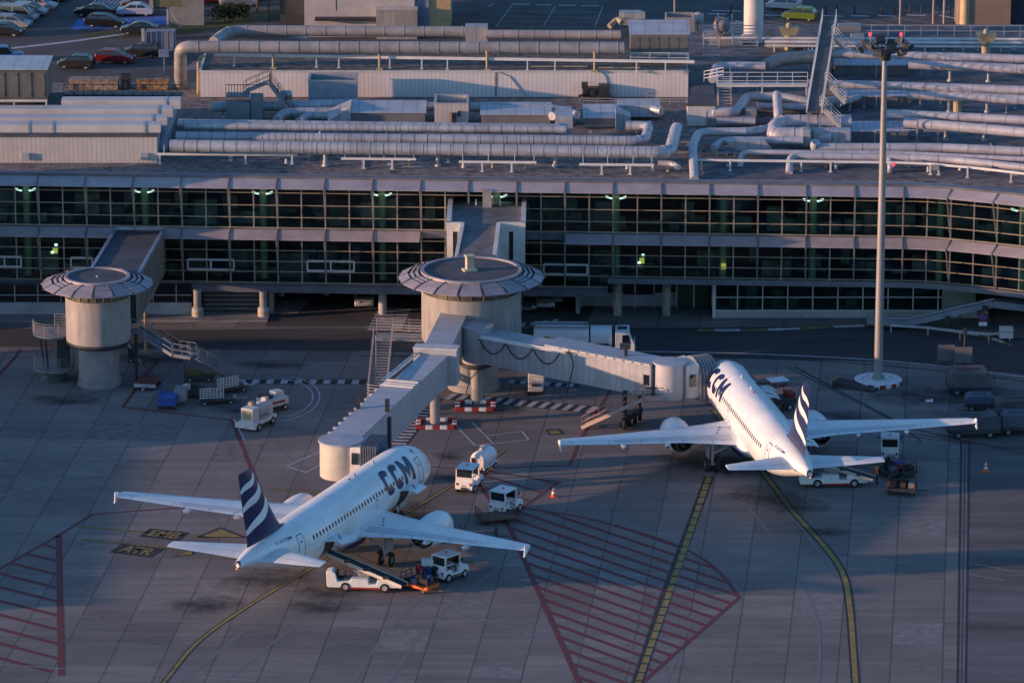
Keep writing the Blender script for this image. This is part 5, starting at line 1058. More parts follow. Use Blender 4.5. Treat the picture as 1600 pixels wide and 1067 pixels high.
def fpt(s, ph, off=0.0):
    a, zt, zb = fsec(s); b = (zt - zb) / 2; zc = (zt + zb) / 2; n_ = Vector((math.sin(ph) / max(a, .05), 0, math.cos(ph) / max(b, .05))).normalized()
    return Vector((a * math.sin(ph), 16 - s, zc + b * math.cos(ph))) + n_ * off
def phz(s, z, side): 
    a, zt, zb = fsec(s); b = (zt - zb) / 2; zc = (zt + zb) / 2; return side * math.acos(max(-1, min(1, (z - zc) / b)))
def airfoil(chord, th, n=9):
    """upper then lower points, (x aft, z)"""
    up = []; lo = []
    for i in range(n + 1):
        x = .5 * (1 - math.cos(math.pi * i / n)); y = 5 * th * (.2969 * math.sqrt(x) - .126 * x - .3516 * x * x + .2843 * x ** 3 - .1036 * x ** 4); c = .012 * math.sin(math.pi * x)
        up.append((x * chord, (y + c) * chord)); lo.append((x * chord, (-y * .8 + c) * chord))
    return up, lo
def wing_surf(mb, secs, n=9, vertical=False):
    """secs: (span x, le s, z, chord, thickness)"""
    rings = []
    for x, le, z, ch, th in secs:
        up, lo = airfoil(ch, th, n); ring = up + lo[-2:0:-1]
        rings.append([(x, 16 - le - p, z + q) if not vertical else (q, 16 - le - p, z) for p, q in ring])
    m = len(rings[0]); vs = [v for r_ in rings for v in r_]; fs = []
    for i in range(len(rings) - 1):
        for k in range(m): fs.append((i * m + k, i * m + (k + 1) % m, (i + 1) * m + (k + 1) % m, (i + 1) * m + k))
    fs.append(tuple(range(m))); fs.append(tuple(range(len(rings) * m - 1, (len(rings) - 1) * m - 1, -1)))
    return mb.add(vs, fs)
WS = [(0.6, 10.2, 2.35, 7.2, .15), (1.9, 11.0, 2.45, 6.25, .15), (3.8, 12.0, 2.62, 5.2, .135), (6.4, 13.35, 2.88, 3.9, .12), (11.5, 15.95, 3.48, 2.75, .11), (16.6, 18.55, 4.12, 1.62, .105), (16.95, 18.9, 4.17, 1.3, .10)]
TS = [(.3, 28.0, 4.75, 3.75, .11), (1.0, 28.45, 4.82, 3.45, .11), (3.6, 30.05, 5.1, 2.4, .10), (6.1, 31.55, 5.38, 1.42, .10), (6.22, 31.75, 5.39, 1.1, .09)]
def sec_at(S_, x):
    for a, b in zip(S_, S_[1:]):
        if x <= b[0]: t = (x - a[0]) / (b[0] - a[0]); return [a[i] + (b[i] - a[i]) * t for i in range(5)]
    return list(S_[-1])
def on_top(S_, x, f, sd, off=.012):
    _, le, z, ch, th = sec_at(S_, x); y = 5 * th * (.2969 * math.sqrt(f) - .126 * f - .3516 * f * f + .2843 * f ** 3 - .1036 * f ** 4) + .012 * math.sin(math.pi * f)
    return Vector((x * sd, 16 - le - f * ch, z + y * ch + off))
def topline(mb, S_, x0, f0, x1, f1, sd, w_=.035, n=8):
    for i in range(n):
        a = on_top(S_, x0 + (x1 - x0) * i / n, f0 + (f1 - f0) * i / n, sd); b = on_top(S_, x0 + (x1 - x0) * (i + 1) / n, f0 + (f1 - f0) * (i + 1) / n, sd)
        d = (b - a).normalized(); q = Vector((-d.y, d.x, 0)) * w_ / 2; mb.add([a - q, b - q, b + q, a + q], [(0, 1, 2, 3)])
def toppatch(mb, S_, x0, x1, f0, f1, sd, n=6, k=3, off=.014):
    P = [[on_top(S_, x0 + (x1 - x0) * i / n, f0 + (f1 - f0) * j / k, sd, off) for j in range(k + 1)] for i in range(n + 1)]
    for i in range(n):
        for j in range(k): mb.add([P[i][j], P[i + 1][j], P[i + 1][j + 1], P[i][j + 1]], [(0, 1, 2, 3)])
def bold_ccm():
    """heavy rounded C C M drawn as polygons"""
    mb = MB()
    for cx in (0, 1.12):
        for i in range(22):
            q = []
            for k in (i, i + 1):
                a = R(42 + (318 - 42) * k / 22); c, s_ = math.cos(a), math.sin(a); c = math.copysign(abs(c) ** .75, c); s_ = math.copysign(abs(s_) ** .75, s_); q.append(((cx + .50 * c, .62 * s_, 0), (cx + .19 * c, .27 * s_, 0)))
            mb.add([q[0][0], q[1][0], q[1][1], q[0][1]], [(0, 1, 2, 3)])
    x = 1.72
    for a in ([(0, -.6), (.33, -.6), (.33, .6), (0, .6)], [(.93, -.6), (1.26, -.6), (1.26, .6), (.93, .6)], [(.33, .6), (.33, .02), (.63, -.42), (.63, .06)], [(.93, .6), (.63, .06), (.63, -.42), (.93, .02)]):
        mb.add([(x + p, q, 0) for p, q in a], [tuple(range(4))])
    me = bpy.data.meshes.new('ccm'); me.from_pydata(mb.v, [], mb.f); return me
def fus_text(name, txt, s_c, ph_c, hgt, width, side, m, parent, bold=.0):
    me = bold_ccm() if txt == 'CCM' else text_mesh(txt, 1.0, bold); me.materials.clear(); me.materials.append(MT[m]); b = bmesh.new(); b.from_mesh(me); bmesh.ops.triangulate(b, faces=b.faces)
    xs = [v.co.x for v in b.verts]; ys = [v.co.y for v in b.verts]; w_, h_ = max(xs) - min(xs), max(ys) - min(ys); cx, cy = (max(xs) + min(xs)) / 2, (max(ys) + min(ys)) / 2
    for v in b.verts: v.co.x = (v.co.x - cx) * width / w_; v.co.y = (v.co.y - cy) * hgt / h_
    k = max(1, int(hgt / .16))
    for i in range(1, k):
        y = -hgt / 2 + hgt * i / k; bmesh.ops.bisect_plane(b, geom=b.verts[:] + b.edges[:] + b.faces[:], plane_co=(0, y, 0), plane_no=(0, 1, 0))
    for v in b.verts:
        u, t = v.co.x, v.co.y; s = s_c - side * u if True else 0    # starboard: text runs aft to nose
        v.co = fpt(s, ph_c - side * t / 1.98, .018)
    bmesh.ops.recalc_face_normals(b, faces=b.faces); b.to_mesh(me); b.free(); o = bpy.data.objects.new(name, me); C.objects.link(o); o.parent = parent; return o
A = thing('airliner', 'white twin engine airliner with navy striped tail parked at the left bridge', 'airliner', (0, 0, 0), 0, 'white airliners with navy striped tails')
m = MB(); n = 40; rings = []
def fus_s():
    out = []; s = 0
    for a, b in zip(FS, FS[1:]):
        k = max(1, int((b[0] - a[0]) / .8)); out += [a[0] + (b[0] - a[0]) * i / k for i in range(k)]
    return out + [FS[-1][0]]
SS = fus_s(); vs = [fpt(s, 2 * math.pi * k / n) for s in SS for k in range(n)]; fs = [(i * n + k, i * n + (k + 1) % n, (i + 1) * n + (k + 1) % n, (i + 1) * n + k) for i in range(len(SS) - 1) for k in range(n)] + [tuple(range(n)), tuple(range(len(SS) * n - 1, (len(SS) - 1) * n - 1, -1))]
m.add(vs, fs); fus = m.build('fuselage', 'airwhite', A)
m = MB()
prof = [(9.4, .3, 1.9), (10.2, 1.3, 1.55), (11.4, 2.1, 1.38), (14, 2.3, 1.34), (16.6, 2.3, 1.36), (18.2, 1.95, 1.5), (19.4, 1.1, 1.66), (20.2, .3, 1.85)]
k = 20; vs = []
for s, hw, zb in prof: vs += [(hw * math.sin(2 * math.pi * i / k), 16 - s, (zb + 2.95) / 2 + (2.95 - zb) / 2 * math.cos(2 * math.pi * i / k)) for i in range(k)]
m.add(vs, [(i * k + j, i * k + (j + 1) % k, (i + 1) * k + (j + 1) % k, (i + 1) * k + j) for i in range(len(prof) - 1) for j in range(k)]); m.build('belly_fairing', 'airwhite', A)
for sd in (-1, 1):
    m = MB()
    ring = [(2.32 * sd, 16 - 16.2, 2.2), (2.33 * sd, 16 - 17.6, 2.35), (2.05 * sd, 16 - 19.2, 2.3), (1.75 * sd, 16 - 19.6, 2.0), (2.05 * sd, 16 - 18.2, 1.85), (2.28 * sd, 16 - 16.8, 1.9)]
    m.add([(x + .02 * sd, y, z) for x, y, z in ring], [tuple(range(6))]); m.build('belly_stripe', 'navy', A, smooth=False)
# thin seams round the fuselage
m = MB()
for s in (4.6, 8.8, 12.2, 15.4, 18.9, 22.2, 25.2, 30.2):
    for i in range(28):
        a, b = R(-115 + 230 * i / 28), R(-115 + 230 * (i + 1) / 28); m.add([fpt(s, a, .006), fpt(s, b, .006), fpt(s + .03, b, .006), fpt(s + .03, a, .006)], [(0, 1, 2, 3)])
m.build('skin_seam', mat('skin_seam', (.42, .43, .46), .5, var=0), A, smooth=False)
# cabin windows: one small oval pane each, on both sides
for sd in (-1, 1):
    for i in range(32):
        s = 7.9 + i * .533; zc = 4.55; m = MB(); q = []
        for k in range(8):
            a = 2 * math.pi * k / 8; ss = s + .13 * math.cos(a); q.append(fpt(ss, phz(ss, zc + .19 * math.sin(a), sd), .012))
        m.add(q, [tuple(range(8))]); m.build('cabin_window', 'pane', A, smooth=False)
# doors: raised outline frames
def door_outline(sc_, w_, z0, z1, sd, m_, t_=.06, name='door_outline'):
    m = MB(); pts = []; n_ = 10
    for i in range(n_ + 1): pts.append((sc_ - w_ / 2, z0 + (z1 - z0) * i / n_))
    for i in range(n_ + 1): pts.append((sc_ + w_ / 2, z1 - (z1 - z0) * i / n_))
    pts.append(pts[0])
    for (sa, za), (sb, zb) in zip(pts, pts[1:]):
        for st_ in (0,):
            if abs(sa - sb) < 1e-4: q = [fpt(sa - t_ / 2, phz(sa, za, sd), .014), fpt(sa - t_ / 2, phz(sa, zb, sd), .014), fpt(sa + t_ / 2, phz(sa, zb, sd), .014), fpt(sa + t_ / 2, phz(sa, za, sd), .014)]
            else: q = [fpt(sa, phz(sa, za - t_ / 2, sd), .014), fpt(sb, phz(sb, za - t_ / 2, sd), .014), fpt(sb, phz(sb, za + t_ / 2, sd), .014), fpt(sa, phz(sa, za + t_ / 2, sd), .014)]
            m.add(q, [(0, 1, 2, 3)])
    ph = phz(sc_, z1 - .5, sd); m.add([fpt(sc_ - .09, ph - .05 * sd, .014), fpt(sc_ + .09, ph - .05 * sd, .014), fpt(sc_ + .09, ph + .05 * sd, .014), fpt(sc_ - .09, ph + .05 * sd, .014)], [(0, 1, 2, 3)])
    return m.build(name, m_, A, smooth=False)
for sd in (-1, 1):
    door_outline(26.15, .82, 3.35, 5.2, sd, 'navy'); door_outline(5.05, .82, 3.3, 5.15, sd, 'navy'); door_outline(13.4, .55, 3.7, 4.75, sd, 'line', .03, 'emergency_exit')
# cockpit windows
for sd in (-1, 1):
    for (sa, sb, za, zb, pa, pb) in ((1.72, 2.35, 4.25, 4.72, .12, .62), (2.0, 2.75, 4.2, 4.68, .68, 1.05), (2.5, 3.2, 4.15, 4.62, 1.1, 1.32)):
        m = MB(); m.add([fpt(sa, pa * sd, .012), fpt(sb, pa * sd, .012), fpt(sb, pb * sd, .012), fpt(sa, pb * sd, .012)], [(0, 1, 2, 3)]); m.build('cockpit_window', 'darkglass', A, smooth=False)
fus_text('airline_lettering', 'CCM', 8.8, R(58), 2.05, 5.3, 1, 'navy', A, .045); fus_text('airline_lettering', 'CCM', 8.0, R(-57), 1.8, 5.2, -1, 'navy', A, .045)
fus_text('registration', 'F-GYJM', 28.1, R(52), .42, 2.1, 1, 'navy', A, .01); fus_text('registration', 'F-GYJM', 28.1, R(-52), .42, 2.1, -1, 'navy', A, .01)
m = MB()
for x, t, w_, h_ in ((-.3, .1, .35, .12), (0, .16, .3, .28), (.25, 0, .32, .14), (.05, -.18, .22, .16), (-.22, -.1, .2, .1)):
    for sd in (-1, 1): m.add([fpt(4.6 + x - w_ / 2, sd * (R(30) - (t - h_ / 2) / 2), .016), fpt(4.6 + x + w_ / 2, sd * (R(30) - (t - h_ / 2 + .05) / 2), .016), fpt(4.6 + x + w_ / 2 - .08, sd * (R(30) - (t + h_ / 2) / 2), .016), fpt(4.6 + x - w_ / 2, sd * (R(30) - (t + h_ / 2) / 2), .016)], [(0, 1, 2, 3)])
m.build('small_emblem', mat('emblem_brown', (.30, .27, .20), .5), A, smooth=False)
# wings
tipf = MT['airwhite']
for sd in (-1, 1):
    m = MB(); wing_surf(m, [(x * sd, le, z, ch, th) for x, le, z, ch, th in WS]); wg = m.build('wing', 'airgrey', A)
    m = MB()
    topline(m, WS, 2.1, .70, 16.3, .68, sd, .03, 20); topline(m, WS, 2.1, .16, 16.4, .16, sd, .025, 20); topline(m, WS, 2.3, .86, 12.6, .86, sd, .05, 14)
    for x in (3.9, 6.4, 8.2, 10.0, 11.9, 12.8, 15.9): topline(m, WS, x, .68, x + .02, .99, sd, .04, 3)
    for x in (4.6, 6.6, 9.4, 12.2, 14.8): topline(m, WS, x, .02, x, .16, sd, .035, 2)
    m.build('panel_line', 'line', wg, smooth=False)
    m = MB(); toppatch(m, WS, 2.2, 6.2, .70, .86, sd); toppatch(m, WS, 6.6, 12.4, .70, .82, sd); m.build('spoiler', mat('spoiler_grey', (.56, .60, .63), .45, var=.06), wg, smooth=False)
    m = MB(); 
    for x, f in ((2.7, .42), (2.95, .52), (3.2, .62)): a = on_top(WS, x, f, sd, .02); m.box(a.x, a.y, a.z, .12, .34, .01)
    m.build('wing_mark', 'red', wg, smooth=False)
    # wing tip fence: arrow shaped plate above and below the tip
    m = MB(); X = 17.0 * sd; pl = [(19.2, 4.17), (19.9, 4.5), (20.25, 4.52), (20.2, 4.2), (20.35, 3.68), (20.1, 3.7)]
    m.extr([(X - .035, 16 - s, z) for s, z in pl], (.07, 0, 0)); m.build('wingtip_fence', 'airwhite', wg, smooth=False)
    for x, l in ((4.9, 2.0), (7.9, 2.3), (11.6, 2.1)):
        _, le, z, ch, th = sec_at(WS, x); y0 = 16 - le - ch * .62; m = MB()
        pts = [(x * sd, y0 - l * f, z - .08 - .18 * math.sin(math.pi * min(1, f * 1.1)) + .06 * f) for f in (0, .15, .35, .6, .8, 1.0)]
        m.tube(pts, [.03, .15, .2, .19, .13, .05], 10); fr = m.build('flap_track_fairing', 'airwhite', wg)
        m = MB(); m.tube([pts[-2], pts[-1]], [.135, .055], 10); 
        p = Vector(pts[-1]); q = Vector(pts[-2]); mm = MB(); mm.tube([q + (p - q) * .55, p + (p - q) * .05], [.105, .055], 10); mm.build('fairing_tip', 'red', fr)
    # engine
    ex, ez = 5.75 * sd, 1.80
    eng = None; m = MB(); prof = [(.72, 10.6), (.84, 8.98), (.94, 8.76), (1.02, 8.78), (1.12, 9.1), (1.2, 9.9), (1.2, 10.9), (1.12, 11.9), (.98, 12.55), (.93, 12.56), (.93, 11.6)]
    m.lathe([(r_, 15.0 - s) for r_, s in prof], (ex, 0, ez), 36, 'y'); eng = m.build('engine', 'airwhite', A)
    m = MB(); m.lathe([(.845, 15.0 - 8.98), (.95, 15.0 - 8.755), (1.03, 15.0 - 8.775), (1.10, 15.0 - 8.97)], (ex, 0, ez), 36, 'y'); m.build('intake_lip', 'steel', eng)
    m = MB(); m.lathe([(.92, 15.0 - 11.7), (.0, 15.0 - 11.7)], (ex, 0, ez), 32, 'y'); m.lathe([(.0, 15.0 - 9.6), (.8, 15.0 - 9.9)], (ex, 0, ez), 32, 'y'); m.build('fan_duct', 'dark', eng)
    m = MB(); m.lathe([(.64, 15.0 - 11.7), (.62, 15.0 - 12.6), (.50, 15.0 - 13.3), (.47, 15.0 - 13.3), (.47, 15.0 - 12.6)], (ex, 0, ez), 28, 'y'); m.build('core_nozzle', mat('burnt_metal', (.12, .11, .10), .4, metal=.7, var=.2), eng)
    m = MB(); m.lathe([(.4, 15.0 - 12.7), (.26, 15.0 - 13.4), (.02, 15.0 - 14.0)], (ex, 0, ez), 20, 'y'); m.build('exhaust_cone', 'dark', eng)
    m = MB(); m.extr([(ex - .14, 15.0 - s, z) for s, z in ((9.6, ez + 1.1), (12.0, 2.95), (14.4, 2.85), (13.8, 2.35), (12.0, 2.1))], (.28, 0, 0)); m.build('pylon', 'airwhite', eng, smooth=False)
    # tailplane
    m = MB(); wing_surf(m, [(x * sd, le, z, ch, th) for x, le, z, ch, th in TS]); tp = m.build('tailplane', 'airgrey', A)
    m = MB(); topline(m, TS, 1.0, .68, 6.0, .68, sd, .035, 8); topline(m, TS, 1.4, .12, 6.0, .14, sd, .025, 8); m.build('elevator_line', 'line', tp, smooth=False)
    # main gear
    m = MB(); m.tube([(3.75 * sd, -.1, 2.5), (3.8 * sd, -.1, .62)], [.16, .13], 12); m.tube([(3.75 * sd, -.15, 1.5), (2.4 * sd, -.1, 2.1)], .07, 8); m.tube([(3.35 * sd, -.1, .6), (4.25 * sd, -.1, .6)], .09, 10)
    m.extr([(4.15 * sd, .5, 1.2), (4.15 * sd, -.7, 1.2), (4.2 * sd, -.7, 2.3), (4.2 * sd, .5, 2.3)], (.04 * sd, 0, 0)); lg = m.build('main_gear', 'lgrey', A)
    for wx in (3.38, 4.22):
        m = MB(); m.lathe([(.25, -.19), (.48, -.2), (.575, -.12), (.59, 0), (.575, .12), (.48, .2), (.25, .19)], (wx * sd, -.1, .59), 28, 'x'); wl = m.build('wheel', 'black', lg)
        m = MB(); m.lathe([(0, -.15), (.26, -.17), (.26, .17), (0, .15)], (wx * sd, -.1, .59), 20, 'x'); m.build('rim', 'grey', wl)
# nose gear
m = MB(); m.tube([(0, 10.95, 1.9), (0, 10.85, .4)], .10, 10); m.tube([(-.3, 10.85, .38), (.3, 10.85, .38)], .06, 8); m.tube([(0, 10.9, 1.0), (0, 12.0, 1.9)], .05, 8)
for sd in (-1, 1): m.extr([(.42 * sd, 10.3, 1.15), (.42 * sd, 11.5, 1.15), (.42 * sd, 11.5, 1.85), (.42 * sd, 10.3, 1.85)], (.03, 0, 0))
ng = m.build('nose_gear', 'lgrey', A)
for sd in (-1, 1):
    m = MB(); m.lathe([(.1, -.12), (.33, -.12), (.38, 0), (.33, .12), (.1, .12)], (.27 * sd, 10.85, .38), 24, 'x'); m.build('wheel', 'black', ng)
# fin with dorsal fillet and three white wavy stripes
FN = [(25.6, 5.80, 6.6, .05), (26.6, 6.05, 5.55, .085), (27.2, 6.6, 5.0, .10), (29.2, 9.0, 3.65, .10), (31.35, 11.62, 2.1, .10), (31.6, 11.78, 1.75, .08)]
m = MB(); wing_surf(m, [(0, le, z, ch, th) for le, z, ch, th in FN], vertical=True); fin = m.build('fin', 'navy', A)
def fin_pt(z, f, sd, off=.016):
    for a, b in zip(FN, FN[1:]):
        if z <= b[1]: t = (z - a[1]) / (b[1] - a[1]); le, ch, th = a[0] + (b[0] - a[0]) * t, a[2] + (b[2] - a[2]) * t, a[3] + (b[3] - a[3]) * t; break
    y = 5 * th * (.2969 * math.sqrt(f) - .126 * f - .3516 * f * f + .2843 * f ** 3 - .1036 * f ** 4) + .012 * math.sin(math.pi * f) * (1 if sd > 0 else -.0)
    if sd < 0: y = 5 * th * .8 * (.2969 * math.sqrt(f) - .126 * f - .3516 * f * f + .2843 * f ** 3 - .1036 * f ** 4) - .012 * math.sin(math.pi * f)
    return Vector(((y * ch + off) * sd, 16 - le - f * ch, z))
for sd in (-1, 1):
    for z0, z1, w0, w1 in ((10.2, 11.3, .34, .34), (8.75, 10.15, .42, .55), (6.85, 8.75, .42, .66)):
        m = MB(); k = 18; P = []
        for i in range(k + 1):
            t = i / k; f = .995 - .985 * t; wv = .16 * math.sin(2 * math.pi * (t * .95 + .1)); z = z0 + (z1 - z0) * (t ** 1.15) + wv; w_ = w0 + (w1 - w0) * t + .16 * math.sin(math.pi * t)
            P.append([fin_pt(min(11.7, z + w_ * (j / 2 - .5)), max(.012, f), sd) for j in range(3)])
        for i in range(k):
            for j in range(2): m.add([P[i][j], P[i + 1][j], P[i + 1][j + 1], P[i][j + 1]], [(0, 1, 2, 3)])
        m.build('tail_stripe', 'airwhite', fin, smooth=False)
m = MB(); m.add([fin_pt(6.2 + .8 * 0, .70, 1, .02)] * 1 + [fin_pt(6.2, .71, 1, .02), fin_pt(11.6, .71, 1, .02), fin_pt(11.6, .70, 1, .02)], [(0, 1, 2, 3)]); m.build('rudder_line', 'dark', fin, smooth=False)
# APU outlet, antennas, beacon
m = MB(); m.lathe([(.30, 16 - 33.2), (.27, 16 - 33.9), (.2, 16 - 33.92), (.2, 16 - 33.5), (0, 16 - 33.5)], (0, 0, 4.99), 20, 'y'); m.build('exhaust_outlet', 'dark', A)
m = MB(); m.lathe([(.06, 0), (.05, .05), (0, .09)], (.0, 16 - 33.95, 4.72), 8); m.build('tail_light', 'hotlamp', A)
m = MB()
for s in (9.5, 13.0): m.extr([(-.02, 16 - s, 5.86), (-.02, 16 - s - .35, 5.86), (-.02, 16 - s - .4, 6.12), (-.02, 16 - s - .2, 6.12)], (.04, 0, 0))
m.build('antenna', 'offwhite', A, smooth=False)
m = MB(); m.lathe([(.1, 0), (.09, .08), (0, .12)], (0, 16 - 14.2, 5.86), 10); m.build('beacon', 'red', A)
# open cargo doors on the starboard side, swung outwards, with dark patches for the holds and the shade under the doors
for s0, s1, fwd in ((7.3, 9.1, 1), (21.0, 22.8, 0)):
    m = MB(); k = 8; ph0, ph1 = phz((s0 + s1) / 2, 3.7, 1), phz((s0 + s1) / 2, 1.95, 1); P = [[fpt(s, ph0 + (ph1 - ph0) * j / 5, .02) for j in range(6)] for s in (s0, s1)]
    for j in range(5): m.add([P[0][j], P[1][j], P[1][j + 1], P[0][j + 1]], [(0, 1, 2, 3)])
    m.build('cargo_hold_shade', 'dark', A, smooth=False)
    m = MB(); h_ = fpt((s0 + s1) / 2, ph0, 0); pr = [(0, 0), (.5, .12), (1.0, .10), (1.4, -.06)]
    q = [(h_.x + dx + .02, z_ + h_.z) for dx, z_ in pr]; vs = []
    for s in (s0, s1): vs += [(x, 16 - s, z) for x, z in q] + [(x, 16 - s, z + .09) for x, z in q]
    n4 = 4; fs = []
    for j in range(3): fs += [(j, j + 1, 8 + j + 1, 8 + j), (4 + j, 12 + j, 12 + j + 1, 4 + j + 1), (j, 4 + j, 4 + j + 1, j + 1), (8 + j, 8 + j + 1, 12 + j + 1, 12 + j)]
    fs += [(3, 7, 15, 11), (0, 8, 12, 4)]; m.add(vs, fs); cd = m.build('cargo_door', 'airwhite', A, smooth=False)
    m = MB(); cx_ = h_.x + .75; m.tube([(cx_ - .3, 16 - s0 - .5, h_.z + .22), (cx_, 16 - s0 - .8, h_.z + .23), (cx_ + .1, 16 - s0 - 1.1, h_.z + .21), (cx_ + .35, 16 - s0 - 1.3, h_.z + .18)], .03, 6); m.build('door_latch', 'dark', cd)
def place(o, mid, h):
    h = Vector(h).normalized(); o.location = (mid[0] + h.x * 4.5, mid[1] + h.y * 4.5, 0); o.rotation_euler = (0, 0, math.atan2(h.y, h.x) - math.pi / 2)
place(A, (-14.85, -67.6), (.388, .922))
A2 = dup(A, label='white twin engine airliner with navy striped tail parked at the right bridge')
place(A2, (20.63, -44.46), (-.176, .984))
# ================================================================ BOARDING BRIDGES
def hull(m, A, B):   # A,B : 4-point rings
    return m.add(list(A) + list(B), [(3, 2, 1, 0), (4, 5, 6, 7), (0, 1, 5, 4), (1, 2, 6, 5), (2, 3, 7, 6), (3, 0, 4, 7)])
def tunnel(t, o, P0, P1, wd, h, name, m_wall, m_roof='lgrey'):
    """P = floor centre points"""
    P0, P1 = Vector(P0) - o, Vector(P1) - o; d = Vector((P1.x - P0.x, P1.y - P0.y, 0)).normalized(); n_ = Vector((-d.y, d.x, 0)) * wd / 2; U = Vector((0, 0, h))
    m = MB(); hull(m, [P0 - n_, P0 + n_, P0 + n_ + U, P0 - n_ + U], [P1 - n_, P1 + n_, P1 + n_ + U, P1 - n_ + U]); w_ = m.build(name, m_wall, t, smooth=False)
    m = MB(); k = n_ * 1.03; hull(m, [P0 - k + U, P0 + k + U, P0 + k + U * 1.03, P0 - k + U * 1.03], [P1 - k + U, P1 + k + U, P1 + k + U * 1.03, P1 - k + U * 1.03]); m.build('tunnel_roof', m_roof, t, smooth=False)
    return w_
bw = striped('bridge_panelling', (.43, .43, .45), (.30, .30, .33), 0, .55, .14, .5, .05, .13)
bwy = striped('bridge_panelling_across', (.40, .40, .43), (.31, .31, .35), 1, .55, .12, .5, .05, .07)
roofm = mat('bridge_roof_paint', (.38, .41, .46), .55, var=.08)
def bollard_base(px, py, col_top, label, r=.42):
    c = at(px, py); t = thing('column_guard', label, 'kerb', (c.x, c.y, 0), group=None)
    for sx_, sy_, l, w_ in ((0, -1.1, 3.0, .4), (0, 1.1, 3.0, .4), (-1.5, 0, .4, 2.2), (1.5, 0, .4, 2.2)):
        n = 5; 
        a_, b_ = MB(), MB()
        for i in range(n):
            f = (i + .5) / n - .5; q = (a_ if i % 2 == 0 else b_)
            if l > w_: q.box(sx_ + f * l, sy_, .14, l / n, w_, .28)
            else: q.box(sx_, sy_ + f * w_, .14, l, w_ / n, .28)
        a_.build('red_block', 'red', t, smooth=False, bevel=.04); b_.build('white_block', 'white', t, smooth=False, bevel=.04)
    return t
# ---- left bridge
t = thing('boarding_bridge', 'long pale boarding bridge running down to the left aircraft with a round cab', 'boarding bridge', (-6.4, -27.6, 0)); o = Vector(t.location)
A0 = Vector((-4.9, -19.0, 4.3)); A1 = Vector((-6.2, -28.6, 4.0)); B0 = Vector((-6.35, -29.6, 3.95)); C_ = Vector((-13.3, -51.4, 3.1)); M_ = B0 + (C_ - B0) * .36
tunnel(t, o, A0, A1, 2.2, 2.8, 'fixed_tunnel', bwy, roofm)
tunnel(t, o, A1 + Vector((.1, .5, -.1)), B0, 3.6, 3.05, 'collar', 'lgrey', 'offwhite')
tunnel(t, o, B0, M_ + (C_ - B0) * .05, 2.15, 2.55, 'inner_tunnel', bwy, roofm)
tunnel(t, o, M_, C_, 2.55, 2.8, 'outer_tunnel', bwy, roofm)
d = (C_ - M_); hd = Vector((d.x, d.y, 0)).normalized(); nl = Vector((hd.y, -hd.x, 0))   # towards -x side
if nl.x > 0: nl = -nl
m = MB()
for i in range(12):
    p = M_ + d * (.03 + .93 * i / 11) - o + nl * 1.45 + Vector((0, 0, 2.62)); m.box(p.x, p.y, p.z, .75, .28, .14)
m.build('cable_bracket', 'offwhite', t, smooth=False)
m = MB()
p0, p1 = B0 - o + nl * 1.35 + Vector((0, 0, 2.7)), M_ - o + nl * 1.5 + Vector((0, 0, 2.85)); m.tube([p0, p1], .09, 6); m.tube([p0 + nl * .3, p1 + nl * .3], .06, 6); m.build('cable_tray', 'steel', t)
m = MB()
for f in (0.0, .05, .085):
    p = M_ + d * f - o + Vector((0, 0, 2.95)); m.beam(p - nl * 1.35, p + nl * 1.35, .22, .14)
m.build('roof_rib', 'offwhite', t, smooth=False)
for f in (.52, .545):
    pass
m = MB()
for sg, f in ((1, .50), (-1, .505)):
    p = M_ + d * f - o + nl * sg * 1.25 + Vector((0, 0, 2.9)); m.box(p.x, p.y, p.z + .5, .36, .36, 1.0)
m.build('drive_column_head', 'dark', t, smooth=False)
Cc = C_ - o + hd * .3
m = MB(); m.lathe([(0, -.05), (1.62, -.05), (1.66, 0), (1.66, 2.75), (1.75, 2.78)], Cc, 40); m.build('cab_drum', mat('cab_sunlit_cream', (.58, .53, .44), .5, var=.08), t)  # cream tint holds the yellow of the low sun on the drum
m = MB(); m.lathe([(1.78, 2.78), (1.78, 2.92), (0, 3.0)], Cc, 40); m.build('cab_roof', roofm, t)
# cab head and dark bellows reaching the door
door = Vector((-10.75, -52.3, 3.1)) - o; hd2 = Vector((door.x - Cc.x, door.y - Cc.y, 0)).normalized(); n2 = Vector((-hd2.y, hd2.x, 0))
p0, p1 = Cc + hd2 * 1.1, Cc + hd2 * 2.0
m = MB(); hull(m, [p0 - n2 * 1.4, p0 + n2 * 1.4, p0 + n2 * 1.4 + Vector((0, 0, 2.75)), p0 - n2 * 1.4 + Vector((0, 0, 2.75))], [p1 - n2 * 1.5, p1 + n2 * 1.5, p1 + n2 * 1.5 + Vector((0, 0, 2.8)), p1 - n2 * 1.5 + Vector((0, 0, 2.8))]); m.build('cab_head', 'offwhite', t, smooth=False)
def bellows(t, p0, p1, n2, dz, m_, zz=2.9):
    m = MB(); k = 7
    for i in range(k):
        a = p0 + (p1 - p0) * i / k; b = p0 + (p1 - p0) * (i + .55) / k; g_ = 1.62 if i % 1 == 0 else 1.5
        for q0, q1, w_ in ((a, b, 1.68), (b, p0 + (p1 - p0) * (i + 1) / k, 1.55)):
            h0 = zz + (.12 if w_ > 1.6 else 0); r0 = [q0 - n2 * w_, q0 + n2 * w_] ; r1 = [q1 - n2 * w_, q1 + n2 * w_]
            hull(m, [r0[0], r0[1], r0[1] + Vector((0, 0, h0)), r0[0] + Vector((0, 0, h0))], [r1[0], r1[1], r1[1] + Vector((0, 0, h0)), r1[0] + Vector((0, 0, h0))])
    return m.build('bellows', m_, t, smooth=False)
bellows(t, p1, p1 + hd2 * 1.35, n2, 0, mat('bellows_bluegrey', (.10, .13, .19), .8, var=.2), 2.9)
m = MB(); q = p0 + n2 * 0 + Vector((0, 0, 1.5)); 
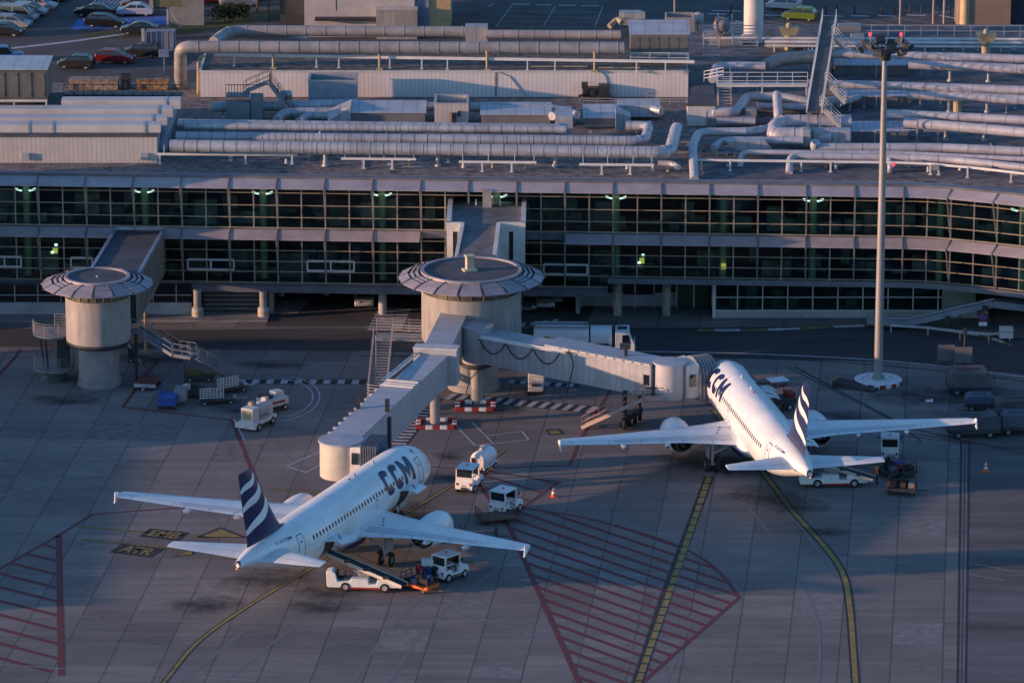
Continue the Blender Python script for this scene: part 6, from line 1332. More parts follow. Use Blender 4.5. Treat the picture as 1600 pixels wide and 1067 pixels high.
for sg in (-1, 1): m.box(p0.x + n2.x * 1.43 * sg + hd2.x * .45, p0.y + n2.y * 1.43 * sg + hd2.y * .45, 1.9 + 3.1, .5, .5, .9, math.atan2(hd2.y, hd2.x))
m.build('cab_window', 'darkglass', t, smooth=False)
m = MB(); m.tube([(0, 0, 0), (0, 0, 4.0)], .42, 20); m.build('support_column', 'beige', t); m = MB(); m.box(0, 0, 3.85, 2.6, .6, .35); m.box(-.9, 0, 3.6, 1.4, 1.0, .3); m.build('column_head', 'dark', t, smooth=False)
q = M_ + d * .5 - o; m = MB()
for sg in (-1, 1): m.tube([(q.x + nl.x * sg * 1.4, q.y + nl.y * sg * 1.4, q.z + 2.4), (q.x + nl.x * sg * 1.4, q.y + nl.y * sg * 1.4, .7)], .16, 10)
m.beam((q.x - nl.x * 1.6, q.y - nl.y * 1.6, .9), (q.x + nl.x * 1.6, q.y + nl.y * 1.6, .9), .5, .4); m.build('drive_column', 'dark', t)
for sg in (-1, 1):
    m = MB(); m.lathe([(0, -.18), (.52, -.18), (.55, 0), (.52, .18), (0, .18)], (q.x + nl.x * sg * .9, q.y + nl.y * sg * .9, .55), 20, 'x'); m.build('wheel', 'black', t)
bollard_base(682, 664, 0, 'red and white striped guard blocks round the bridge column nearest the left aircraft')
# ---- right bridge
Pv = Vector((-2.95, -21.3, 3.75))
t = thing('boarding_bridge', 'pale boarding bridge with hanging black cables reaching the right aircraft', 'boarding bridge', (Pv.x, Pv.y, 0)); o = Vector(t.location)
m = MB(); m.lathe([(0, 0), (1.22, 0), (1.25, .05), (1.25, 3.05)], (0, 0, 3.6), 32); m.build('pivot_drum', 'lgrey', t); m = MB(); m.lathe([(1.38, 3.05), (1.38, 3.2), (0, 3.25)], (0, 0, 3.6), 32); m.build('pivot_roof', roofm, t)
m = MB(); m.tube([(0, 0, 0), (0, 0, 3.3)], .52, 24); m.build('support_column', 'beige', t)
m = MB(); m.lathe([(.9, 0), (1.6, .35), (1.6, .5), (0, .5)], (0, 0, 3.1), 32); m.tube([(.3, -1.0, 3.3), (-.6, -1.35, 2.4), (-.9, -1.2, 1.2), (-.5, -.8, .5)], .05, 6); m.build('column_head', 'dark', t)
tunnel(t, o, Pv + Vector((-1.6, 3.0, 0.2)), Pv + Vector((0, .6, .1)), 2.2, 2.7, 'fixed_tunnel', 'lgrey', roofm)
E0 = Pv + Vector((.9, -.3, 0)); E1 = Vector((12.0, -29.0, 3.05)); d = E1 - E0; hd = Vector((d.x, d.y, 0)).normalized(); nf = Vector((hd.y, -hd.x, 0)); 
if nf.y > 0: nf = -nf
Mi = E0 + d * .42
tunnel(t, o, E0, Mi, 2.15, 2.5, 'inner_tunnel', bw, roofm); tunnel(t, o, Mi - d * .04, E1, 2.5, 2.75, 'outer_tunnel', bw, roofm)
m = MB(); p0, p1 = E0 - o + nf * 1.25 + Vector((0, 0, 2.45)), Mi + d * .1 - o + nf * 1.35 + Vector((0, 0, 2.55)); m.beam(p0, p1, .16, .16); m.beam(p0 + nf * .3 + Vector((0, 0, -.05)), p1 + nf * .3 + Vector((0, 0, -.05)), .10); m.build('cable_rail', 'rail', t, smooth=False)
m = MB(); pts = []
for k in range(3):
    for i in range(9):
        f = (k + i / 8) / 3; p = p0 + (p1 - p0) * f * .93 + nf * .3; sag = 1.15 * (1 - (2 * i / 8 - 1) ** 2); pts.append(p - Vector((0, 0, .1 + sag)))
m.tube(pts, .055, 6)
e = pts[-1]; m.tube(bend([e, e + hd * .9 + Vector((0, 0, .25)), e + hd * 1.3 + Vector((0, 0, -.8)), e + hd * .7 + Vector((0, 0, -3.3)), e + hd * .2 + Vector((0, 0, -4.6 + .3))], .5), .05, 6); m.build('hanging_cable', 'black', t)
m = MB()
for i in range(11):
    p = Mi + (E1 - Mi) * (i + .3) / 11 - o + nf * 1.3 + Vector((0, 0, 2.72)); m.beam(p, p + hd * .55, .16, .10)
m.build('cable_bracket', 'offwhite', t, smooth=False)
Cc = E1 - o + hd * 1.15
m = MB(); m.lathe([(0, -.1), (1.28, -.1), (1.3, 0), (1.3, 2.8)], Cc, 36); m.build('cab_drum', mat('cab_grey', (.47, .46, .48), .5, var=.06), t); m = MB(); m.lathe([(1.4, 2.8), (1.4, 2.94), (0, 3.0)], Cc, 36); m.build('cab_roof', roofm, t)
q = E1 - o - hd * .5; m = MB(); pp = q + nf * 1.3
m.box(pp.x + hd.x * .1, pp.y + hd.y * .1, q.z + 1.45, .45, .06, .9, math.atan2(hd.y, hd.x)); m.build('tunnel_window', 'darkglass', t, smooth=False)
door = Vector((16.9, -27.9, 3.1)) - o; hd2 = Vector((door.x - Cc.x, door.y - Cc.y, 0)).normalized(); n2 = Vector((-hd2.y, hd2.x, 0)); p0, p1 = Cc + hd2 * .9, Cc + hd2 * 1.95
m = MB(); hull(m, [p0 - n2 * 1.35, p0 + n2 * 1.35, p0 + n2 * 1.35 + Vector((0, 0, 2.75)), p0 - n2 * 1.35 + Vector((0, 0, 2.75))], [p1 - n2 * 1.5, p1 + n2 * 1.5, p1 + n2 * 1.5 + Vector((0, 0, 2.85)), p1 - n2 * 1.5 + Vector((0, 0, 2.85))]); m.build('cab_head', 'offwhite', t, smooth=False)
m = MB(); pp = (p0 + p1) / 2 - n2 * 1.47; m.box(pp.x, pp.y, pp.z + 1.5, .5, .10, 1.0, math.atan2(hd2.y, hd2.x)); m.build('cab_window', 'darkglass', t, smooth=False)
# rounded hood: half-round ribbed canopy
m = MB(); k = 6; L_ = 1.75
for i in range(k):
    for f0, f1, rr in ((i / k, (i + .6) / k, 1.0), ((i + .6) / k, (i + 1) / k, .94)):
        a, b = p1 + hd2 * L_ * f0, p1 + hd2 * L_ * f1; rings = []
        for c_ in (a, b):
            rings.append([c_ + n2 * 1.75 * rr * math.cos(R(180 * j / 12)) + Vector((0, 0, 1.5 * rr * math.sin(R(180 * j / 12)) + 1.65)) for j in range(13)] + [c_ - n2 * 1.75 * rr + Vector((0, 0, -.3)), c_ + n2 * 1.75 * rr + Vector((0, 0, -.3))])
        n = 15; m.add(rings[0] + rings[1], [tuple(range(n - 1, -1, -1)), tuple(range(n, 2 * n))] + [(j, (j + 1) % n, n + (j + 1) % n, n + j) for j in range(n)])
m.build('bellows', mat('bellows_grey', (.20, .22, .26), .7, var=.15), t, smooth=False)
# wheels and service stair near the cab
q = E1 - o - hd * 2.3; m = MB()
for sg in (-1, 1): m.tube([(q.x + nf.x * sg * 1.35, q.y + nf.y * sg * 1.35, q.z + .3), (q.x + nf.x * sg * 1.35, q.y + nf.y * sg * 1.35, .7)], .16, 10)
m.beam((q.x - nf.x * 1.5, q.y - nf.y * 1.5, .95), (q.x + nf.x * 1.5, q.y + nf.y * 1.5, .95), .5, .5); m.build('drive_column', 'dark', t)
for sg in (-1.2, -.45, .45, 1.2):
    m = MB(); m.lathe([(0, -.16), (.5, -.16), (.56, 0), (.5, .16), (0, .16)], (q.x + nf.x * sg * 1.2 , q.y + nf.y * sg * 1.2, .56), 20, 'x'); m.build('wheel', 'black', t)
bollard_base(743, 636, 0, 'red and white striped guard blocks round the column below the pivot drum')
ts = thing('service_stair', 'narrow orange edged steel stair from the right bridge down to the apron', 'staircase', tuple(at(912, 668))); o2 = Vector(ts.location); m, rl = MB(), MB()
flight(m, rl, atY(1008, 622, -30.9) - o2, at(912, 666, .1) - o2, .95, 16, 1.0, 2)
top = atY(1008, 622, -30.9) - o2; m.box(top.x + .7, top.y, top.z, 1.6, 1.2, .08)
for dx in (0, 1.4):
    for hh in (.5, 1.05): rl.beam((top.x, top.y - .6, top.z + hh), (top.x + 1.5, top.y - .6, top.z + hh), .05)
    rl.beam((top.x + dx, top.y - .6, top.z), (top.x + dx, top.y - .6, top.z + 1.05), .05)
m.build('stair_flight', mat('stair_bare', (.42, .33, .28), .5), ts, smooth=False); rl.build('railing', mat('stair_rail_red', (.33, .20, .17), .5), ts, smooth=False)
c = at(976, 664); t = thing('guidance_mast', 'thin dark steel mast with a small box on top beside the right bridge', 'mast', (c.x, c.y, 0))
m = MB(); m.tube([(0, 0, 0), (0, 0, 6.6)], .2, 12); m.box(0, 0, .08, .8, .8, .16); m.build('pole', 'dark', t); m = MB(); m.box(0, 0, 6.8, .9, .5, .45); m.build('display_box', 'dark', t, smooth=False, bevel=.03)
# ================================================================ VEHICLES AND APRON EQUIPMENT  (vehicles: local +X is forward)
def wheel(t, x, y, r=.34, w_=.22, hub='lgrey'):
    m = MB(); m.lathe([(r * .5, -w_ / 2), (r * .92, -w_ / 2), (r, -w_ * .3), (r, w_ * .3), (r * .92, w_ / 2), (r * .5, w_ / 2)], (0, 0, 0), 20, 'y'); m.v = [(v[0] + x, v[1] + y, v[2] + r) for v in m.v]; wl = m.build('wheel', 'black', t)
    m = MB(); m.lathe([(0, -w_ * .42), (r * .52, -w_ * .52), (r * .52, w_ * .52), (0, w_ * .42)], (0, 0, 0), 14, 'y'); m.v = [(v[0] + x, v[1] + y, v[2] + r) for v in m.v]; m.build('rim', hub, wl)
def side_hull(mb, prof, w0, w1=None, zs=None):
    """extrude an x-z outline across y; upper points may be pulled in"""
    w1 = w1 or w0; zs = zs or 9; n = len(prof); L_ = [(x, (w0 if z < zs else w1), z) for x, z in prof]
    vs = [(x, -y / 2, z) for x, y, z in L_] + [(x, y / 2, z) for x, y, z in L_]
    return mb.add(vs, [tuple(range(n)), tuple(range(2 * n - 1, n - 1, -1))] + [((i + 1) % n, i, n + i, n + (i + 1) % n) for i in range(n)])
CARC = {}
def carpaint(c):
    if c not in CARC: CARC[c] = mat('car_paint_%d' % len(CARC), c, .28, metal=.25, var=.03)
    return CARC[c]
def car(label, loc, rz, col, kind='sedan', group='cars in the car park', wd=1.72, L_=4.3):
    t = thing('parked_car', label, 'car', loc, rz, group); pm = carpaint(col); k = L_ / 4.3; h_ = {'sedan': 1.40, 'hatch': 1.46, 'van': 1.85, 'jeep': 1.72}[kind]
    m = MB(); lo = [(-2.12, .32), (-2.15, .62), (-2.08, .92), (-1.5, .98), (.9, .96), (1.75, .80), (2.1, .66), (2.15, .40), (2.05, .26), (-2.0, .24)]
    if kind in ('hatch', 'van', 'jeep'): lo[2] = (-2.1, 1.0)
    if kind == 'jeep': lo[5] = (1.95, .92); lo[6] = (2.12, .8)
    side_hull(m, [(x * k, z) for x, z in lo], wd); m.build('body', pm, t, bevel=.07)
    rf = {'sedan': [(-1.62, .95), (-1.0, h_ - .06), (-.55, h_), (.15, h_), (.5, h_ - .06), (1.2, .93)], 'hatch': [(-2.0, .97), (-1.72, h_ - .12), (-1.3, h_), (.1, h_), (.5, h_ - .08), (1.3, .93)], 'van': [(-2.08, .97), (-2.0, h_ - .08), (-1.8, h_), (.5, h_), (.9, h_ - .1), (1.6, .93)], 'jeep': [(-2.08, .97), (-1.98, h_ - .06), (-1.8, h_), (.2, h_), (.5, h_ - .06), (1.0, .95)]}[kind]
    m = MB(); P = [(x * k, z) for x, z in rf]; n = len(P)
    def ins(y, z): return y * (1 - .16 * max(0, (z - .95) / (h_ - .95)))
    vs = [(x, -ins(wd / 2 - .05, z), z) for x, z in P] + [(x, ins(wd / 2 - .05, z), z) for x, z in P]; m.add(vs, [tuple(range(n)), tuple(range(2 * n - 1, n - 1, -1))] + [((i + 1) % n, i, n + i, n + (i + 1) % n) for i in range(n)]); cb = m.build('cabin', 'darkglass', t, bevel=.05)
    m = MB(); x0, x1 = P[2][0] - .12, P[-3][0] + .12; yy = ins(wd / 2 - .05, h_); m.bx(x0, x1, -yy + .0, yy - .0, h_ - .03, h_ + .025)
    for sg in (-1, 1):
        for (a, b) in ((0, 1), (-1, -2)):
            pa, pb = P[a], P[b]; m.beam((pa[0], sg * (ins(wd / 2 - .05, pa[1]) + .01), pa[1]), (pb[0], sg * (ins(wd / 2 - .05, pb[1]) + .01), pb[1]), .09, .06)
        xm = (P[1][0] + P[-2][0]) / 2; m.beam((xm, sg * (ins(wd / 2 - .05, .97) + .01), .97), (xm, sg * (yy + .01), h_ - .02), .08, .05)
        m.beam((P[1][0], sg * (ins(wd / 2 - .05, P[1][1]) + .01), P[1][1]), (P[-2][0], sg * (ins(wd / 2 - .05, P[-2][1]) + .01), P[-2][1]), .06, .05)
    m.build('roof', pm, t, smooth=False)
    for x in (-1.32, 1.33):
        for sg in (-1, 1): wheel(t, x * k, sg * (wd / 2 - .12), .31, .2)
    for sg in (-1, 1):
        m = MB(); m.box(2.1 * k, sg * .58, .68, .1, .32, .14); m.build('headlight', 'offwhite', t, smooth=False); m = MB(); m.box(-2.12 * k, sg * .66, .80, .08, .22, .2); m.build('tail_light', 'red', t, smooth=False)
    return t
# ---- luggage trolleys
def cart(label, px, py, rz, bags, rail='dark', deck='red', group='baggage carts', ends=True, L_=2.6):
    c = at(px, py); t = thing('baggage_cart', label, 'baggage cart', (c.x, c.y, 0), rz, group)
    m = MB(); m.box(0, 0, .52, L_, 1.4, .12); m.box(0, -.71, .46, L_, .05, .22); m.box(0, .71, .46, L_, .05, .22); m.box(-L_ / 2 - .03, 0, .5, .06, 1.4, .3); m.box(L_ / 2 + .03, 0, .5, .06, 1.4, .3); m.build('deck', deck, t, smooth=False, bevel=.02)
    for x in (-.85, .85):
        for y in (-.55, .55): wheel(t, x, y, .22, .14, 'dark')
    m = MB(); m.beam((L_ / 2, 0, .4), (L_ / 2 + 1.0, 0, .35), .07); m.build('tow_bar', 'dark', t)
    if ends:
        for sx_ in (-1, 1):
            m = MB(); x = sx_ * (L_ / 2 - .03)
            for y in (-.65, 0, .65): m.beam((x, y, .58), (x, y, 1.25), .05)
            for z in (.9, 1.25): m.beam((x, -.68, z), (x, .68, z), .05)
            m.build('end_rail', rail, t, smooth=False)
    rz_ = Matrix.Rotation(rz, 3, 'Z')
    for i, (x, y, z, sx_, sy_, sz_, cm, lab, a) in enumerate(bags):
        b = MB(); b.box(0, 0, sz_ / 2, sx_, sy_, sz_); p = Vector((c.x, c.y, 0)) + rz_ @ Vector((x, y, .59 + z)); bag = thing('suitcase', lab, 'suitcase', tuple(p), rz + a, 'luggage on the baggage carts')
        b.build('shell', cm, bag, bevel=.05); h_ = MB(); h_.tube([(-.12, 0, sz_), (-.1, 0, sz_ + .05), (.1, 0, sz_ + .05), (.12, 0, sz_)], .015, 6); h_.build('handle', 'black', bag)
    return t
NAV = 'redbag'
cart('red cart with piled cases at the foot of the left belt loader', 655, 921, R(-38), [
    (-.8, -.3, 0, .7, .5, .3, 'blackbag', 'black case lying flat at the near corner of the red cart', .1), (-.1, -.35, 0, .6, .45, .34, 'greybag', 'grey case in the middle of the red cart', -.2), (.7, -.2, 0, .7, .5, .5, 'blackbag', 'tall black case at the right end of the red cart', 0), (.6, .35, 0, .5, .45, .62, 'bluebag', 'dark blue case standing at the far right of the red cart', .2), (-.7, .35, 0, .6, .4, .3, 'bluebag', 'blue case at the far left of the red cart', .3), (.1, .3, 0, .5, .4, .4, 'blackbag', 'small black case behind the grey one', 0), (.15, -.1, .4, .55, .4, .28, 'blackbag', 'black bag thrown on top of the pile', .4)], deck='orange')
cart('second cart with mixed bags between the red cart and the tug', 683, 905, R(35), [
    (-.8, 0, 0, .6, .5, .5, 'bluebag', 'blue case at the left of the second cart', .1), (-.2, .3, 0, .5, .4, .35, 'redbag', 'red case in the middle of the second cart', .2), (.4, -.2, 0, .6, .5, .3, mat('tan_case', (.42, .22, .10), .6), 'tan case at the right of the second cart', 0), (.9, .2, 0, .5, .5, .25, 'blackbag', 'low black case at the right end of the second cart', 0), (-.3, -.35, 0, .6, .4, .6, 'blackbag', 'tall black case in front on the second cart', 0)], deck='dark')
m = MB(); c = at(662, 905); 
cart('empty brown flat cart behind the tug near the right tip of the left wing', 775, 815, R(20), [], deck=mat('cart_brown', (.15, .09, .07), .7, var=.2), L_=3.0)
cart('empty dark cart half hidden under the right tip of the left wing', 748, 846, R(8), [], deck='dark', L_=2.8)
cart('cart with red and blue cases behind the right tug', 1408, 741, R(-62), [
    (-.8, 0, 0, .6, .9, .42, 'redbag', 'long red case across the cart beside the right tug', 0), (-.2, -.1, 0, .55, .9, .5, 'bluebag', 'blue case in the middle of the cart beside the right tug', .1), (.4, 0, 0, .5, .9, .36, 'redbag', 'second red case lower on the cart beside the right tug', -.1), (.9, .2, 0, .5, .6, .4, 'blackbag', 'black case at the end of the cart beside the right tug', 0), (-.5, -.3, .45, .6, .5, .3, 'greybag', 'grey bag on top of the red case', .5)], deck='dark')
cart('rearmost right cart with dark bags under its rail', 1409, 771, R(-10), [
    (-.7, 0, 0, .7, .8, .55, 'blackbag', 'black case at the left of the last cart', .2), (.1, .1, 0, .7, .8, .65, 'blackbag', 'large black case in the middle of the last cart', -.2), (.8, 0, 0, .5, .8, .5, 'greybag', 'dark grey case at the right of the last cart', 0)], deck='dark', rail='red', L_=2.2)
cart('flat cart right of the person with dark cases', 1392, 744, R(-62), [(-.3, 0, 0, .7, .7, .4, 'blackbag', 'black case on the cart nearest the person in the orange vest', 0), (.4, 0, 0, .5, .7, .3, 'greybag', 'grey case on the cart nearest the person in the orange vest', 0)], deck='dark', L_=1.9)
# ---- tow tugs
def tug(label, px, py, rz, lit='white'):
    c = at(px, py); t = thing('baggage_tug', label, 'tug', (c.x, c.y, 0), rz, 'white baggage tugs')
    m = MB(); side_hull(m, [(-1.35, .35), (-1.35, .95), (-.4, .95), (-.35, .62), (.35, .62), (.42, 1.02), (1.25, .98), (1.42, .85), (1.45, .4), (1.3, .3), (-1.2, .3)], 1.45); m.build('body', lit, t, bevel=.05)
    m = MB(); m.box(-.35, 0, 2.02, 1.75, 1.5, .12); m.build('cab_roof', lit, t, smooth=False, bevel=.05)
    m = MB()
    for x in (-1.17, .42):
        for y in (-.68, .68): m.beam((x, y, .9), (x * .97, y, 2.0), .09)
    for y in (-.68, .68): m.beam((-1.17, y, 1.35), (-.3, y, 1.35), .06)
    m.beam((-1.17, -.68, 1.12), (-1.17, .68, 1.12), .1, .4); m.beam((.42, -.68, 1.1), (.42, .68, 1.1), .08, .2); m.build('cab_frame', lit, t, smooth=False)
    m = MB(); m.bx(-1.17, -1.14, -.62, .62, 1.32, 1.94); m.build('rear_window', 'glass2', t, smooth=False); m = MB(); m.bx(.42, .44, -.62, .62, 1.2, 1.94); m.build('windscreen', 'glass2', t, smooth=False)
    m = MB(); m.box(-.55, .3, .95, .5, .5, .12); m.box(-.8, .3, 1.2, .12, .5, .5); m.build('seat', 'black', t, bevel=.03); m = MB(); m.tube([(.05 + .02 * math.sin(a), .3 + .18 * math.cos(a), 1.25 + .18 * math.sin(a)) for a in [R(30 * i) for i in range(13)]], .02, 6); m.tube([(.05, .3, 1.25), (.35, .3, 1.0)], .03, 6); m.build('steering_wheel', 'black', t)
    for x, r_ in ((-.85, .36), (.95, .32)):
        for sg in (-1, 1): wheel(t, x, sg * .64, r_, .24)
    for sg in (-1, 1):
        m = MB(); m.box(1.45, sg * .5, .75, .05, .2, .14); m.build('headlight', 'steel', t, smooth=False)
        m = MB(); m.box(-1.37, sg * .55, .8, .05, .16, .2); m.build('tail_light', 'red', t, smooth=False)
    m = MB(); m.box(-1.45, 0, .45, .2, .4, .2); m.build('tow_hitch', 'dark', t, smooth=False)
    m = MB(); m.lathe([(.07, 0), (.07, .12), (0, .15)], (-.35, 0, 2.08), 10); m.build('beacon', 'orange', t)
    for sg in (-1, 1): m = MB(); m.beam((.42, sg * .7, 1.5), (.5, sg * .9, 1.6), .03); m.box(.5, sg * .92, 1.62, .04, .12, .22); m.build('mirror', 'dark', t, smooth=False)
    m = MB(); m.box(1.46, 0, .62, .03, .6, .22); m.build('grille', 'dark', t, smooth=False); m = MB(); m.box(-1.36, 0, .66, .03, .34, .12); m.build('number_plate', 'ochre', t, smooth=False); m = MB(); m.bx(-1.3, 1.3, -.745, -.725, .36, .48); m.bx(-1.3, 1.3, .725, .745, .36, .48); m.build('bumper_strip', 'dark', t, smooth=False)
    return t
tug('white tug with open cab pulling the luggage by the left aircraft', 702, 903, R(48))
tug('white tug with orange lit rear plate beside the tank trailer', 733, 764, R(72))
tug('white tug in the red hatching just left of the cone', 790, 801, R(58))
tug('grey white tug in the shade beyond the carts at the right aircraft', 1390, 716, R(86))
# tank trailer behind the second tug
c = at(756, 735); t = thing('tank_trailer', 'small white rounded tank trailer in front of the tug', 'trailer', (c.x, c.y, 0), R(66))
m = MB(); m.lathe([(0, -1.25), (.55, -1.2), (.72, -1.0), (.72, 1.0), (.55, 1.2), (0, 1.25)], (0, 0, 1.15), 24, 'x'); m.build('tank', 'white', t); m = MB(); m.box(0, 0, .55, 2.7, 1.3, .2); m.box(-1.3, 0, .95, .12, 1.2, .9); m.build('chassis', 'offwhite', t, smooth=False, bevel=.02)
m = MB(); m.lathe([(.22, 0), (.22, .2), (0, .22)], (-.3, 0, 1.85), 14); m.box(.4, .2, 1.92, .5, .4, .2); m.build('hatch', 'lgrey', t); m = MB(); m.box(-1.37, .3, 1.2, .03, .3, .3); m.build('red_plate', 'red', t, smooth=False)
for x in (-.8, .8):
    for sg in (-1, 1): wheel(t, x, sg * .6, .28, .18)
# ---- belt loaders
def belt_loader(label, px, py, rz, belt0, belt1, group='white belt loaders'):
    c = at(px, py); t = thing('belt_loader', label, 'belt loader', (c.x, c.y, 0), rz, group); iv = Matrix.Rotation(-rz, 3, 'Z')
    m = MB(); side_hull(m, [(-2.75, .35), (-2.8, 1.5), (-2.35, 1.6), (-2.1, 1.35), (-1.95, .75), (-1.0, .8), (-.9, 1.02), (.35, 1.02), (.4, .62), (1.0, .62), (1.05, .98), (2.1, .92), (2.65, .72), (2.72, .38), (-2.6, .28)], 1.0); m.v = [(x, y - .35, z) for x, y, z in m.v]; m.build('body', 'white', t, bevel=.04)
    m = MB(); m.box(0, .3, .62, 5.3, .9, .35); m.build('chassis', 'grey', t, smooth=False, bevel=.03)
    m = MB(); m.box(.1, -.87, .30, 3.1, .04, .12); m.build('red_sill', 'red', t, smooth=False)
    m = MB(); m.box(-1.75, -.35, .95, .5, .6, .14); m.box(-2.0, -.35, 1.25, .12, .6, .55); m.build('seat', 'black', t, bevel=.03); m = MB(); m.tube([(-1.25, -.35, .8), (-1.4, -.35, 1.25)], .03, 6); m.tube([(-1.42 , -.35 + .2 * math.cos(a), 1.28 + .2 * math.sin(a)) for a in [R(30 * i) for i in range(13)]], .02, 6); m.build('steering_wheel', 'black', t)
    for x in (-1.35, 1.6):
        for y in (-.78, .72): wheel(t, x, y, .36, .24)
    b0, b1 = iv @ (Vector(belt0) - c), iv @ (Vector(belt1) - c); d = (b1 - b0).normalized()
    m = MB(); m.beam(b0, b1, .78, .12); m.build('belt', 'black', t, smooth=False); m = MB(); s_ = Vector((-d.y, d.x, 0)).normalized() * .46
    for sg in (-1, 1): m.beam(b0 + s_ * sg, b1 + s_ * sg, .09, .26)
    m.build('belt_frame', mat('belt_frame_paint', (.56, .50, .44), .5, var=.1), t, smooth=False)
    m = MB()
    for f in (.3, .55, .8): p = b0 + (b1 - b0) * f - s_ * .95; m.box(p.x, p.y, p.z + .18, .5, .18, .2)
    m.beam(b0 + s_ + Vector((0, 0, .5)), b1 + s_ + Vector((0, 0, .5)), .04); m.build('belt_guard', 'dark', t, smooth=False)
    m = MB(); q = b0 + (b1 - b0) * .42; m.beam(q + s_ * .6, (q.x + 1.2, q.y + .1, .6), .08); m.beam(q - s_ * .6, (q.x + 1.2, q.y - .1, .6), .08); m.tube([b0 + (b1 - b0) * .18, (b0.x + 2.2, b0.y, .7)], .06, 8); m.build('lift_strut', 'grey', t)
    m = MB(); m.box(.0, -.1, 1.2, .9, .5, .3); m.box(-.55, .05, 1.3, .5, .5, .25); m.build('engine_cover', mat('cover_grey', (.30, .29, .28), .5), t, smooth=False, bevel=.05)
    return t
belt_loader('white belt loader sunlit on its left side below the left aircraft', 570, 919, R(-6), at(512, 862, 2.3), at(632, 914, .75))
belt_loader('white belt loader in the shade behind the right aircraft tail', 1302, 757, R(2), at(1262, 716, 1.9), at(1366, 748, .7))
# ---- service vehicle and tow unit at the left (sunlight on the square front painted as an ochre plate)
c = at(402, 666); t = thing('service_truck', 'small white service vehicle with a square front coloured as if sunlit', 'service vehicle', (c.x, c.y, 0), R(62))
m = MB(); m.box(0, 0, .62, 3.6, 1.7, .32); m.build('chassis', 'offwhite', t, bevel=.05); m = MB(); m.box(-1.15, 0, 1.35, 1.0, 1.15, 1.2); m.build('engine_box', 'offwhite', t, bevel=.05)
m = MB(); m.box(-1.67, 0, 1.4, .04, .75, .8); m.build('sunlit_front_plate', 'ochre', t, smooth=False); m = MB(); m.lathe([(0, -.9), (.5, -.85), (.55, -.6), (.55, .6), (.5, .85), (0, .9)], (.5, 0, 1.35), 20, 'x'); m.build('tank', 'lgrey', t)
m = MB(); m.box(1.4, .1, 1.3, .7, 1.2, .9); m.box(1.6, .2, 1.9, .5, .5, .4); m.build('pump_box', 'offwhite', t, bevel=.04); m = MB(); m.box(-.4, .3, 2.05, .5, .4, .3); m.build('beacon_box', 'ochre', t, bevel=.03)
m = MB(); m.box(-1.85, 0, .5, .2, 2.0, .4); m.build('bumper', 'offwhite', t, bevel=.04)
for x in (-1.1, 1.1):
    for sg in (-1, 1): wheel(t, x, sg * .78, .34, .24)
c = at(426, 640); t = thing('service_trailer', 'small white tow unit with a red stripe just beyond the service vehicle', 'trailer', (c.x, c.y, 0), R(40))
m = MB(); m.box(0, 0, .8, 2.4, 1.4, .7); m.box(.6, .2, 1.35, .9, .9, .4); m.build('body', 'offwhite', t, bevel=.05); m = MB(); m.box(-.2, -.71, .8, 2.0, .03, .18); m.build('red_stripe', 'red', t, smooth=False); m = MB(); m.box(-.7, 0, 1.3, .8, 1.0, .25); m.build('open_top', 'dark', t, smooth=False)
for x in (-.8, .8):
    for sg in (-1, 1): wheel(t, x, sg * .66, .28, .2)
# ---- carts parked below the left tower
c = at(232, 604); t = thing('flat_trailer', 'reddish brown flat trailer below the left stair', 'trailer', (c.x, c.y, 0), R(80)); m = MB(); m.box(0, 0, .6, 2.6, 1.8, .14); m.build('deck', mat('deck_redbrown', (.20, .07, .05), .7, var=.25), t, bevel=.02); m = MB(); m.box(-1.3, 0, .45, .1, 1.9, .3); m.beam((-1.3, 0, .4), (-2.2, 0, .3), .12); m.build('draw_bar', 'lgrey', t, smooth=False)
for x in (-.8, .8):
    for sg in (-1, 1): wheel(t, x, sg * .7, .26, .18)
c = at(263, 636); t = thing('tool_trailer', 'blue box trailer with its blue lid raised', 'trailer', (c.x, c.y, 0), R(85)); m = MB(); m.box(0, 0, .75, 2.0, 1.5, .75); m.build('box', 'blue', t, bevel=.03); m = MB(); m.add([(-.2, .9, 1.2), (.2, .2, 2.3), (.9, .2, 2.3), (.5, .9, 1.2), (-.2, .95, 1.25), (.2, .25, 2.35), (.9, .25, 2.35), (.5, .95, 1.25)], [(0, 1, 2, 3), (7, 6, 5, 4), (0, 4, 5, 1), (1, 5, 6, 2), (2, 6, 7, 3), (3, 7, 4, 0)]); m.build('raised_lid', 'blue', t, smooth=False)
m = MB(); m.box(1.1, -.9, .9, 1.4, 1.0, 1.0); m.build('grey_cabinet', 'grey', t, bevel=.03)
for x in (-.7, .7):
    for sg in (-1, 1): wheel(t, x, sg * .62, .24, .16)
c = at(300, 620); t = thing('compressor', 'dark low compressor with a white drum on it', 'compressor', (c.x, c.y, 0), 0); m = MB(); m.box(0, 0, .5, 2.1, 1.2, .5); m.box(.3, .3, .9, 1.0, .7, .4); m.build('housing', 'dark', t, bevel=.05); m = MB(); m.lathe([(0, .75), (.3, .78), (.32, 1.15), (0, 1.2)], (-.4, -.2, 0), 14); m.build('drum', 'offwhite', t)
for x in (-.7, .7):
    for sg in (-1, 1): wheel(t, x, sg * .5, .2, .14)
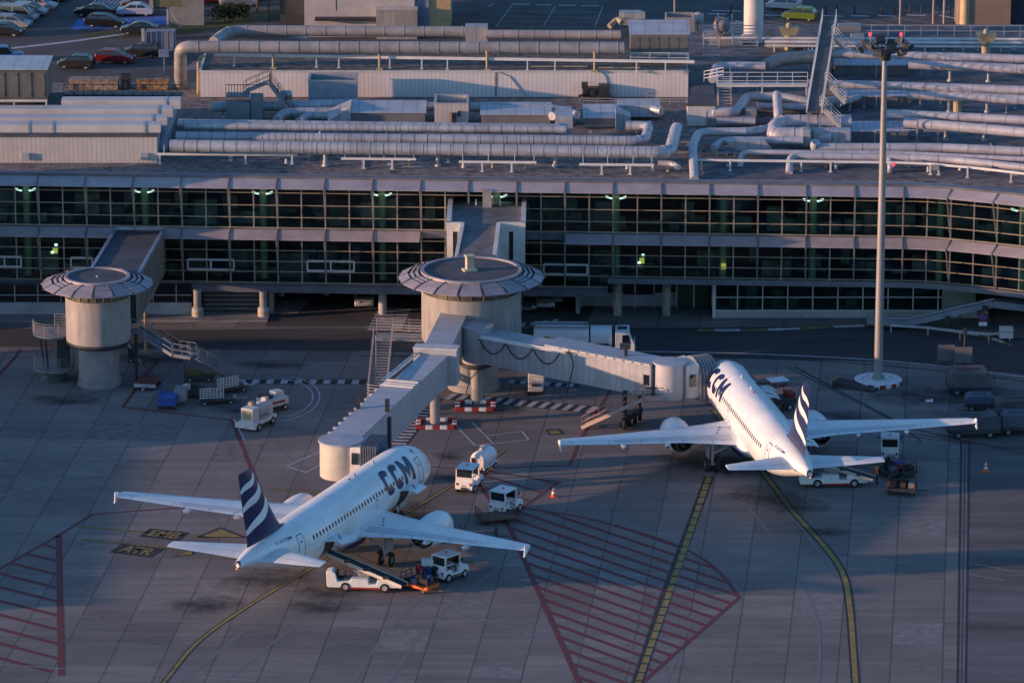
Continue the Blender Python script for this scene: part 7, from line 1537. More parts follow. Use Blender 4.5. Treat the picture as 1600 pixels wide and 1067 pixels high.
for i, (px, py, lab) in enumerate(((330, 632, 'cart with an upright white lattice gate beside the dark compressor'), (352, 615, 'cart with an upright white lattice gate nearest the dashed crossing'))):
    c = at(px, py); t = thing('gate_cart', lab, 'cart', (c.x, c.y, 0), R(12 + 20 * i), 'carts with white lattice gates'); m = MB(); m.box(.6, .3, .45, 3.0, 1.4, .1); m.build('deck', 'dark', t, smooth=False); m = MB()
    for k in range(5): m.beam((-1.0, -.5, .75 + .2 * k), (1.0, -.5, .75 + .2 * k), .05)
    for k in range(8): m.beam((-1.0 + .285 * k, -.5, .7), (-1.0 + .285 * k, -.5, 1.6), .05)
    m.build('lattice_gate', 'rail', t, smooth=False); m = MB(); m.beam((2.1, 0, .4), (3.2, .4, .35), .08); m.box(2.0, .0, .5, .25, .5, .3); m.build('draw_bar', 'ochre' if i == 0 else 'lgrey', t, smooth=False)
    for x in (-.6, 1.6):
        for sg in (-.3, .9): wheel(t, x, sg, .2, .14)
c = at(312, 594); t = thing('pallet_trailer', 'ochre brown loaded trailer under the end of the left stair', 'trailer', (c.x, c.y, 0), 0); m = MB(); m.box(0, 0, .45, 2.6, 1.3, .14); m.build('deck', 'dark', t, bevel=.02); m = MB(); m.box(-.5, 0, .75, 1.2, 1.0, .45); m.box(.7, .1, .68, .9, .8, .3); m.build('crate', mat('crate_ochre', (.20, .15, .05), .8, var=.3), t, bevel=.04)
for x in (-.8, .8):
    for sg in (-1, 1): wheel(t, x, sg * .5, .2, .14)
c = at(205, 565); t = thing('tow_bar', 'long thin dark tow bar leaning beside the small tower', 'tow bar', (c.x, c.y, 0)); m = MB(); m.tube([(-1.2, .6, 3.0), (0, 0, 1.2), (.9, -.9, .2)], .07, 8); m.build('bar', 'lgrey', t); m = MB(); m.box(0, 0, .6, .5, .5, 1.2); m.build('stand', 'dark', t, smooth=False, bevel=.03)
for sg in (-1, 1): wheel(t, 0, sg * .3, .2, .12)
# ---- tanker truck on the road
a, b = at(834, 554), at(992, 558); t = thing('tanker_truck', 'long white tanker truck standing on the road behind the right bridge', 'truck', ((a.x + b.x) / 2, a.y, 0), R(-1)); t.scale = (1, 1, .86); L_ = (b.x - a.x) / 2
m = MB(); m.bx(-L_ + .1, L_ - 2.0, -1.0, 1.0, .75, 1.0); m.build('chassis', 'dark', t, smooth=False); m = MB()
n = 20; 
def tank(mb, x0, x1, w_, z0, h_):
    pr = [(w_ / 2 * math.copysign(abs(math.cos(a)) ** .6, math.cos(a)), z0 + h_ / 2 + h_ / 2 * math.copysign(abs(math.sin(a)) ** .75, math.sin(a))) for a in [2 * math.pi * k / 24 for k in range(24)]]
    mb.extr([(x0, y, z) for y, z in pr], (x1 - x0, 0, 0))
tank(m, -L_, L_ - 4.0, 2.4, 1.0, 2.0); tank(m, L_ - 3.85, L_ - 2.0, 2.35, 1.0, 1.95); m.build('tank', 'white', t)
m = MB()
for y in (-.8, .8): m.beam((-L_ + .1, y, 3.1), (L_ - 4.1, y, 3.1), .1, .22)
for x in (-L_ + .1, L_ - 4.1): m.beam((x, -.8, 3.1), (x, .8, 3.1), .1, .22)
m.build('roof_rail', 'lgrey', t, smooth=False)
m = MB(); side_hull(m, [(L_ - 1.7, .6), (L_ - 1.7, 2.75), (L_ - .5, 2.8), (L_ - .1, 1.7), (L_ + .02, 1.5), (L_ + .02, .5)], 2.3); m.build('cab', 'white', t, bevel=.06); m = MB(); m.add([(L_ - 1.1, -1.165, 1.55), (L_ - .35, -1.165, 1.55), (L_ - .55, -1.165, 2.45), (L_ - 1.1, -1.165, 2.45)], [(0, 1, 2, 3)]); m.build('side_window', 'darkglass', t, smooth=False)
m = MB(); m.add([(L_ - .08, -1.0, 1.72), (L_ - .08, 1.0, 1.72), (L_ - .46, .95, 2.7), (L_ - .46, -.95, 2.7)], [(0, 1, 2, 3)]); m.v = [(x + .02, y, z) for x, y, z in m.v]; m.build('windscreen', 'darkglass', t, smooth=False); m = MB(); m.box(L_ - 1.1, 0, 2.85, .8, .7, .1); m.build('roof_hatch', 'dark', t, smooth=False)
m = MB(); m.lathe([(0, -.02), (.32, -.02), (.32, .02)], (-L_ + 1.1, -1.21, 2.0), 20, 'y'); m.build('round_logo', mat('logo_green', (.35, .42, .05), .5), t); m = MB(); m.box(L_ - 2.9, -1.2, 1.45, 1.3, .03, .22); m.box(-L_ + 2.5, -1.21, 2.0, .5, .03, .2); m.build('dark_lettering_bar', 'dark', t, smooth=False)
m = MB(); m.bx(-L_ - .25, -L_ - .05, -1.1, 1.1, .7, 2.6); m.build('rear_cabinet', 'dark', t, smooth=False)
for x in (-L_ + 1.3, -L_ + 2.6, L_ - 1.0):
    for sg in (-1, 1): wheel(t, x, sg * 1.0, .48, .3)
# ---- small white van seen from the front below the right bridge
c = at(838, 612); t = thing('utility_van', 'small boxy white vehicle parked under the right bridge', 'van', (c.x, c.y, 0), R(-92)); m = MB(); m.box(-.3, 0, 1.15, 2.2, 1.35, 1.2); m.build('box_body', 'offwhite', t, bevel=.06); m = MB(); side_hull(m, [(.8, .4), (.8, 1.2), (1.1, 1.0), (1.35, .85), (1.35, .4)], 1.3); m.build('bonnet', 'lgrey', t, bevel=.04)
m = MB(); m.box(1.15, 0, .95, .5, .7, .2); m.build('dark_mask', 'dark', t, smooth=False)
for x in (-.9, .8):
    for sg in (-1, 1): wheel(t, x, sg * .6, .26, .2)
# ---- cars under the building
car('pale car parked under the building left of the large tower', (*g2(570, 474), 0), R(-90), (.42, .42, .44), 'hatch', None)
car('pale car parked under the building right of the large tower', (*g2(851, 476), 0), R(-88), (.45, .45, .46), 'hatch', None)
car('dark car half hidden behind the large tower', (*g2(822, 481), 0), R(-88), (.10, .10, .12), 'sedan', None)
car('pale estate behind the other car right of the large tower', (*g2(866, 468), 0), R(-92), (.36, .36, .38), 'van', None)
# ---- cones
for px, py, lab in ((865, 776, 'orange and white traffic cone at the tip of the small red hatching'), (1540, 737, 'traffic cone alone near the dark strip at the right')):
    c = at(px, py); t = thing('traffic_cone', lab, 'traffic cone', (c.x, c.y, 0), 0); m = MB(); m.lathe([(.25, .05), (.2, .08), (.05, .9), (0, .9)], n=20); m.build('cone', 'orange', t); m = MB(); m.box(0, 0, .03, .6, .6, .06); m.build('foot', 'orange', t, bevel=.01); m = MB()
    for z0, z1 in ((.28, .45), (.6, .75)): m.lathe([(.21 - .186 * z0 + .01, z0), (.21 - .186 * z1 + .012, z1)], n=20)
    m.build('white_band', 'white', t)
# ---- floodlight mast
c = at(1372, 598); t = thing('floodlight_mast', 'tall steel floodlight mast with a ring of lamps and two red beacons', 'light mast', (c.x, c.y, 0))
m = MB(); m.tube([(0, 0, .3), (0, 0, 9), (0, 0, 20), (0, 0, 28.9)], [.39, .35, .28, .2], 20); m.build('pole', mat('mast_galv', (.36, .345, .34), .45, metal=.35, var=.1, stretch=(1, 1, .1)), t)
m = MB(); m.lathe([(.6, .3), (.6, .45), (.48, .5)], n=20)
for z in (6, 12, 18, 24): m.lathe([(.38 - .0065 * z, z), (.42 - .0065 * z, z + .05), (.38 - .0065 * z, z + .1)], n=20)
m.build('collar', 'lgrey', t)
nb = 24
for i in range(nb):
    a0, a1 = 2 * math.pi * i / nb, 2 * math.pi * (i + 1) / nb; m = MB(); vs = []
    for z in (0, .34):
        for r_ in (1.35, 2.05): vs += [(r_ * math.cos(a), r_ * math.sin(a), z) for a in (a0, a1)]
    m.add(vs, [(0, 1, 3, 2), (4, 6, 7, 5), (0, 4, 5, 1), (2, 3, 7, 6), (0, 2, 6, 4), (1, 5, 7, 3)]); m.build('base_block', 'white' if i % 2 else 'red', t, smooth=False, bevel=.03)
m = MB(); m.lathe([(1.34, 0), (1.34, .3), (0, .32)], n=32); m.lathe([(1.36, .345), (2.04, .345)], n=48); m.build('base_top', 'white', t)
m = MB(); m.lathe([(.5, 28.2), (.55, 28.9), (.3, 29.0)], n=16)
for r_ in (1.15,): m.tube([(r_ * math.cos(a), r_ * math.sin(a), 29.0) for a in [R(15 * i) for i in range(25)]], .08, 8)
for i in range(6): a = R(60 * i); m.beam((0, 0, 28.8), (1.9 * math.cos(a), 1.9 * math.sin(a), 29.4), .09)
m.lathe([(.9, 28.95), (.9, 29.05)], n=16); m.build('lamp_ring', 'dark', t)
for i in range(12):
    a = R(30 * i + 10); r_ = 1.7 if i % 2 else 2.15; cx, cy = r_ * math.cos(a), r_ * math.sin(a); z_ = 29.2 + (.35 if i % 2 else 0); m = MB(); m.box(0, 0, 0, .32, .85, .62); rot = Matrix.Rotation(a, 3, 'Z') @ Matrix.Rotation(R(38), 3, 'Y'); m.v = [tuple(rot @ Vector(v) + Vector((cx, cy, z_))) for v in m.v]; fl = m.build('floodlight', 'dark', t, bevel=.04)
    m = MB(); m.box(.17, 0, 0, .03, .74, .5); m.v = [tuple(rot @ Vector(v) + Vector((cx, cy, z_))) for v in m.v]; m.build('lamp_glass', 'steel', fl, smooth=False)
for x in (-1.25, 1.35):
    m = MB(); m.beam((x, 0, 29.2), (x, 0, 30.2), .07); rb = m.build('beacon_post', 'lgrey', t); m = MB(); m.lathe([(0, 0), (.13, .02), (.15, .3), (0, .36)], (x, 0, 30.2), 12); m.build('beacon_lamp', 'redlamp', rb)
m = MB(); m.beam((.25, -.3, 18.4), (.9, -.4, 18.4), .06); m.box(.9, -.4, 18.5, .3, .2, .2); mb_ = m.build('side_bracket', 'dark', t); m = MB(); m.lathe([(0, 0), (.13, .02), (.15, .3), (0, .36)], (.9, -.4, 19.1), 12); m.build('beacon_lamp', 'redlamp', mb_)
c = at(1337, 606); t = thing('wheel_ramp', 'dark flat ramp with an ochre end lying beside the mast base', 'ramp', (c.x, c.y, 0), R(-28)); m = MB(); m.add([(-1.9, -.7, 0), (1.9, -.7, 0), (1.9, .7, 0), (-1.9, .7, 0), (-1.9, -.7, .5), (1.9, -.7, .18), (1.9, .7, .18), (-1.9, .7, .5)], [(3, 2, 1, 0), (4, 5, 6, 7), (0, 1, 5, 4), (1, 2, 6, 5), (2, 3, 7, 6), (3, 0, 4, 7)]); m.build('deck', 'dark', t, smooth=False); m = MB(); m.box(-1.93, 0, .4, .08, 1.4, .4); m.beam((-1.9, -.6, .5), (-2.1, -.7, 1.1), .06); m.build('end_plate', 'ochre', t, smooth=False)
# ---- equipment at the right edge, the shade put into the trailer cover colours
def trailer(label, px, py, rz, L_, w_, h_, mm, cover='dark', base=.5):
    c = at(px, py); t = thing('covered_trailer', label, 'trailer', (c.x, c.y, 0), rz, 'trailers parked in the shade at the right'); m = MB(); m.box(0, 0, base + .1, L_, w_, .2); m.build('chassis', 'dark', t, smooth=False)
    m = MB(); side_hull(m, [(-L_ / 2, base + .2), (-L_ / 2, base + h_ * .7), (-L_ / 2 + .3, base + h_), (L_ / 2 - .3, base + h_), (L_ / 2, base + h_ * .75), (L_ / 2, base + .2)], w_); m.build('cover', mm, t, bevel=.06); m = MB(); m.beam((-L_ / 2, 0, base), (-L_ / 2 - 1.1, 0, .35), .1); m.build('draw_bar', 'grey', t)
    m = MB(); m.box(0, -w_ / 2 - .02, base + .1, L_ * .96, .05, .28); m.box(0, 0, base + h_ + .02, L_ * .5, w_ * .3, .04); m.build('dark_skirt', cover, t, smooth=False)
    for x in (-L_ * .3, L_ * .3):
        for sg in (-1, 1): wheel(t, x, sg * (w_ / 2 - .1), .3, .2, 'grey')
    return t
trailer('grey covered trailer with a dark skirt right of the mast', 1512, 612, R(3), 3.6, 2.6, 1.5, mat('shade_tarp_grey', (.11, .11, .12), .8, var=.15))
trailer('long dark box trailer near the tip of the right wing', 1520, 681, R(4), 4.4, 1.6, 1.4, mat('shade_box_blue', (.07, .085, .11), .6, var=.15))
trailer('low bluish trailer between the grey cover and the right wing tip', 1530, 640, R(0), 2.4, 1.6, .9, mat('shade_box_blue_grey', (.10, .13, .20), .6, var=.15))
trailer('pale grey trailer cut by the right edge of the picture, nearer', 1590, 676, R(0), 2.8, 1.8, 1.3, mat('shade_tarp_blue', (.10, .12, .17), .7, var=.15))
trailer('pale grey trailer cut by the right edge of the picture, farther', 1584, 648, R(8), 3.2, 1.8, 1.0, mat('shade_tarp_pale', (.10, .10, .11), .7, var=.15))
c = at(1553, 668); t = thing('wheeled_tank', 'dark rounded tank on wheels near the right wing tip', 'tank', (c.x, c.y, 0), R(20)); m = MB(); m.lathe([(0, -1.0), (.6, -.9), (.65, .9), (0, 1.0)], (0, 0, 1.0), 18, 'x'); m.build('tank', 'dark', t)
for sg in (-1, 1): wheel(t, 0, sg * .55, .3, .2)
m = MB(); c = at(1452, 628); m.box(c.x, c.y, .1, .6, .35, .16); m.box(c.x + .2, c.y, .2, .2, .3, .1); solo('loose_box', 'tiny white box lying on the dirty ground right of the mast', 'box')(m, 'white', smooth=False, bevel=.02)
for px, py in ((1478, 572), (1505, 575)):
    c = at(px, py); m = MB(); m.bx(c.x - .75, c.x + .75, c.y - .05, c.y + .05, .5, 1.9)
    for x in (-.7, .7): m.beam((c.x + x, c.y, 0), (c.x + x, c.y, .55), .08)
    m.box(c.x, c.y - .07, 1.0, 1.0, .03, .12); solo('board_stand', 'grey board on two legs at the road edge, %s' % ('left one' if px < 1500 else 'right one with a dark post behind'), 'board')(m, mat('board_grey', (.16, .16, .17), .6), smooth=False)
c = at(1507, 570); m = MB(); m.tube([(c.x, c.y, 0), (c.x, c.y, 3.4)], .11, 10); m.box(c.x, c.y, 2.9, .35, .3, .6); solo('signal_post', 'dark slim signal post behind the grey boards', 'post')(m, 'dark')
c = at(1535, 528); t = thing('traffic_sign', 'round blue and red no stopping sign with a white plate below', 'sign', (c.x, c.y, 0)); m = MB(); m.tube([(0, 0, 0), (0, 0, 2.3)], .05, 8); m.build('pole', 'dark', t); m = MB(); m.lathe([(0, -.03), (.42, -.03), (.42, .03), (0, .03)], (0, -.08, 1.95), 24, 'y'); m.build('red_disc', 'red', t); m = MB(); m.lathe([(0, -.045), (.31, -.045), (.31, 0)], (0, -.08, 1.95), 24, 'y'); m.build('blue_face', 'blue', t); m = MB()
for a in (45, -45): m.beam((-.27, -.135, 1.95 - .27 * math.copysign(1, a)), (.27, -.135, 1.95 + .27 * math.copysign(1, a)), .02, .07)
m.build('red_cross', 'red', t, smooth=False); m = MB(); m.box(0, -.08, 1.3, .72, .04, .34); m.build('white_plate', 'white', t, smooth=False)
# conveyor into the building at the right
t = thing('baggage_conveyor', 'enclosed grey inclined conveyor climbing into the building at the right', 'conveyor', tuple(at(1440, 512))); o = Vector(t.location); Yc = at(1440, 514).y
def cp(px, py): v = atY(px, py, Yc); return v - o
m = MB(); m.beam(cp(1355, 500), cp(1420, 503), 1.2, .5); m.beam(cp(1420, 502), cp(1552, 473), 1.2, .55); m.beam(cp(1552, 473), cp(1680, 488), 1.2, .62); m.build('conveyor_casing', mat('conveyor_blue', (.26, .29, .34), .5, var=.12), t, smooth=False)
m = MB(); m.beam(cp(1355, 498) + Vector((0, -.62, .25)), cp(1420, 499) + Vector((0, -.62, .25)), .08); m.beam(cp(1420, 496) + Vector((0, -.62, .1)), cp(1552, 466) + Vector((0, -.62, .1)), .08); m.build('side_rail', 'lgrey', t, smooth=False)
m = MB()
for px, py in ((1372, 500), (1412, 502), (1452, 495), (1500, 484), (1545, 474)): p = cp(px, py); m.beam(p, (p.x, p.y, 0), .12)
for px, py in ((1480, 492), (1530, 484), (1538, 476)): p = cp(px, py); m.box(p.x, p.y - .7, p.z - .1, .5, .3, .4)
m.build('support_leg', 'dark', t, smooth=False)
t = thing('guard_rail', 'low white and dark barrier rail along the bend of the road at the right', 'barrier', tuple(at(1470, 520))); o = Vector(t.location); pts = [at(px, py, .75) - o for px, py in ((1392, 508), (1450, 512), (1500, 518), (1545, 522), (1578, 520))]; m = MB()
for p, q in zip(pts, pts[1:]): m.beam(p, q, .08, .22)
for p in pts: m.beam(p, (p.x, p.y, 0), .1)
m.build('rail', 'lgrey', t, smooth=False); m = MB(); p = at(1572, 524, .5) - o; m.box(p.x, p.y, .55, 1.2, .6, .5); m.box(p.x, p.y, 1.1, 1.2, .6, .4); m.build('end_block', 'offwhite', t, smooth=False, bevel=.03)
# small service car with white steps beyond the right aircraft
c = at(1208, 640); t = thing('service_steps', 'white topped service vehicle half hidden behind the right aircraft fuselage', 'service vehicle', (c.x, c.y, 0), R(20)); m = MB(); m.box(0, 0, .8, 3.6, 1.6, .5); m.build('chassis', 'dark', t, bevel=.04); m = MB(); m.box(-.9, 0, 1.9, 1.7, 1.6, .12); m.box(.5, .3, 2.5, 1.6, 1.2, .1); m.build('platform', 'white', t, smooth=False); m = MB()
for x in (-1.6, -.2, .4, 1.2): m.beam((x, .6, 1.0), (x, .6, 2.4), .07)
m.box(1.5, 0, 1.2, .6, 1.0, .5); m.build('frame', 'red', t, smooth=False)
for x in (-1.2, 1.2):
    for sg in (-1, 1): wheel(t, x, sg * .7, .32, .22)
# ---- people
def skinned(name, joints, edges, mats, parent, face_mat=None, sub=1):
    me = bpy.data.meshes.new(name); me.from_pydata([j[0] for j in joints], edges, []); o = bpy.data.objects.new(name, me); C.objects.link(o)
    md = o.modifiers.new('s', 'SKIN'); md.branch_smoothing = .6
    for i, j in enumerate(joints): r_ = j[1] if isinstance(j[1], tuple) else (j[1], j[1]); me.skin_vertices[0].data[i].radius = r_; me.skin_vertices[0].data[i].use_root = (i == 0)
    sb = o.modifiers.new('b', 'SUBSURF'); sb.levels = sb.render_levels = sub; bpy.context.view_layer.update()
    m2 = bpy.data.meshes.new_from_object(o.evaluated_get(bpy.context.evaluated_depsgraph_get())); bpy.data.objects.remove(o); m2.materials.clear()
    for m_ in mats: m2.materials.append(MT[m_])
    if face_mat:
        for p in m2.polygons: p.material_index = face_mat(p.center)
    m2.shade_smooth(); r_ = bpy.data.objects.new(name, m2); C.objects.link(r_); r_.parent = parent; return r_
def person(label, loc, rz, vest, lean=0.0, arms='down', z0=0.0):
    t = thing('person', label, 'person', loc, rz); L_ = lean
    J = [((0, 0, .95), (.15, .11)), ((L_ * .3, 0, 1.18), (.14, .10)), ((L_ * .7, 0, 1.40), (.18, .11)), ((L_ * .95, 0, 1.52), .06), ((L_ * 1.1, 0, 1.60), .075), ((L_ * 1.2, 0, 1.70), .10), ((L_ * 1.25, 0, 1.77), .07)]
    E_ = [(0, 1), (1, 2), (2, 3), (3, 4), (4, 5), (5, 6)]; k = 7; hands = []
    for sg in (-1, 1):
        sh = (L_ * .7, .19 * sg, 1.42)
        if arms == 'down': el, wr = (L_ * .7 - .02, .25 * sg, 1.14), (L_ * .7 + .14, .25 * sg, .92)
        else: el, wr = (L_ * .7 + .18, .25 * sg, 1.2), (L_ * .7 + .45, .2 * sg, 1.12)
        hd_ = (wr[0] + (wr[0] - el[0]) * .35, wr[1], wr[2] + (wr[2] - el[2]) * .35)
        J += [(sh, .062), (el, .047), (wr, .033), (hd_, (.042, .022))]; E_ += [(2, k), (k, k + 1), (k + 1, k + 2), (k + 2, k + 3)]; hands.append((Vector(hd_), (Vector(wr) - Vector(el)).normalized(), sg)); k += 4
        J += [((0, .095 * sg, .88), .095), ((.03 + .1 * (sg > 0), .11 * sg, .50), .065), ((-.02 + .12 * (sg > 0), .12 * sg, .10), .045), ((.14 + .12 * (sg > 0), .13 * sg, .05), (.045, .04))]; E_ += [(0, k), (k, k + 1), (k + 1, k + 2), (k + 2, k + 3)]; k += 4
    def fm(c):
        if c.z > 1.53: return 0
        if c.z < .12: return 3
        if c.z < .98 and abs(c.y) < .2: return 1
        if abs(c.y) > .2 and c.z < 1.12 and arms == 'down' and c.z < .95: return 0
        return 2
    skinned('body', J, E_, ('skin', 'trousers', 'trousers', 'black'), t, fm)
    for h, d, sg in hands:
        s_ = Vector((0, 1, 0)); m = MB()
        for i in range(4): a = h + s_ * (i - 1.5) * .018; b = a + d * (.055 + .012 * (i in (1, 2))); c_ = b + d * .03 + Vector((.02, 0, -.02)); m.tube([a, b, c_], [.009, .008, .006], 6)
        a = h - d * .02 + Vector((0, -.035 * sg, 0)); m.tube([a, a + d * .04 + Vector((.02, -.02 * sg, 0))], [.01, .008], 6); m.build('fingers', 'skin', t)
    def ringset(zs, m_, name, open_=True):
        m = MB(); m.lathe([(r_, z) for r_, z in zs], n=20); m.v = [(x * .72 + L_ * (.3 + .4 * max(0, (z - 1.18) / .22)), y, z) for x, y, z in m.v]; return m.build(name, m_, t)
    ringset([(.19, .93), (.195, 1.05), (.19, 1.18), (.225, 1.34), (.235, 1.42), (.17, 1.50), (.08, 1.52)], vest, 'vest')
    hx = L_ * 1.22; m = MB(); m.lathe([(.115, 1.68), (.125, 1.74), (.10, 1.82), (0, 1.86)], (0, 0, 0), 16); m.v = [(x + hx - .02, y * .92, z) for x, y, z in m.v]; m.build('hair', 'hair', t)
    m = MB(); m.box(hx + .115, 0, 1.70, .03, .03, .05); m.build('nose', 'skin', t, bevel=.008)
    m = MB()
    for sg in (-1, 1): m.lathe([(0, -.01), (.014, 0), (0, .01)], (hx + .10, .035 * sg, 1.725), 8)
    m.box(hx + .104, 0, 1.655, .01, .05, .01); m.build('face_features', 'hair', t, smooth=False)
    return t
MT['orangevest'] = mat('orange_vest', (.85, .20, .04), .8, var=.1); MT['redshirt'] = mat('red_shirt', (.50, .02, .02), .8, var=.1)
p = at(653, 912); person('person in a red top standing bent over the luggage behind the red cart', (p.x, p.y, 0), R(-60), 'redshirt', .12, 'fwd')
p = at(1369, 757); o_ = person('person in an orange vest and dark trousers at the end of the right belt loader', (p.x, p.y, 0), R(10), 'orangevest', .03, 'fwd')
c = at(662, 900); c2 = at(668, 905); m = MB(); m.box(c2.x, c2.y, 1.4, .9, .7, .45); 
for x in (-.3, .3): m.box(c2.x + x, c2.y, .6, .12, .6, 1.16)
solo('white_carton', 'white carton on a stand beside the person in the red top', 'box')(m, 'white', smooth=False, bevel=.02)
# ================================================================ BEYOND THE TERMINAL: car park, road, verge, far buildings
def lot(pts, z, m, name): return merge_quads(name, [[g2(*p) for p in pts]], z, m)
lot([(-400, -60), (2000, -60), (2000, 130), (-400, 150)], Z1, 'asphalt2', 'car_park')
lot([(110, 47), (122, 30), (262, 26), (262, 38), (205, 45)], Z2, 'mblue', 'blue_bay_marking')
lot([(128, 52), (262, 43), (330, 30), (470, 8), (520, -10), (560, -10), (470, 22), (330, 48), (262, 56), (140, 64)], Z2, 'grass', 'verge')
lot([(100, 68), (20, 77), (-80, 84), (-80, 81.5), (20, 74.5), (100, 65.5), (200, 52), (200, 54)], Z3, 'mwht', 'white_edge_line')
q = []
for i in range(12):
    x0 = 128 + i * 7.2; q.append([g2(x0, 16 - i * .2), g2(x0 + 3.6, 16 - i * .2), g2(x0 + 30, -4), g2(x0 + 26.4, -4)])
merge_quads('hatched_bay', q, Z3, 'mwht')
for i in range(8): ribbon('bay_line', [g2(290 + i * 5.0, 110 - i * .3), g2(305 + i * 5, 96)], .12, Z3, 'mwht') if i < 6 else None
def lines(L_, wd=.14, name='bay_line', m='mwht'):
    for p, q_ in L_: ribbon(name, [g2(*p), g2(*q_)], wd, Z3, m)
lines([((775, 42), (800, 9)), ((930, 42), (942, 10)), ((780, 34), (935, 36)), ((785, 26), (938, 28)), ((790, 18), (940, 20)), ((850, 40), (868, 10)), ((690, 8), (725, 9)), ((762, 12), (772, 6)), ((777, 41), (932, 44))], .10)
lines([((800, 7), (828, 7.5)), ((838, 8), (862, 8.5)), ((872, 9), (900, 9)), ((908, 10), (936, 10))], .42, 'bay_end_bar')
lines([((1112, 17), (1160, 18)), ((1195, 24), (1222, 25)), ((1105, 22), (1135, 23)), ((1285, 25), (1315, 26)), ((1330, 25), (1358, 26)), ((1372, 25), (1402, 26)), ((1416, 24), (1446, 25)), ((1460, 20), (1490, 19)), ((1468, 25), (1492, 29)), ((1118, 26), (1138, 30)), ((1148, 33), (1165, 37)), ((1133, 37), (1162, 37))], .5, 'bay_end_bar')
lines([((1195, 25), (1265, 40)), ((1195, 33), (1240, 41)), ((1300, 30), (1360, 40)), ((1345, 30), (1400, 40)), ((1395, 28), (1465, 38)), ((1270, 16), (1320, 24)), ((1330, 16), (1380, 24)), ((1400, 14), (1450, 24)), ((1480, 12), (1520, 26)), ((1180, 14), (1210, 22))], .10)
lot([(330, 28), (350, 24), (372, 26), (368, 22), (345, 20), (325, 25)], Z3, 'kerb', 'planter_kerb')
# bollard stubs on the rear strip
for i, px in enumerate((1142, 1290, 1308, 1335, 1378, 1397, 1422, 1440, 1466, 1484)):
    c = at(px, 22); m = MB(); m.tube([(c.x, c.y, 0), (c.x, c.y, .9)], .12, 8); m.lathe([(.14, .9), (.0, 1.0)], (c.x, c.y, 0), 8); solo('bollard', 'small dark bollard behind the right rear roof edge, %s from the left' % ORD[i], 'bollard', 'bollards in the rear row')(m, 'dark')
# cars (left car park)
G = 'cars in the car park'
def pc(label, px, py, rz, col, kind='sedan', L_=4.3): c = at(px, py); car(label, (c.x, c.y, 0), R(rz), col, kind, G, L_=L_)
pc('dark red car at the far end of the left parked row', 52, 7, -14, (.20, .02, .025)); pc('silver car third from the far end of the left row', 45, 24, -14, (.30, .32, .36), 'hatch')
pc('pale silver car second from the far end of the left row', 60, 15, -14, (.36, .37, .40)); pc('silver estate in the middle of the left parked row', 30, 33, -14, (.28, .30, .34), 'van'); pc('bluish silver car near the camera end of the left row', 20, 43, -14, (.26, .30, .36), 'hatch'); pc('dark car nearest the camera in the left parked row', 8, 55, -14, (.02, .022, .03))
pc('dark car cut by the top edge left of the hatched bays', 78, 1, -14, (.05, .06, .08)); pc('dark blue car at the top left corner', 8, 6, -14, (.03, .05, .1)); pc('silver car at the left frame edge halfway along the row', -2, 26, -14, (.3, .32, .35))
pc('black car left of the white one on the blue marking', 149, 25, 172, (.012, .012, .016), 'sedan', 4.6); pc('black car nearer the camera over the blue marking', 165, 42, -12, (.012, .013, .018), 'hatch', 4.6); pc('white saloon on the blue marking seen from its side', 211, 24, 178, (.50, .53, .60)); pc('dark red car behind the white saloon', 219, 13, 178, (.12, .03, .04)); pc('dark grey car in front of the white saloon', 219, 53, 176, (.03, .035, .045))
pc('dark red car parked beside the terminal rear', 180, 98, -10, (.18, .012, .02), 'hatch', 4.2); pc('dark car with bright red tail lights near the grey cabinet', 222, 88, 168, (.03, .03, .04), 'hatch', 4.0); pc('blackish car left of the dark red one', 120, 106, 170, (.03, .03, .03), 'hatch', 3.9); pc('blue topped dark van at the left edge', 6, 96, 6, (.05, .14, .34), 'jeep', 4.4)
pc('white small car beyond the yellow sign board', 291, 26, 20, (.4, .42, .5), 'hatch', 3.6); pc('red car at the top beside the bushes', 330, 5, 10, (.3, .02, .03)); pc('white car cut by the top edge above the bushes', 385, 2, 15, (.4, .43, .5)); pc('pale car behind the bushes', 372, 10, 10, (.35, .38, .45))
pc('lime green hatchback alone in the rear car park at the right', 1250, 31, 164, (.14, .20, .04), 'hatch', 3.9); pc('white car parked just behind the lime green one', 1225, 15, 160, (.55, .57, .62), 'hatch', 4.0); pc('white van near the dark trees by the far building', 490, 24, 175, (.35, .05, .05), 'van', 3.6)

# yellow sign board on posts
for i, (px, py, cl) in enumerate(((-6, 38, (.2, .22, .25)), (70, 8 - 14, (.25, .26, .3)), (92, -8, (.04, .05, .07)), (32, -3, (.3, .31, .34)), (14, 14, (.12, .13, .16)))): pc('car in the crowded top left corner of the car park, %s counted from the left' % ORD[(0, 3, 4, 2, 1)[i]], px, py, -14, cl, 'hatch' if i % 2 else 'sedan')
c = at(262, 48); t = thing('sign_board', 'dull yellow sign board with dark unreadable figures on a braced post', 'sign', (c.x, c.y, 0)); m = MB(); m.box(0, 0, 4.2, 3.2, .25, 3.0); m.build('board', mat('board_yellow', (.16, .15, .08), .6, var=.15), t, smooth=False); m = MB()
for x in (-.7, 0, .7): m.box(x, -.14, 3.7, .45, .02, .12); m.box(x + .15, -.14, 3.95, .12, .02, .4)
m.build('figures', 'dark', t, smooth=False); m = MB(); m.beam((0, .2, 0), (0, .2, 3), .22); m.beam((0, .2, 2.6), (1.5, .2, .2), .12); m.build('post', 'lgrey', t, smooth=False); m = MB(); m.bx(-2.0, -1.55, -.3, .3, 2.6, 7); m.build('pinkish_upright', 'beige', t, smooth=False)
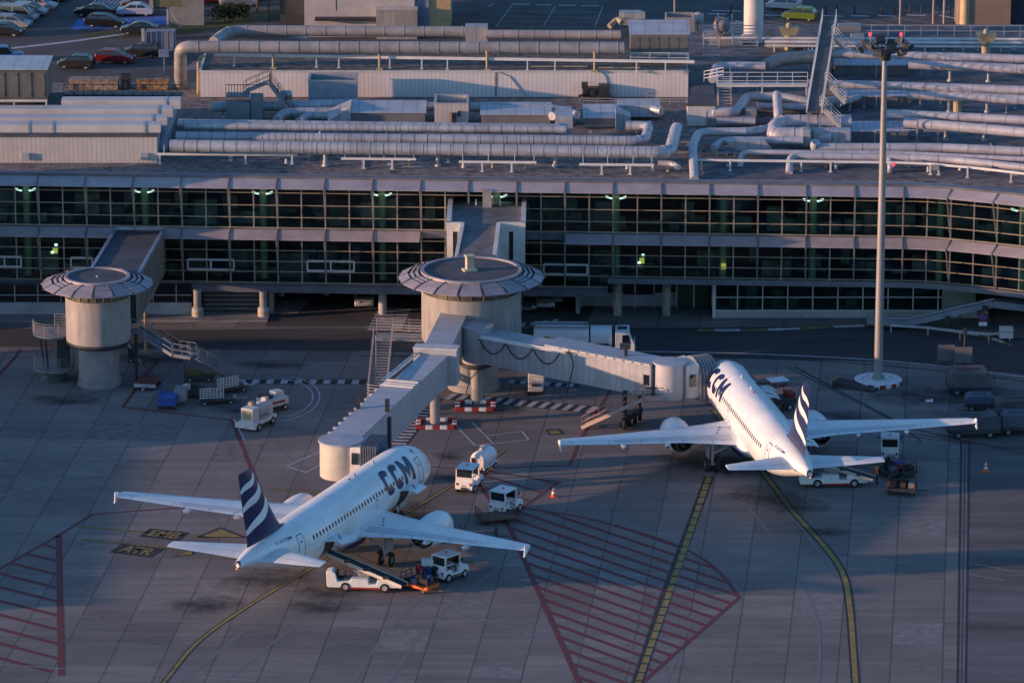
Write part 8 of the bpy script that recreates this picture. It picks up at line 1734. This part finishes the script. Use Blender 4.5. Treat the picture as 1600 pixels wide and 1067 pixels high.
c = at(252, 78); t = thing('utility_cabinet', 'blue grey fenced cabinet below the sign board', 'cabinet', (c.x, c.y, 0)); m = MB(); m.box(0, 0, 1.1, 3.2, 1.8, 2.2); m.build('casing', mat('cab_blue', (.20, .24, .32), .6), t, bevel=.04); m = MB()
for i in range(6): m.beam((-1.6 + .6 * i, -1.2, 0), (-1.6 + .6 * i, -1.2, 2.4), .05)
m.beam((-1.6, -1.2, 2.4), (1.6, -1.2, 2.4), .05); m.beam((-1.9, -1.2, 0), (-1.9, -1.2, 2.6), .35); m.build('fence', 'lgrey', t, smooth=False)
c = at(257, 112, 0); m = MB(); m.box(c.x, c.y, 2.0, 1.1, .5, .8); m.beam((c.x, c.y, 0), (c.x, c.y, 1.7), .12); solo('info_box', 'small white edged blue box on a post near the drop leg of the tan duct', 'box')(m, mat('info_blue', (.18, .24, .38), .4), smooth=False, bevel=.05)
# shelter near the far building, grey wall screens
m = MB(); a, b = at(265, 40), at(320, 36); m.bx(a.x, b.x, a.y, a.y + .4, 0, 3.5); solo('screen_wall', 'dark slatted screen wall behind the small white car', 'wall')(m, 'grey', smooth=False)
# far buildings
a, b = at(476, 58), at(648, 58); t = thing('far_building', 'pale flat fronted building cut by the top of the picture', 'building', (a.x, a.y, 0)); w_ = b.x - a.x
m = MB(); m.bx(0, w_, 0, 14, 0, 16); m.build('wall', mat('far_wall', (.50, .46, .45), .7, var=.08), t, smooth=False); m = MB(); m.bx(w_, w_ + 1.6, .3, 14, 0, 16); m.build('side_wall', mat('far_wall_blue', (.25, .27, .36), .7), t, smooth=False); m = MB(); m.bx(w_ + 1.6, w_ + 4.0, .5, 14, 0, 15.8); m.build('ochre_wing', mat('far_ochre', (.55, .40, .22), .7), t, smooth=False); m = MB(); m.bx(1.2, w_ * .68, -1.0, 0, 2.0, 2.3); m.bx(3.5, 3.6, -.02, 0, 3, 12); m.build('entrance_canopy', 'dark', t, smooth=False)
m = MB(); m.bx(-3.0, 0, 6, 12, 0, 3.2); m.build('annex', 'dark', t, smooth=False)
a, b = at(588, 62), at(652, 62); t = thing('far_annex', 'small pale annex with a grey parapet roof before the far building', 'building', (a.x, a.y, 0)); w_ = b.x - a.x; m = MB(); m.bx(0, w_, 0, 4, 0, 3.3); m.build('wall', 'beige', t, smooth=False); m = MB(); m.bx(-.1, w_ + .1, -.1, 4.1, 3.3, 3.4); m.bx(0, w_, 0, .2, 3.4, 3.7); m.build('roof', 'lgrey', t, smooth=False)
a, b = at(1503, 62), at(1578, 62); t = thing('far_building', 'dark brown tower block with one edge painted as sunlit at the top right', 'building', (a.x, a.y, 0)); w_ = b.x - a.x; m = MB(); m.bx(.0, w_, 0, 10, 0, 18); m.build('wall', mat('far_brown', (.26, .20, .155), .7, var=.08), t, smooth=False); m = MB(); m.lathe([(.55, 0), (.55, 18)], (.3, .3, 0), 20); m.build('sunlit_corner_column', mat('far_sunlit_edge', (.58, .42, .25), .6), t); m = MB(); m.bx(w_, w_ + 8, 2, 10, 0, 18); m.build('dark_wing', mat('far_blue_dark', (.04, .055, .08), .5), t, smooth=False)  # golden corner column puts the sunlight on this edge into colour
c = at(1177, 66, 12.35); t = thing('round_stack', 'pale round stack with one sunlit side rising behind the catwalk', 'chimney', tuple(c)); m = MB(); m.lathe([(.98, 0), (.98, 4.8), (1.03, 4.85), (1.03, 5.0), (.85, 5.0), (.85, 4.4)], n=32); m.build('shaft', mat('stack_paint', (.62, .60, .58), .5, var=.06), t); m = MB(); m.box(-.7, -1.1, .9, 1.0, .6, .25); m.box(-.9, -1.2, .45, 1.3, .8, .3); m.build('foot_unit', 'lgrey', t, bevel=.05)
for px, py, h_, lab in ((1406, 52, 5.5, 'thin pinkish lamp pole with an orange cap behind the mast head'), (1054, 40, 5.0, 'thin pole with an orange cap behind the large rear air handler'), (1458, 38, 4.5, 'thin pale double pole left of the brown tower block')):
    c = at(px, py); t = thing('lamp_pole', lab, 'lamp pole', (c.x, c.y, 0)); m = MB(); m.tube([(0, 0, 0), (0, 0, h_)], .12, 8); m.build('pole', 'beige', t)
    if px != 1458: m = MB(); m.lathe([(0, 0), (.2, .05), (.2, .35), (0, .45)], (0, 0, h_), 10); m.build('cap', 'hotlamp', t)
    else: m = MB(); m.tube([(1.2, 0, 0), (1.2, 0, h_)], .12, 8); m.build('second_pole', 'beige', t)
c = at(420, 34); m = MB(); m.tube([(c.x, c.y, 0), (c.x, c.y, 6)], .08, 8); solo('thin_pole', 'thin dark pole beside the bushes', 'pole')(m, 'dark')
# chain link fence
t = thing('rear_fence', 'thin wire fence running behind the tan ducts', 'fence', tuple(at(880, 62))); o = Vector(t.location); a, b = at(690, 61) - o, at(980, 60) - o; m = MB()
for i in range(22): p = a + (b - a) * i / 21; m.beam(p, p + Vector((0, 0, 2.2)), .06)
for z in (.1, 1.2, 2.2): m.beam(a + Vector((0, 0, z)), b + Vector((0, 0, z)), .03)
m.build('fence_panel', 'dark', t, smooth=False)
# trees and bushes
def bush(label, px, py, r_, h_, trunk=0.0, n=520, cat='bush', seed=1, name='bush'):
    c = at(px, py); t = thing(name, label, cat, (c.x, c.y, 0)); rd_ = random.Random(seed); m = MB(); lobes = [(rd_.uniform(-.55, .55) * r_, rd_.uniform(-.45, .45) * r_, trunk + rd_.uniform(.3, .8) * h_, rd_.uniform(.35, .6) * r_) for _ in range(7)]
    for _ in range(n):
        x, y, z, rr = rd_.choice(lobes); d = Vector((rd_.gauss(0, 1), rd_.gauss(0, 1), rd_.gauss(0, .8))).normalized() * rr * rd_.uniform(.6, 1.05); p = Vector((x, y, z)) + d
        if p.z < .05: p.z = .05
        u = Vector((rd_.gauss(0, 1), rd_.gauss(0, 1), rd_.gauss(0, 1))).normalized() * rd_.uniform(.09, .2); v = u.cross(Vector((rd_.gauss(0, 1), rd_.gauss(0, 1), rd_.gauss(0, 1)))).normalized() * u.length; m.add([p - u, p - v, p + u, p + v], [(0, 1, 2, 3)])
    m.build('crown', 'leaf', t, smooth=False, fixn=False); m = MB(); m.tube([(0, 0, 0), (.05, 0, trunk + h_ * .5)], [.12, .05], 8)
    for k in range(4): a = rd_.uniform(0, 6.3); m.tube([(.02, 0, trunk * .8 + .2), (r_ * .5 * math.cos(a), r_ * .5 * math.sin(a), trunk + h_ * .6)], [.05, .02], 6)
    m.build('trunk', 'bark', t)
bush('rounded dark bush at the end of the verge', 350, 34, 1.9, 2.0, 0, 700, seed=2); bush('lower bush left of the far building', 378, 26, 1.3, 1.4, 0, 400, seed=3); bush('slim tree with an open crown by the verge', 402, 20, 1.4, 2.4, 2.2, 500, 'tree', 4, 'small_tree'); bush('small shrub by the hatched bays', 255, 62, .9, .8, 0, 250, seed=5); bush('dark tree near the top edge left of the far building', 455, 6, 1.8, 2.6, 1.5, 600, 'tree', 6, 'small_tree')

# ================================================================ UNSEEN BLOCKS BEYOND THE LEFT EDGE, added to throw shade on terminal and apron
def blocker(name, label, x0, x1, y0, y1, h_, floors):
    t = thing(name, label, 'building', ((x0 + x1) / 2, (y0 + y1) / 2, 0)); w_, d_ = (x1 - x0) / 2, (y1 - y0) / 2; m = MB(); m.bx(-w_, w_, -d_, d_, 0, h_); m.build('wall', 'beige', t, smooth=False)
    for f in range(floors):
        z = h_ * (f + .35) / floors; m = MB(); m.bx(-w_ - .05, w_ + .05, -d_ - .05, d_ + .05, z, z + h_ / floors * .45); m.build('window_strip', 'darkglass', t, smooth=False)
        m = MB(); n_ = int(2 * d_ / 2.1)
        for i in range(n_ + 1):
            y = -d_ + 2 * d_ * i / n_
            for sx_ in (-1, 1): m.bx(sx_ * (w_ + .06) - .04, sx_ * (w_ + .06) + .04, y - .05, y + .05, z, z + h_ / floors * .45)
        m.build('mullion', 'mull', t, smooth=False)
    m = MB(); m.bx(-w_ - .3, w_ + .3, -d_ - .3, d_ + .3, h_, h_ + .25); m.build('roof', 'roofd', t, smooth=False)
blocker('shade_blocker', 'two storey glazed pier added unseen beyond the left edge to shade the apron', -100, -80, -46, -19, 9.2, 2)
blocker('shade_blocker', 'low glazed block added unseen beyond the left edge for its shade, nearest the camera', -100, -82, -86, -47, 6.6, 1)
blocker('shade_blocker_tower', 'tall unseen block added beyond the left edge to shade the terminal front', -62, -53, -.3, 5.6, 16.5, 4)
